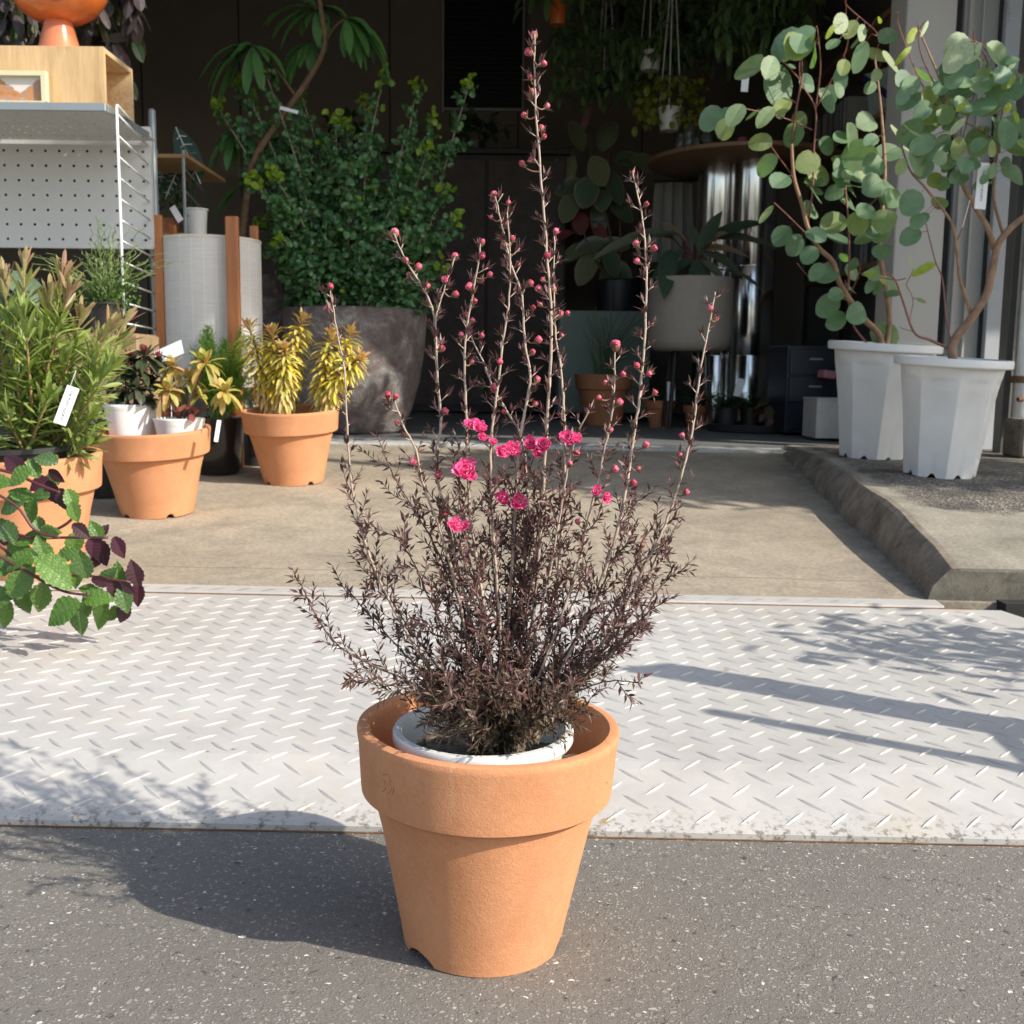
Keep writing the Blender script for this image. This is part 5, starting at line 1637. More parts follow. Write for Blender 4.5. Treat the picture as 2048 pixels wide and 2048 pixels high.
# ------------------------------------------------------------------ umbrella tree (schefflera) upper left
YS = 6.3
scb = V((P(455, 800, YS).x, YS, FZ))
sch = thing('umbrella_tree', 'umbrella tree with long drooping leaflets on a leaning brown trunk, upper left inside', 'potted tree', scb)
mb = MB(); mb.lathe([(0, .002), (.15, 0), (.16, .01), (.20, .30), (.205, .33), (.19, .33), (.17, .28), (.1, .05)], scb, 48); mb.build('pot', M['stone'], sch, auto=40)
M['sch_leaf'] = leafmat('long_drooping_leaflet', [(.075, .20, .05), (.12, .28, .07), (.09, .23, .09)], .33, .25, spec=.55)
M['sch_trunk'] = plain('brown_trunk', (.17, .105, .06), .8, var=.3, scale=20)
st, lf = MB(), MB()
trunk = [scb + V((0, 0, .28)), P(485, 470, YS), P(505, 330, YS), P(560, 240, YS), P(622, 150, YS), P(650, 90, YS - .05), P(642, 20, YS - .05), P(630, -60, YS)]
st.tube(smooth_path(trunk, 5), [.024, .012], 8)
def whorl(x, y, ends, off=0, W=.060, px=None):
    c = P(x, y, YS + off)
    for ex, ey in [q for e_ in ends for q in (e_, (e_[0] + rnd(-14, 14), e_[1] + rnd(-12, 10)))]:
        e = P(ex, ey, YS + off + rnd(-.12, .12))
        chord = e - c; L = chord.length * 1.12
        d = chord.normalized() + V((0, 0, .55)); d.normalize()
        leaf(lf, c, d, V((0, -.5, 1)), L, W * rnd(.85, 1.1), .85, .28, [(0, .18), (.12, .3), (.3, .75), (.5, 1), (.68, .95), (.85, .62), (.95, .25), (1, 0)])
    return c
cl1 = [(406, 146), (385, 120), (415, 172), (432, 190), (440, 118), (470, 95), (450, 160), (540, 115), (578, 140), (560, 165), (520, 170), (500, 180), (475, 90)]
cl2 = [(537, 46), (555, 84), (530, 4), (580, 20), (600, 60), (640, 90), (655, 75), (690, 22), (670, 40), (610, -10), (700, 5)]
cl3 = [(785, 140), (778, 105), (765, 90), (720, 128), (705, 118), (742, 60), (700, 100), (740, 100), (752, 120), (692, 95)]
cl4 = [(425, 340), (440, 300), (455, 335), (475, 310), (500, 300), (430, 275), (520, 290)]
cl5 = [(580, 165), (600, 130), (645, 120), (655, 100), (630, 135), (560, 130)]
cl6 = [(420, 425), (440, 400), (470, 370), (500, 385)]
for (x, y, e, off, tr_) in ((505, 92, cl1, -.1, (590, 190)), (632, 22, cl2, 0, (648, 60)), (690, 38, cl3, -.15, (650, 85)), (470, 265, cl4, .15, (530, 290)), (620, 85, cl5, .1, (640, 120)), (505, 365, cl6, .1, (500, 370))):
    c = whorl(x, y, e, off)
    st.tube(smooth_path([P(tr_[0], tr_[1], YS), P((x + tr_[0]) / 2, (y + tr_[1]) / 2 - 8, YS + off / 2), c], 4), [.008, .005], 6)
st.build('trunk', M['sch_trunk'], sch, smooth=True); lf.build('foliage', M['sch_leaf'], sch, smooth=True)

# ------------------------------------------------------------------ small rack behind the shelf with white pot and alocasia
rk = thing('wire_rack', 'dark wire and wood rack standing behind the metal shelf', 'rack', V((P(345, 460, 5.7).x, 5.9, FZ)))
for (px, Y) in ((369, 5.6), (316, 6.4), (300, 5.6)):
    x = P(px, 400, Y).x; mb = MB(); mb.tube([(x, Y, FZ), (x, Y, P(px, 300, Y).z)], .008, 8); mb.build('post', M['steel_grey'], rk)
xl = P(280, 460, 5.6).x; xr = P(372, 460, 5.6).x
M['rackwood'] = wood('warm_shelf_board', (.42, .26, .12), (.26, .15, .07), 4, 'X')
for py in (466, 308):
    z = P(340, py, 5.6).z; mb = MB(); mb.box(((xl + xr) / 2, 5.95, z - .01), (xr - xl + .04, .72, .018)); mb.build('rack_board', M['rackwood'], rk)
mb = MB()
for k in range(4):
    z = P(340, 466, 5.6).z + .1 + k * .11; mb = MB(); mb.tube([(xr, 5.6, z), (xr - .12, 6.4, z)], .005, 6); mb.build('rail', M['steel_grey'], rk)
zr = P(340, 466, 5.6).z
wp = V((P(393, 440, 5.75).x, 5.75, zr))
wpt = thing('white_ceramic_pot', 'small white ceramic pot on the wire rack behind the drum', 'plant pot', wp)
mb = MB(); pot_simple(mb, wp, .062, .048, P(393, 418, 5.75).z - zr, wall=.005); mb.build('pot', M['white_plastic'], wpt, auto=40)
label_on(wpt, 'paper_tag', P(353, 428, 5.55), .034, .085, Euler((0, R(-32), R(-10))).to_matrix())
al = V((P(385, 440, 6.1).x, 6.1, zr))
alo = thing('arrow_leaf_plant', 'dark arrow leaved plant with pale veins on the wire rack', 'potted plant', al)
mb = MB(); pot_simple(mb, al, .06, .05, .1); mb.build('pot', M['black_plastic'], alo, auto=40)
M['alo'] = leafmat('dark_teal_leaf', [(.035, .075, .055), (.045, .085, .06)], .3, .1)
M['vein'] = leafmat('pale_vein', [(.20, .27, .22)], .4, .1)
lf, vn, st = MB(), MB(), MB()
for (x, y, ex, ey, off) in ((352, 255, 402, 368, 0), (360, 330, 330, 400, .05), (330, 330, 318, 380, .1)):
    a, e = P(x, y, 6.0 + off), P(ex, ey, 5.95 + off); d = e - a
    leaf(lf, a, d, V((.2, -1, .3)), d.length, d.length * .38, 0, .1, OVAL)
    vn.tube([a + V((0, -.006, 0)), e + V((0, -.006, 0))], .004, 4)
    sd = d.cross(V((0, 1, 0))).normalized()
    for k in range(1, 6):
        for s_ in (-1, 1):
            q_ = a + d * (k / 6.5) + V((0, -.008, 0)); vn.tube([q_, q_ + sd * s_ * d.length * .15 * (1 - abs(k - 2.5) / 5) + d * .06], .0022, 3)
    st.tube(smooth_path([al + V((0, 0, .09)), a * .6 + al * .4 + V((.05, 0, .1)), a + d * .3], 5), .004, 5)
lf.build('foliage', M['alo'], alo, smooth=True); vn.build('veins', M['vein'], alo); st.build('stalks', M['alo'], alo)
small = thing('mixed_foliage_plant', 'small leafy plant in shade on the wire rack behind the ladder side', 'potted plant', V((P(330, 440, 5.8).x, 5.85, zr)))
mb = MB(); pot_simple(mb, small.location.copy(), .07, .05, .10); mb.build('pot', M['terra_shaded'], small, auto=40)
lf = MB()
for i in range(70): leaf(lf, small.location + V((rnd(-.12, .12), rnd(-.1, .1), rnd(.10, .30))), rv() + V((0, -.3, .4)), V((0, -.3, 1)), rnd(.03, .06), .022, .3, .2, OVAL)
lf.build('foliage', M['dark_green'], small)

# ------------------------------------------------------------------ interior, centre and right
random.seed(71)
ctr = thing('display_counter', 'long black counter against the back wall of the shop', 'counter', V((-.6, 9.7, FZ)))
M['blackwood'] = plain('black_stained_wood', (.018, .015, .014), .6, var=.3)
M['darkbrown'] = plain('dark_brown_wood', (.05, .032, .025), .6, var=.3)
xa, xb = P(500, 500, 9.5).x, P(1130, 500, 9.5).x
zt_c = P(800, 300, 9.5).z
mb = MB(); mb.box(((xa + xb) / 2, 9.8, (zt_c + FZ) / 2), (xb - xa, .6, zt_c - FZ - .04)); mb.build('carcass', M['blackwood'], ctr)
mb = MB(); mb.box(((xa + xb) / 2, 9.78, zt_c - .01), (xb - xa + .06, .68, .045), bev=.004); mb.build('worktop', M['blackwood'], ctr)
for k in range(4):
    xx = xa + (xb - xa) * (k + .5) / 4
    mb = MB(); mb.box((xx, 9.485, (zt_c + FZ) / 2), ((xb - xa) / 4 - .03, .02, zt_c - FZ - .16)); d_ = mb.build('door', M['darkbrown'], ctr)
    mb = MB(); mb.tube([(xx + .2, 9.46, 1.0), (xx + .2, 9.46, 1.2)], .006, 6); mb.build('handle', M['steel_grey'], d_)
def shade_plant(name, label, x, y, Y, zb, hp, rp, pts, L, W, mat, prof=OVAL, potmat='black_plastic', n=10, cat='potted plant', droop=.3):
    c = V((P(x, y, Y).x, Y, zb))
    t_ = thing(name, label, cat, c)
    mb = MB(); pot_simple(mb, c, rp, rp * .78, hp); mb.build('pot', M[potmat], t_, auto=40)
    mb = MB(); mb.disc(c + V((0, 0, hp * .9)), rp * .88, 20, jitter=.003); mb.build('soil', M['soil'], t_)
    lf, st = MB(), MB(); top = c + V((0, 0, hp * .9))
    for (ex, ey) in pts:
        e = P(ex, ey, Y + rnd(-.1, .1)); sp = smooth_path([top, top * .5 + e * .5 + rv(.02), e], 5)
        st.tube(sp, [.004, .002], 5)
        for q in range(n):
            p_ = sp[random.randint(len(sp) // 2, len(sp) - 1)]
            leaf(lf, p_, rv() + V((0, -.2, .3)), V((0, -.4, 1)), L * rnd(.8, 1.2), W, droop, .2, prof)
    st.build('stems', M['dark_green'], t_); lf.build('foliage', mat, t_)
    return t_
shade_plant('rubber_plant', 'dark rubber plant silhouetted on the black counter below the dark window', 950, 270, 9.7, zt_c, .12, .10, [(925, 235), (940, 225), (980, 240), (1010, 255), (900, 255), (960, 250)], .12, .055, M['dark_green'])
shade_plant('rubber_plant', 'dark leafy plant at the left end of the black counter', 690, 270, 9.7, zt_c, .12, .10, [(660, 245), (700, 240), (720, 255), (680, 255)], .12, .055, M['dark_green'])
# sage box planter
sb = thing('square_planter', 'tall sage green square planter behind the potted rush', 'planter', V((P(1205, 830, 8.5).x, 8.7, FZ)))
zsb = P(1205, 622, 8.5).z; xa, xb = P(1118, 700, 8.5).x, P(1300, 700, 8.5).x
M['sage'] = plain('sage_green_paint', (.20, .27, .225), .6, var=.04)
mb = MB()
wth = .03
for c, s_ in ((((xa + xb) / 2, 8.515, (zsb + FZ) / 2 + .03), (xb - xa, wth, zsb - FZ - .06)), (((xa + xb) / 2, 9.2, (zsb + FZ) / 2 + .03), (xb - xa, wth, zsb - FZ - .06)), ((xa + .015, 8.857, (zsb + FZ) / 2 + .03), (wth, .65, zsb - FZ - .061)), ((xb - .015, 8.857, (zsb + FZ) / 2 + .03), (wth, .65, zsb - FZ - .061))): mb.box(c, s_)
mb.build('box', M['sage'], sb)
mb = MB(); mb.box(((xa + xb) / 2, 8.86, zsb - .06), (xb - xa - .07, .64, .02)); mb.build('soil', M['soil'], sb)
mb = MB(); mb.box(((xa + xb) / 2, 8.86, FZ + .035), (xb - xa - .1, .6, .07)); mb.build('plinth', M['darkgap'], sb)
# terracotta pot with blue green rush
def tpot(px, py, Y, wpx, label, plant, lab=None):
    x = P(px, py, Y).x; c = V((x, Y, FZ - S * x)); D = wpx * Y / 2150; H = D * .86
    t_ = terra_pot('terracotta_pot', label, 'potted plant', c, D, H, M['terra_shaded'], (0, 0), 'terracotta pots inside the shop', n=64)
    mb = MB(); mb.disc(c + V((0, 0, H * .86)), D * .42, 24, jitter=.003); mb.build('soil', M['soil'], t_)
    plant(t_, c + V((0, 0, H * .86)), D)
    return t_
M['bluerush'] = leafmat('blue_green_rush', [(.10, .17, .10), (.15, .23, .12), (.08, .14, .10)], .45, .15)
def rushes(t_, top, D):
    mb = MB()
    for i in range(70):
        x, y = rnd(1165, 1300), rnd(610, 720)
        tip = P(x, y, top.y + rnd(-.2, .2)); b0 = top + V((rnd(-.06, .06), rnd(-.06, .06), -.01))
        mb.tube(smooth_path([b0, b0 * .5 + tip * .5 + V((-(tip.x - b0.x) * .2, 0, .03)), tip], 4), [.005, .0015], 4)
    mb.build('foliage', M['bluerush'], t_)
tpot(1206, 838, 7.9, 116, 'terracotta pot of blue green rush in front of the sage planter', rushes)
def tuft(t_, top, D):
    mb = MB()
    for i in range(60):
        a = rnd(0, 6.28); leaf(mb, top + V((math.cos(a) * .03, math.sin(a) * .03, 0)), V((math.cos(a) * .6, math.sin(a) * .6, 1.2)), V((0, -.3, 1)), rnd(.12, .26), .014, .6, .2)
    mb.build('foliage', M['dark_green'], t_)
t_ = tpot(1318, 842, 7.7, 62, 'small shaded terracotta pot with a white label', tuft)
label_on(t_, 'paper_tag', P(1342, 782, 7.55), .055, .13, Euler((0, R(-2), 0)).to_matrix())
tpot(1392, 846, 7.6, 54, 'small shaded terracotta pot beside the black tray, without a label', tuft)
# black tray with pots
tx = P(1505, 850, 7.35); tc0 = V((tx.x, 7.35, FZ - S * tx.x))
tr = tag(MB().lathe([(0, .004), (.27, .004), (.29, 0), (.305, .01), (.315, .055), (.307, .056), (.295, .015), (0, .012)], tc0, 64).build('black_tray', M['black_plastic'], None, auto=40), 'round black tray holding three small pots on the shop floor', 'tray')
for px, yy, lab in ((1452, 7.30, 'small black pot of dark fern on the left of the tray'), (1500, 7.42, 'small black pot of dark fern in the middle of the tray')):
    x = P(px, 840, yy).x; c = V((x, yy, tc0.z + .013))
    t_ = thing('fern_pot', lab, 'potted plant', c, 'ferns on the black tray')
    mb = MB(); pot_simple(mb, c, .075, .06, .15); mb.build('pot', M['black_plastic'], t_, auto=40)
    mb = MB()
    for i in range(140):
        a = rnd(0, 6.28); leaf(mb, c + V((rnd(-.04, .04), rnd(-.04, .04), .14)), V((math.cos(a), math.sin(a), rnd(.6, 2.2))), V((0, -.3, 1)), rnd(.12, .26), .010, .6, .1)
    mb.build('foliage', M['dark_green'], t_)
    if px == 1452: label_on(t_, 'paper_tag', P(1478, 775, 7.2), .05, .12, Euler((0, R(12), 0)).to_matrix())
x = P(1553, 838, 7.3).x; c = V((x, 7.34, tc0.z + .013))
t_ = thing('metal_bucket', 'small galvanised bucket with wilted reddish plant on the right of the tray', 'bucket', c)
mb = MB(); mb.lathe([(0, .002), (.068, 0), (.088, .15), (.092, .155), (.086, .156), (.07, .02)], c, 48); mb.build('bucket', M['galv'], t_, auto=40)
mb = MB()
M['wilted'] = leafmat('wilted_rose_leaf', [(.30, .15, .11), (.12, .12, .06), (.20, .11, .09)], .6, .1)
for i in range(40): a = rnd(0, 6.28); leaf(mb, c + V((rnd(-.03, .03), rnd(-.03, .03), .14)), V((math.cos(a), math.sin(a), rnd(.2, 1.6))), V((0, -.3, 1)), rnd(.12, .22), .07, .9, .2, OVAL)
mb.build('foliage', M['wilted'], t_)
# tall beige pot on a dark stand with prayer plant
YG = 7.45
x = P(1378, 700, YG).x; zgb = P(1378, 700, YG).z; zgt = P(1378, 551, YG - .25).z
bg_ = thing('beige_planter', 'large beige cylindrical pot of striped prayer plant raised on a dark stand', 'potted plant', V((x, YG, FZ)))
M['beige'] = plain('sandy_beige_clay', (.40, .355, .30), .8, var=.05, scale=30, bmp=.2)
rg = 83 * YG / 2150
mb = MB(); mb.lathe([(0, zgb - .01), (rg * .80, zgb - .01), (rg * .93, zgb + .015), (rg * .985, zgb + .06), (rg, zgb + .10), (rg, zgt - .01), (rg * .985, zgt), (rg * .93, zgt), (rg * .92, zgt - .05), (rg * .9, zgb + .1)], (x, YG, 0), 72); mb.build('pot', M['beige'], bg_, auto=50)
mb = MB(); mb.disc((x, YG, zgt - .05), rg * .92, 30, jitter=.005); mb.build('soil', M['soil'], bg_)
for a in range(4):
    an = R(45 + 90 * a); mb = MB(); mb.tube([(x + math.cos(an) * rg * .7, YG + math.sin(an) * rg * .7, FZ), (x + math.cos(an) * rg * .55, YG + math.sin(an) * rg * .55, zgb - .012)], .016, 8); mb.build('leg', M['blackwood'], bg_)
M['prayer'] = leafmat('dark_striped_leaf', [(.06, .11, .075), (.08, .13, .08), (.22, .23, .15), (.06, .11, .075)], .35, .15, back=(.20, .02, .05))
M['prayer_pale'] = leafmat('cream_peach_leaf', [(.45, .27, .14), (.36, .32, .18)], .4, .2, back=(.25, .03, .06))
lf, lp, st = MB(), MB(), MB(); b0 = P(1392, 545, YG)
LONG = [(0, .2), (.1, .5), (.3, .95), (.5, 1.0), (.75, .75), (.92, .3), (1, 0)]
for (sx_, sy_, ex, ey, W, which) in ((1360, 470, 1180, 492, .13, 0), (1350, 480, 1262, 455, .11, 0), (1400, 510, 1436, 420, .11, 0), (1410, 490, 1528, 425, .12, 0), (1400, 500, 1450, 455, .10, 1), (1420, 480, 1560, 480, .11, 0), (1400, 500, 1500, 500, .09, 1),
                             (1340, 500, 1328, 590, .13, 0), (1390, 520, 1408, 600, .15, 0), (1405, 505, 1490, 550, .12, 0), (1450, 540, 1530, 572, .05, 0), (1370, 500, 1300, 560, .10, 0), (1380, 500, 1330, 430, .08, 1), (1385, 520, 1350, 540, .09, 0), (1400, 520, 1450, 560, .08, 0), (1395, 500, 1380, 440, .07, 0)):
    a = P(sx_, sy_, YG - .05); e = P(ex, ey, YG - .15 + rnd(-.15, .1)); d = e - a
    leaf(lp if which else lf, a, d + V((0, 0, .25 * d.length)), V((0, -.7, 1)), d.length * 1.05, W, .35, .3, LONG)
    st.tube(smooth_path([b0 + rv(.04), b0 * .5 + a * .5 + V((0, 0, .02)), a], 4), .005, 5)
lf.build('foliage', M['prayer'], bg_, smooth=True); lp.build('pale_leaves', M['prayer_pale'], bg_, smooth=True); st.build('stalks', M['wine'], bg_)
# round table on a polished steel drum
YT = 8.25
tcx = P(1491, 330, YT).x; tz = P(1491, 326, YT).z
tb = thing('round_table', 'round wooden table top on two polished steel cylinders in the shop', 'table', V((tcx, YT, FZ)))
RT = 188 * YT / 2150
M['tabletop'] = wood('brown_table_wood', (.28, .16, .085), (.17, .09, .05), 3, 'X', .5)
mb = MB(); mb.lathe([(0, tz - .02), (RT * .985, tz - .02), (RT, tz - .012), (RT, tz + .012), (RT * .99, tz + .018), (0, tz + .018)], (tcx, YT, 0), 96); mb.build('table_top', M['tabletop'], tb, auto=40)
M['chrome'] = plain('polished_steel', (.80, .80, .80), .16, metal=1, var=.03)
rc = 43 * YT / 2150
mb = MB()
def fac(r, z, a): return r * (1 + .006 * math.cos(a * 10)), z
mb.lathe([(rc, FZ), (rc, FZ + .5), (rc * .985, FZ + .505), (rc * .985, FZ + .512), (rc, FZ + .517), (rc, FZ + 1.15), (rc * .985, FZ + 1.155), (rc * .985, FZ + 1.162), (rc, FZ + 1.167), (rc, tz - .021)], (0, 0, 0), 96, fac)
for px_, dy_ in ((1432, .12), (1502, -.12)):
    m2 = MB(); m2.v = [q + V((P(px_, 600, YT + dy_).x, YT + dy_, 0)) for q in mb.v]; m2.f = list(mb.f); m2.build('steel_drum', M['chrome'], tb, auto=50)
def m_glass():
    m_, t, b = newmat('clear_glass'); b.inputs['Base Color'].default_value = (.85, .9, .9, 1); b.inputs['Roughness'].default_value = .05
    b.inputs['Transmission Weight'].default_value = .9; b.inputs['IOR'].default_value = 1.45
    return m_
M['glass'] = m_glass()
for i, (px, pyt, w_, dy, lab) in enumerate(((1378, 226, 22, -.25, 'tallest clear glass bottle on the round table'), (1361, 268, 16, -.42, 'short clear bottle second from the left on the round table'), (1346, 282, 14, -.40, 'small clear bottle leftmost on the round table'), (1414, 256, 22, -.35, 'wide clear glass jar on the round table right of the bottles'), (1394, 276, 14, -.45, 'smallest clear bottle between tall bottle and wide jar'))):
    x = P(px, 280, YT + dy).x
    if math.hypot(x - tcx, dy) > RT * .96: x = tcx - math.sqrt((RT * .95) ** 2 - dy * dy)
    zt_ = P(px, pyt, YT + dy).z; h = max(.06, zt_ - tz - .018); r = w_ * .5 * YT / 2150
    c = V((x, YT + dy, tz + .019))
    o = MB().lathe([(0, .001), (r * .9, 0), (r, .01), (r, h * .62), (r * .45, h * .76), (r * .42, h * .92), (r * .5, h * .93), (r * .5, h), (r * .36, h), (r * .36, h * .76), (r * .9, h * .6), (r * .9, .012), (0, .01)], c, 24).build('glass_bottle', M['glass'], None, smooth=True)
    tag(o, lab, 'bottle', 'glass bottles on the round table')
x = P(1485, 280, YT - .4).x; c = V((x, YT - .4, tz + .019))
tag(MB().lathe([(0, .002), (.026, 0), (.036, .075), (.033, .075), (.024, .01), (0, .008)], c, 24).build('pink_cup', plain('pink_glaze', (.55, .12, .22), .3), None, smooth=True), 'small pink cup on the round table', 'cup')
# linen cloth on a hook under the table edge
cl0 = P(1345, 445, 8.75)
mb = MB(); wI, hI = .30, .62; nx_, nz_ = 26, 10
for j in range(nz_ + 1):
    for i in range(nx_ + 1):
        uu = i / nx_ - .5; vv = j / nz_
        mb.v.append(cl0 + V((uu * wI * (1 + .15 * vv), .03 * math.sin(uu * 22) * (.4 + vv) + .012 * math.sin(uu * 51), hI * (.5 - vv) - .03 * abs(uu) * (1 - vv))))
for j in range(nz_):
    for i in range(nx_):
        a = j * (nx_ + 1) + i; mb.f.append((a, a + 1, a + nx_ + 2, a + nx_ + 1))
ln_ = thing('linen_apron', 'grey linen apron hanging left of the steel cylinders under the round table', 'apron', cl0)
mb.build('cloth', plain('grey_linen', (.27, .26, .24), .9, var=.1, scale=20), ln_, smooth=True)
mb = MB(); mb.tube([cl0 + V((-.16, 0, .32)), cl0 + V((.17, 0, .32))], .008, 8); mb.tube([cl0 + V((0, 0, .32)), V((cl0.x, cl0.y, 4.45))], .003, 5); mb.build('hanging_rail', M['blackwood'], ln_)
# variegated rubber tree in a black pot
YF = 9.42
fx = P(1235, 700, YF).x
fic = thing('variegated_rubber_tree', 'rubber tree with cream edged and crimson leaves behind the sage green planter', 'potted tree', V((fx, YF, FZ)))
zfp = P(1235, 560, YF).z
mb = MB(); mb.lathe([(0, FZ + .002), (.13, FZ), (.15, FZ + .02), (.19, zfp - .02), (.19, zfp), (.17, zfp), (.16, zfp - .05)], (fx, YF, 0), 56); mb.build('pot', plain('dark_blue_glaze', (.018, .022, .03), .4), fic, smooth=True)
mb = MB(); mb.disc((fx, YF, zfp - .04), .165, 24, jitter=.004); mb.build('soil', M['soil'], fic)
M['fic'] = leafmat('cream_edged_rubber_leaf', [(.11, .18, .11), (.15, .21, .12), (.26, .27, .15), (.12, .17, .11)], .3, .12)
M['fic_edge'] = leafmat('cream_leaf_margin', [(.33, .29, .17), (.42, .30, .2)], .35, .15)
M['fic_red'] = leafmat('crimson_young_leaf', [(.20, .025, .05), (.32, .12, .10)], .35, .15)
lf, le, lr, st = MB(), MB(), MB(), MB()
t0 = V((fx, YF, zfp - .05)); stemsF = [smooth_path([t0, P(1215, 440, YF), P(1185, 330, YF), P(1178, 250, YF)], 6), smooth_path([t0, P(1240, 440, YF + .1), P(1225, 350, YF + .1), P(1215, 290, YF + .1)], 6), smooth_path([t0, P(1190, 520, YF - .1), P(1160, 440, YF - .1)], 6)]
for s_ in stemsF: st.tube(s_, [.011, .006], 6)
allf = [q for s_ in stemsF for q in s_]
fl_ = [(1130, 335, 78, -100, 40, 0), (1155, 272, 60, 110, 36, 0), (1212, 272, 62, 70, 34, 0), (1199, 340, 64, -60, 40, 0), (1229, 370, 76, -60, 36, 0), (1173, 382, 66, -110, 46, 0), (1136, 413, 66, -120, 36, 0), (1161, 446, 50, -90, 34, 2), (1198, 437, 66, -80, 30, 0), (1182, 485, 64, 180, 30, 0),
       (1228, 484, 60, 10, 28, 0), (1173, 530, 84, -125, 40, 0), (1223, 522, 64, -60, 36, 0), (1170, 240, 56, 75, 14, 2), (1290, 322, 60, -10, 34, 0), (1257, 315, 56, 20, 34, 0), (1150, 500, 60, 200, 30, 0), (1120, 470, 50, 190, 28, 2), (1200, 460, 50, -40, 26, 2), (1140, 370, 60, 180, 34, 0), (1245, 420, 60, -30, 32, 0), (1205, 395, 56, -90, 34, 0), (1215, 560, 56, -80, 28, 0), (1245, 540, 60, -40, 30, 0)]
for x, y, s_, a, wd, k in fl_:
    Y = YF + rnd(-.15, .15); L = s_ * Y / 2150; d = V((math.cos(R(a)), rnd(-.3, .1), math.sin(R(a)))).normalized(); p_ = P(x, y, Y) - d * L * .5
    nr = V((rnd(-.4, .4), -1, rnd(.2, .8)))
    leaf(lr if k == 2 else lf, p_, d, nr, L, wd * Y / 2150, .2, .25, OVAL)
    if k == 0: leaf(le, p_ + V((0, .003, 0)), d, nr, L * 1.03, wd * 1.13 * Y / 2150, .2, .22, OVAL)
    q = min(allf, key=lambda z: (z - p_).length); st.tube([q, p_], .004, 4)
lf.build('foliage', M['fic'], fic, smooth=True); le.build('leaf_margins', M['fic_edge'], fic, smooth=True); lr.build('young_leaves', M['fic_red'], fic, smooth=True); st.build('trunk', M['sch_trunk'], fic, smooth=True)
# hanging pots
def hangpot(name, label, px, py, Y, rpx, hpx, mat, leafm, n, spread, L, W, droop=1.0, up=.4, cat='hanging plant', prof=OVAL, tex=None):
    c = P(px, py, Y); r = rpx * Y / 2150; h = hpx * Y / 2150
    t_ = thing(name, label, cat, c, 'hanging pots under the ceiling')
    mb = MB(); pot_simple(mb, c, r, r * .72, h); mb.build('pot', mat, t_, auto=40)
    mb = MB()
    for a in range(3): mb.tube([c + V((r * math.cos(a * 2.1 + .3), r * math.sin(a * 2.1 + .3), h)), V((c.x, c.y, min(4.3, c.z + h + 12 * r)))], .004, 4)
    mb.tube([V((c.x, c.y, min(4.3, c.z + h + 12 * r))), V((c.x, c.y, 4.45))], .004, 4)
    mb.build('hanger', M['paper'] if cat == 'hanging plant' else M['ink'], t_)
    lf = MB(); top = c + V((0, 0, h))
    for i in range(n):
        p_ = top + V((rnd(-1, 1) * spread, rnd(-1, 1) * spread * .7, rnd(-.6, 1) * spread * up))
        leaf(lf, p_, rv() + V((0, -.3, .1)), V((0, -.3, 1)), L * rnd(.7, 1.2), W, droop, .2, prof)
    for i in range(14):
        a = rnd(0, 6.28); e = top + V((math.cos(a) * spread * .8, math.sin(a) * spread * .5, rnd(-.2, .8) * spread * up)); lf.tube([top, e], .003, 3)
    lf.build('foliage', leafm, t_)
    return t_
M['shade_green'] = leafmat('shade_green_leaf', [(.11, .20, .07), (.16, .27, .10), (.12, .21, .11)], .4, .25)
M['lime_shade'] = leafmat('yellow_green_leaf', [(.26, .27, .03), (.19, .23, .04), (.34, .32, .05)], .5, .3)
hangpot('hanging_pot', 'white hanging pot with dark fern in the upper middle of the shop', 1300, 142, 8.3, 24, 34, M['white_plastic'], M['shade_green'], 160, .26, .14, .035, prof=LANCE)
hangpot('hanging_pot', 'lower white hanging pot overflowing with yellow green leaves', 1338, 262, 8.0, 24, 42, M['white_plastic'], M['lime_shade'], 220, .24, .07, .045, 1.0, .9)
hangpot('hanging_pot', 'orange bell shaped hanging pot near the top centre', 1115, 50, 8.0, 20, 60, M['orange'], M['shade_green'], 60, .22, .16, .05, up=.6)
for i, (px, py, Y, sp_, n, lab) in enumerate(((1210, 150, 8.6, .42, 420, 'dark feathery hanging plant left of the white hanging pots'), (1440, 60, 8.4, .50, 480, 'dark leafy hanging plant at the top, left of the eucalyptus'), (1530, 60, 7.6, .34, 280, 'dark green hanging vine behind the left eucalyptus'), (1230, 20, 8.8, .46, 400, 'dark hanging fern at the top edge of the shop front'), (1360, 40, 9.2, .42, 220, 'deepest dark hanging plant above the white hanging pots'))):
    hangpot('hanging_pot', lab, px, py + 30, Y, 20, 30, M['black_plastic'], M['shade_green'], n, sp_, .13, .04, up=.75)
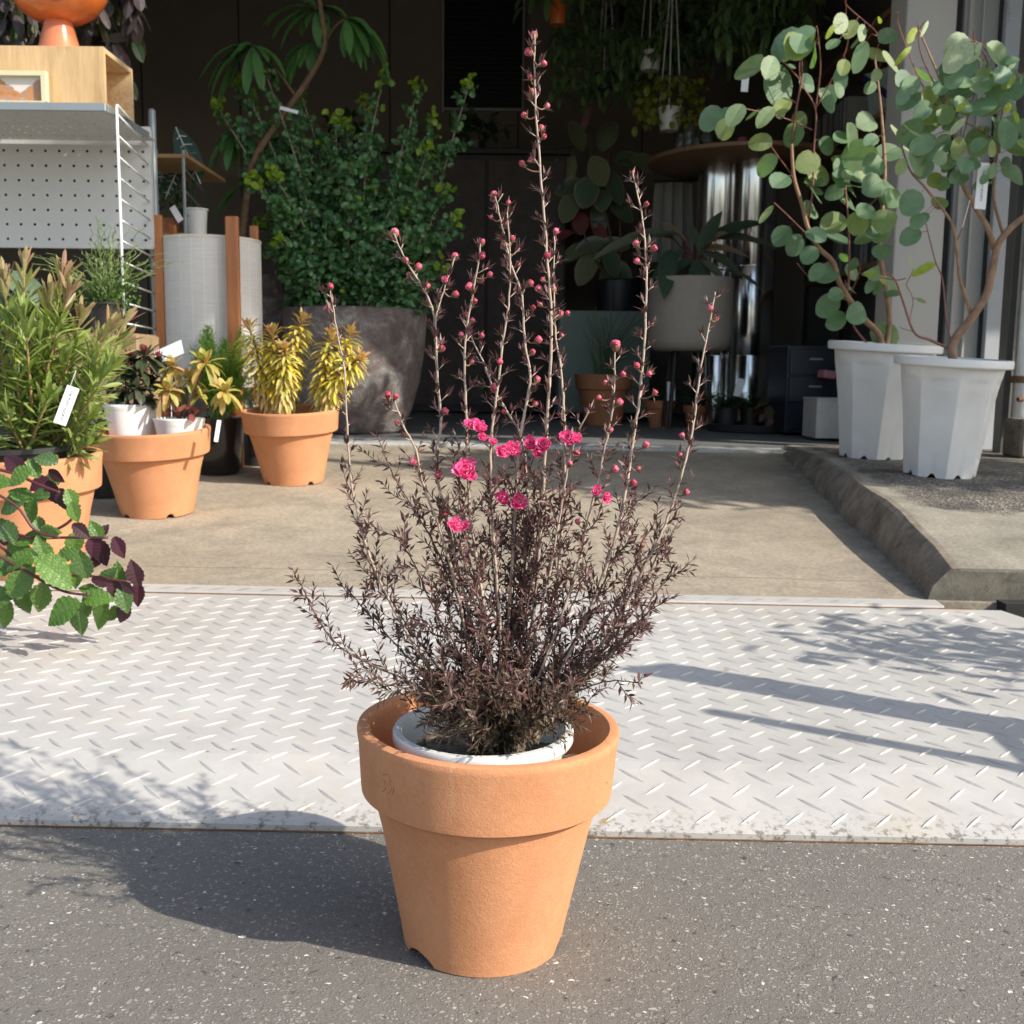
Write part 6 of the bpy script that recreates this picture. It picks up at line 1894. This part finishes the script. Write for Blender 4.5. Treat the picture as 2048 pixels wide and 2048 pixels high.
# wooden rack of records and boxes along the right wall
XR = 2.55
rk2 = thing('wall_rack', 'wood and black steel rack of records and boxes along the right wall', 'rack', V((XR, 8.0, FZ)))
M['rackboard'] = wood('warm_pine_board', (.36, .22, .12), (.25, .14, .07), 4, 'Y')
zs_ = [FZ + .10, P(1600, 575, XR * 2150 / 590).z, P(1640, 318, XR * 2150 / 620).z]
zs_ = sorted(zs_)
for z in zs_ + [zs_[-1] + .62]:
    mb = MB(); mb.box((XR, 7.85, z), (.34, 2.3, .035), bev=.002); mb.build('board', M['rackboard'], rk2)
for y in (6.72, 8.98):
    for x in (XR - .15, XR + .15):
        mb = MB(); mb.box((x, y, 1.5), (.03, .03, 2.33)); mb.build('post', M['blackwood'], rk2)
random.seed(90)
def books(z, y0, y1, h, cols, label, group, cat, dx=.26, thin=(.008, .02)):
    y = y0; i = 0
    mats = [plain('sleeve', c, .5, var=.05) for c in cols]
    proto = None
    while y < y1:
        w_ = rnd(*thin); hh = h * rnd(.96, 1.0)
        mb = MB(); mb.box((0, 0, hh / 2), (dx, w_ * .92, hh))
        o = mb.build('record_sleeve' if cat == 'record' else 'book', random.choice(mats), None)
        o.location = (XR - .02 + rnd(-.01, .01), y + w_ / 2, z + .0185); tag(o, label, cat, group)
        y += w_; i += 1
books(zs_[1], 7.2, 8.25, .30, [(.28, .29, .30), (.12, .13, .15), (.35, .34, .32), (.06, .07, .09), (.20, .17, .14)], 'thin grey record sleeve in the row on the middle board of the rack', 'record sleeves in a row on the middle board', 'record', thin=(.02, .035))
books(zs_[2], 8.1, 8.9, .29, [(.33, .34, .34), (.25, .26, .27), (.10, .10, .11)], 'pale grey book in the upright row on the upper board of the right hand rack', 'books in a row on the upper board', 'book', thin=(.025, .045))
# tilted navy and pale album display on the upper board
mb = MB(); q0 = P(1660, 265, 7.55)
al_ = thing('album_display', 'pale record cover with navy band leaning on the upper board of the right hand rack', 'record cover', V((q0.x, 7.5, zs_[2] + .018)))
rmx = Euler((R(14), 0, R(-62))).to_matrix()
cc_ = V((XR - .08, 7.5, zs_[2] + .018 + .155))
mb = MB(); mb.box((0, 0, 0), (.31, .008, .31)); mb.v = [cc_ + rmx @ q for q in mb.v]; mb.build('cover', plain('pale_aqua_card', (.36, .43, .44), .5), al_)
mb = MB(); mb.box((0, -.006, .0), (.44, .003, .05), Euler((0, R(38), 0)).to_matrix()); mb.v = [cc_ + rmx @ q for q in mb.v]; mb.build('navy_band', plain('navy', (.02, .03, .12), .5), al_)
mb = MB(); mb.box((XR, 6.95, zs_[2] + .018 + .11), (.24, .26, .22), bev=.004); tag(mb.build('cardboard_box', plain('kraft_card', (.40, .32, .24), .8), None), 'brown cardboard box on the near end of the upper rack board', 'box')
# drawer unit and white carton on the floor at the right
xdr = P(1643, 750, 6.75).x
dru = thing('drawer_unit', 'dark navy drawer unit on the floor in front of the rack', 'drawer unit', V((xdr, 7.1, FZ)))
M['navybox'] = plain('navy_lacquer', (.016, .020, .034), .4)
zdt = P(1643, 690, 6.8).z
mb = MB(); mb.box((xdr, 7.15, (zdt + FZ) / 2), (.36, .5, zdt - FZ), bev=.004); mb.build('carcass', M['navybox'], dru)
for k in range(3):
    hz = (zdt - FZ - .04) / 3; zc = FZ + .02 + hz * (k + .5); mb = MB(); mb.box((xdr, 6.893, zc), (.33, .016, hz - .014), bev=.002); d_ = mb.build('drawer', M['navybox'], dru)
    mb = MB(); mb.box((xdr, 6.880, zc + .02), (.08, .012, .012)); mb.build('handle', M['steel_grey'], d_)
q = P(1661, 749, 6.72)
tag(MB().box((q.x, 6.80, q.z), (.075, .16, .05), Euler((0, R(8), 0)).to_matrix(), bev=.006).build('pink_pouch', plain('pink_cloth', (.52, .22, .27), .8), None), 'small pink pouch beside the navy drawer unit', 'pouch')
o_ = bpy.context.scene.objects['pink_pouch']
xw = P(1665, 830, 6.45).x
ctn = thing('white_carton', 'plain white carton on the shop floor left of the white plant pots', 'carton', V((xw, 6.5, FZ)))
zct = P(1665, 797, 6.35).z
mb = MB(); mb.box((xw, 6.52, (zct + FZ) / 2 - .005), (.235, .3, zct - FZ - .008), bev=.003); mb.build('body', plain('white_card', (.50, .48, .45), .8), ctn)
mb = MB(); mb.box((xw, 6.52, zct - .004), (.245, .31, .012), bev=.003); mb.build('lid', plain('white_card_lid', (.54, .52, .49), .8), ctn)
# ------------------------------------------------------------------ eucalyptus in white pots on the slab
random.seed(101)
def m_euc():
    m_, t, b = newmat('eucalyptus_leaf')
    g = nd(t, 'ShaderNodeNewGeometry')
    c = ramp(t, g.outputs['Random Per Island'], [(0, (.13, .23, .13)), (.35, (.19, .31, .18)), (.6, (.18, .30, .21)), (.80, (.30, .36, .13)), (1, (.24, .37, .24))])
    n_ = noise(t, 22, 3, .6)
    c = mixc(t, 1.0, c, ramp(t, n_, [(.3, .85), (.7, 1.12)]), 'MULTIPLY')
    t.links.new(c, b.inputs['Base Color']); b.inputs['Roughness'].default_value = .5
    b.inputs['Specular IOR Level'].default_value = .35
    tr = nd(t, 'ShaderNodeBsdfTranslucent'); t.links.new(mixc(t, 1.0, c, (1.5, 1.7, .6), 'MULTIPLY'), tr.inputs[0])
    mx = nd(t, 'ShaderNodeMixShader'); mx.inputs[0].default_value = .36
    t.links.new(b.outputs[0], mx.inputs[1]); t.links.new(tr.outputs[0], mx.inputs[2]); t.links.new(mx.outputs[0], t.nodes['Material Output'].inputs[0])
    return m_
M['euc'] = m_euc()
M['euc_pale'] = leafmat('pale_eucalyptus_leaf', [(.42, .50, .30), (.34, .44, .27), (.46, .52, .33)], .5, .3)
M['euc_lime'] = leafmat('lime_eucalyptus_leaf', [(.30, .42, .03), (.38, .46, .04)], .45, .45)
M['euc_bark'] = plain('peeling_tan_bark', (.30, .185, .115), .7, var=.4, scale=24, bmp=.4)
M['euc_red'] = plain('red_eucalyptus_twig', (.26, .105, .085), .55, var=.3, scale=30)
def slitpot(name_t, label, px, py, Y, rimpx, botpx):
    c = G(px, py, sz, 3, 6) if Y is None else None
    t_ = thing(name_t, label, 'potted tree', c, 'eucalyptus trees in white pots')
    r = rimpx * c.y / 2150 / 2; rb = botpx * c.y / 2150 / 2
    H = r * 2 * 1.05
    mb = MB()
    def fn(rr, z, a):
        # ten flat facets below the collar, slits at the foot
        if z < H * .86 and rr > rb * .5:
            k = 8; aa = (a + .2) % (2 * math.pi / k) - math.pi / k
            f = math.cos(math.pi / k) / math.cos(aa)
            bl = min(1, (H * .86 - z) / (H * .07))
            rr = rr * (1 + (f - 1) * bl * .95)
            if z < H * .045 and abs(aa) < .13: z = z + .018 * (1 - (abs(aa) / .13) ** 2)
        return rr, z
    rw = r * .86
    mb.lathe([(0, .006), (rb * .9, .006), (rb * .97, 0), (rb, .001), (rb + (rw - rb) * .04, H * .04), (rb + (rw - rb) * .10, H * .10), (rb + (rw - rb) * .5, H * .5), (rb + (rw - rb) * .9, H * .80), (rb + (rw - rb) * .95, H * .83), (rw * .985, H * .86), (rw, H * .90), (rw * 1.01, H * .925), (r * .985, H * .93), (r, H * .94), (r, H * .985), (r * .985, H), (r * .90, H), (r * .885, H * .97), (r * .84, H * .80), (rb * .9, H * .1)], c, 160, fn)
    mb.xf(tiltM(c, R(3.0), R(2.2)))
    mb.build('pot', M['white_plastic'], t_, auto=28)
    mb = MB(); mb.disc(c + V((0, 0, H * .84)), r * .83, 30, jitter=.004); mb.xf(tiltM(c, R(3.0), R(2.2))); mb.build('soil', M['soil'], t_)
    return t_, c, r, H
def euc(t_, Yc, branches, leaves, top, rnd_regions, seed):
    random.seed(seed)
    bark, red, L1, L2, L3 = MB(), MB(), MB(), MB(), MB()
    pts_all = []
    for pts, off, ra, rb_, kind in branches:
        n = len(pts)
        pp = [P(x, y, Yc + off * i / (n - 1)) for i, (x, y) in enumerate(pts)]
        if kind == 0: pp[0] = top.copy()
        sp = smooth_path(pp, 6)
        k = len(sp)
        (bark if ra > .006 else red).tube(sp, [ra + (rb_ - ra) * i / (k - 1) for i in range(k)], 10 if ra > .006 else 6)
        pts_all += sp[3:]
    def put(mb, x, y, s_, asp=1.0, ang=None, off=None, face=None):
        c0 = P(x, y, Yc)
        near = min(pts_all, key=lambda q: ((q.x - c0.x) ** 2 + (q.z - c0.z) ** 2) + abs(q.y - Yc) * .02)
        Y = near.y + (rnd(-.16, .12) if off is None else off)
        c0 = P(x, y, Y); L = 2.2 * s_ * Y / 2150; W = L * asp * rnd(.82, .95)
        d = (c0 - near); d.y *= .3
        if d.length < .02: d = rv()
        d = d.normalized() + V((0, 0, rnd(-.5, .1)))
        if ang is not None: d = V((math.cos(R(ang)), 0, math.sin(R(ang))))
        d.normalize()
        p_ = c0 - d * L * .5
        nr = V((rnd(-.5, .6), -1, rnd(-.1, .9))) if face is None else face
        leaf(mb, p_, d, nr, L, W, .12, rnd(.05, .3), ROUNDP, curl=rnd(-.25, .25))
        mid = (p_ + near) * .5 + V((0, 0, rnd(-.01, .02)))
        red.tube(smooth_path([near, mid, p_], 3), [.0016, .0010], 4)
    for lf_ in leaves:
        x, y, s_ = lf_[:3]; kind = lf_[3] if len(lf_) > 3 else 0; asp = lf_[4] if len(lf_) > 4 else 1.0
        put((L1, L2, L3)[kind], x, y, s_, asp, off=None if kind == 0 else -.2, face=None if kind == 0 else V((.6, -.8, .5)))
    for (x0, y0, x1_, y1_, n, s0, s1) in rnd_regions:
        for _ in range(n): put(L1, rnd(x0, x1_), rnd(y0, y1_), rnd(s0, s1), rnd(.7, 1))
    bark.build('trunk', M['euc_bark'], t_, smooth=True); red.build('twigs', M['euc_red'], t_, smooth=True)
    L1.build('foliage', M['euc'], t_); L2.build('pale_leaves', M['euc_pale'], t_); L3.build('lime_leaves', M['euc_lime'], t_)
# rear (left)
tR, cR, rR, HR = slitpot('eucalyptus_tree', 'left eucalyptus with large round leaves in the white pot nearer the doorway', 1745, 915, None, 216, 128)
topR = cR + V((.02, -.02, HR * .85))
brR = [([(1762, 690), (1758, 670), (1730, 640), (1702, 604), (1678, 563), (1665, 523), (1635, 493), (1615, 453), (1604, 409), (1588, 355), (1583, 288)], -.1, .016, .007, 0),
       ([(1583, 288), (1592, 220), (1604, 150), (1601, 80)], -.1, .0055, .003, 1), ([(1588, 355), (1560, 318), (1540, 290)], -.15, .003, .002, 1), ([(1786, 690), (1779, 630), (1760, 500), (1769, 365), (1767, 285), (1760, 200), (1750, 120)], .05, .014, .004, 0),
       ([(1615, 453), (1625, 380), (1628, 295), (1631, 218), (1601, 161), (1601, 100)], -.15, .0050, .002, 1), ([(1631, 218), (1641, 134), (1635, 60)], -.15, .004, .002, 1), ([(1631, 218), (1692, 100), (1690, 40)], -.2, .0035, .002, 1), ([(1601, 161), (1560, 120), (1520, 125)], -.15, .003, .002, 1), ([(1625, 260), (1565, 235), (1480, 215)], -.2, .003, .002, 1),
       ([(1690, 600), (1698, 553), (1697, 450), (1690, 350), (1700, 270)], .1, .006, .003, 1), ([(1665, 523), (1600, 455), (1548, 405)], -.2, .003, .002, 1), ([(1720, 690), (1712, 660), (1700, 620), (1690, 560)], .05, .006, .003, 0), ([(1697, 450), (1740, 410), (1770, 380)], -.1, .003, .002, 1),
       ([(1720, 545), (1735, 550), (1790, 560), (1812, 556)], -.2, .003, .002, 1), ([(1700, 590), (1720, 540), (1712, 525)], -.2, .003, .002, 1), ([(1692, 0), (1695, 13), (1749, 60), (1752, 72)], -.2, .003, .002, 1), ([(1690, 40), (1692, 20), (1690, -20)], -.2, .003, .002, 1), ([(1622, 560), (1594, 527)], -.1, .002, .0015, 1)]
lvR = [(1576, 86, 34), (1500, 134, 30), (1537, 138, 27, 0, .8), (1548, 174, 38), (1585, 95, 26), (1420, 235, 24), (1470, 228, 25, 0, .75), (1447, 235, 24), (1450, 258, 19), (1631, 107, 27, 0, .6), (1717, 114, 28, 0, .65), (1682, 157, 22, 0, .6), (1655, 200, 24, 0, .6), (1521, 282, 21, 0, .8), (1531, 329, 24, 0, .8), (1558, 366, 22), (1615, 322, 24), (1633, 349, 24), (1702, 275, 32, 0, .7), (1722, 312, 34),
       (1742, 372, 26), (1769, 392, 30), (1615, 421, 20), (1563, 473, 21), (1588, 490, 20), (1618, 507, 19), (1665, 446, 27), (1715, 446, 21), (1764, 503, 22), (1703, 543, 18), (1704, 574, 17, 0, .8), (1782, 570, 22), (1655, 611, 24), (1715, 624, 24), (1672, 640, 20), (1561, 225, 18, 0, .6), (1588, 268, 25), (1581, 134, 14, 0, .5), (1652, 547, 24), (1675, 477, 26, 0, .5), (1693, 360, 30), (1735, 470, 24, 0, .6), (1510, 232, 20, 0, .45), (1530, 230, 24, 0, .6), (1735, 240, 24), (1690, 330, 26), (1630, 390, 20),
       (1740, 570, 16, 0, .6), (1755, 575, 16, 0, .4), (1770, 670, 30), (1768, 440, 24), (1745, 540, 20), (1532, 430, 20, 0, .4), (1700, 400, 26), (1730, 420, 22), (1600, 240, 16), (1655, 290, 18), (1745, 330, 24),
       (1678, 47, 24, 1, .75), (1661, 62, 15, 2, .4), (1700, 60, 20, 0, .7), (1719, 68, 20, 1, .6), (1742, 545, 13, 2, .45), (1788, 268, 20, 1, .9), (1823, 308, 24, 1, .5), (1762, 105, 30, 0, .9), (1775, 130, 40, 1, .55), (1754, 148, 14, 1, .8), (1758, 40, 11, 2, .6)]
euc(tR, cR.y, brR, lvR, topR, [(1560, 60, 1780, 360, 22, 15, 26), (1620, 360, 1800, 600, 22, 13, 22)], 5)
# front (right)
tF, cF, rF, HF = slitpot('eucalyptus_tree', 'right eucalyptus with a forked tan trunk in the front white pot', 1878, 950, None, 222, 138)
topF = cF + V((.035, -.02, HF * .85))
brF = [([(1903, 720), (1905, 690), (1940, 640), (1972, 590), (1985, 540), (1996, 490), (2022, 455), (2060, 425), (2110, 380)], -.1, .018, .011, 0), ([(1945, 637), (1930, 590), (1919, 553), (1912, 486), (1900, 440), (1850, 375), (1819, 339), (1800, 280)], -.15, .0085, .003, 1),
       ([(1990, 500), (1975, 455), (1953, 419), (1923, 362), (1918, 312), (1905, 240), (1880, 160), (1838, 60)], -.1, .012, .003, 1), ([(2006, 468), (1987, 386), (1997, 285), (2010, 200), (2040, 150)], -.15, .0065, .003, 1), ([(1905, 700), (1860, 680), (1828, 664), (1805, 600), (1790, 560), (1770, 545)], -.15, .006, .003, 1),
       ([(1905, 695), (1893, 640), (1885, 560), (1870, 520), (1850, 440)], .1, .004, .002, 1), ([(1918, 312), (1945, 200), (1975, 130), (1950, 85), (1948, 60)], -.2, .003, .002, 1), ([(1905, 240), (1850, 180), (1800, 60), (1795, 25)], -.2, .003, .002, 1), ([(1997, 285), (1950, 255), (1920, 240)], -.15, .003, .002, 1), ([(1905, 240), (1860, 150), (1840, 100), (1836, 45)], -.2, .003, .002, 1), ([(2040, 150), (2005, 138), (1960, 88), (1925, 78)], -.2, .003, .002, 1),
       ([(1912, 486), (1935, 430), (1945, 380)], .05, .003, .002, 1), ([(1828, 664), (1820, 640), (1826, 600), (1812, 570)], .05, .002, .0015, 1), ([(1828, 664), (1800, 655)], .0, .002, .0012, 1)]
lvF = [(1917, 95, 30, 1, 1.0), (1905, 118, 27, 1, .8), (1938, 105, 26, 1, .7), (1921, 132, 30, 0, .95), (2000, 104, 28), (1959, 173, 27, 0, .8), (1997, 188, 25), (1856, 191, 18), (1883, 171, 18), (1880, 315, 15), (2031, 349, 22), (1878, 406, 17), (1819, 523, 20, 1, .6), (1850, 533, 26, 2, .35), (1846, 436, 12), (1823, 70, 18, 2, .5), (1850, 55, 20, 1, .22), (1803, 110, 32, 2, .18), (1917, 215, 20, 2, .3), (1916, 250, 20, 1, .4),
       (1823, 403, 25), (1820, 470, 20), (1835, 440, 16), (1843, 600, 10, 0, .4), (1900, 200, 24), (1935, 150, 20), (1985, 230, 26), (2030, 260, 26), (2040, 300, 22), (1955, 290, 22), (1930, 330, 18), (2015, 215, 12, 2, .6), (2030, 235, 14, 2, .7), (2020, 165, 13, 2, .4), (1965, 120, 24), (1860, 240, 22), (1895, 330, 14), (1955, 95, 14, 1, .4)]
euc(tF, cF.y, brF, lvF, topF, [(1800, 150, 2060, 340, 56, 16, 28), (1830, 100, 2060, 180, 14, 14, 22), (1815, 320, 2050, 380, 12, 10, 18), (2050, 150, 2200, 420, 30, 16, 25)], 6)
# label hanging in the front tree
lab = label_on(tF, 'plant_tag', P(1964, 372, cF.y - .15), .045, .17, Euler((0, R(2), R(6))).to_matrix(), 'THE PLANT SOCIETY', size=.012, txt_rot=90)
mb = MB(); mb.tube([P(1960, 335, cF.y - .15), P(1958, 315, cF.y - .12)], .001, 4); mb.tube([P(1940, 400, cF.y - .2), P(1925, 455, cF.y - .2)], .0014, 4); mb.build('string', M['paper'], tF)
label_on(tR, 'paper_tag', P(1490, 165, cR.y + .3), .034, .085, Euler((0, R(3), 0)).to_matrix())

# ------------------------------------------------------------------ outside the frame on the right: what throws the dappled shade
random.seed(111)
tr_ = thing('street_tree', 'leafy tree growing to the right of the shop front', 'tree', V((4.5, 2.7, -.045)))
mb = MB()
tk = smooth_path([V((4.5, 2.7, -.06)), V((4.45, 2.75, 1.2)), V((4.3, 2.8, 2.4)), V((4.35, 2.5, 4.0)), V((4.3, 2.2, 5.8))], 6)
mb.tube(tk, [.11, .03], 10)
lf = MB()
M['tree_leaf'] = leafmat('street_tree_leaf', [(.06, .11, .03), (.09, .15, .04)], .5, .3)
def crown(c, rad, n, L, gap=.5):
    c = V(c); rad = V(rad)
    cl = []
    for i in range(int(n / 26)):
        d = rv(); 
        while d.length > 1: d = rv()
        q = c + V((d.x * rad.x, d.y * rad.y, d.z * rad.z)); cl.append(q)
        near = min(tk, key=lambda z: (z - q).length); mb.tube(smooth_path([near, (near + q) * .5 + V((0, 0, .08)), q], 3), [.018, .006], 5)
        for j in range(26):
            leaf(lf, q + rv(.13), rv() + V((0, 0, -.2)), V((0, 0, 1)), L * rnd(.7, 1.2), L * .45, .4, .2, OVAL)
crown((3.75, 3.45, 2.55), (1.15, .72, .70), 2100, .11)
crown((4.6, 3.2, 3.0), (.9, .8, .7), 2000, .11)
crown((4.25, 2.15, 5.75), (.75, .55, .8), 2600, .11)  # high clump added to shade the pegboard and drum
mb.build('trunk', M['sch_trunk'], tr_, smooth=True); lf.build('crown', M['tree_leaf'], tr_)
# unseen posts added for the shadow stripes on the plate; their form is made up
ez = thing('stripe_posts', 'wooden display easel on the checker plate, right of the picture', 'shadow posts', V((1.62, 1.6, .0)))
for nm, x, y, wd, h in (('post', 1.62, 1.61, .13, 1.13), ('leg', 1.62, 1.38, .032, 1.05)):
    mb = MB(); mb.box((x, y, h / 2 - .015), (wd, .03, h), Euler((0, 0, R(20))).to_matrix(), bev=.004); mb.build(nm, M['crate'], ez)
mb = MB(); mb.box((1.63, 1.52, .62), (.02, .26, .025)); mb.build('crossbar', M['crate'], ez)
ps = V((2.12, 1.90, gz(2.1, 1.9) - .05))
sh = thing('potted_olive', 'small leafy olive in a dark pot, right of the picture', 'potted tree', V((2.12, 1.90, -.02)))
mb = MB(); pot_simple(mb, V((2.12, 1.90, -.02)), .16, .12, .30); mb.build('pot', M['black_plastic'], sh, auto=40)
mb = MB(); mb.disc(V((2.12, 1.90, .25)), .14, 20); mb.build('soil', M['soil'], sh)
mb = MB(); mb.tube([(2.12, 1.9, .25), (2.10, 1.92, .6), (2.12, 1.95, .95)], [.014, .008], 8)
lf = MB()
for i in range(30):
    e = V((2.12 + rnd(-.34, .34), 1.94 + rnd(-.28, .28), rnd(.62, 1.22))); mb.tube([V((2.11, 1.93, rnd(.5, .95))), e], [.005, .002], 4)
    for j in range(9): leaf(lf, e + rv(.07), rv(), V((0, 0, 1)), rnd(.05, .09), .028, .3, .2, OVAL)
mb.build('trunk', M['sch_trunk'], sh, smooth=True); lf.build('foliage', M['tree_leaf'], sh)
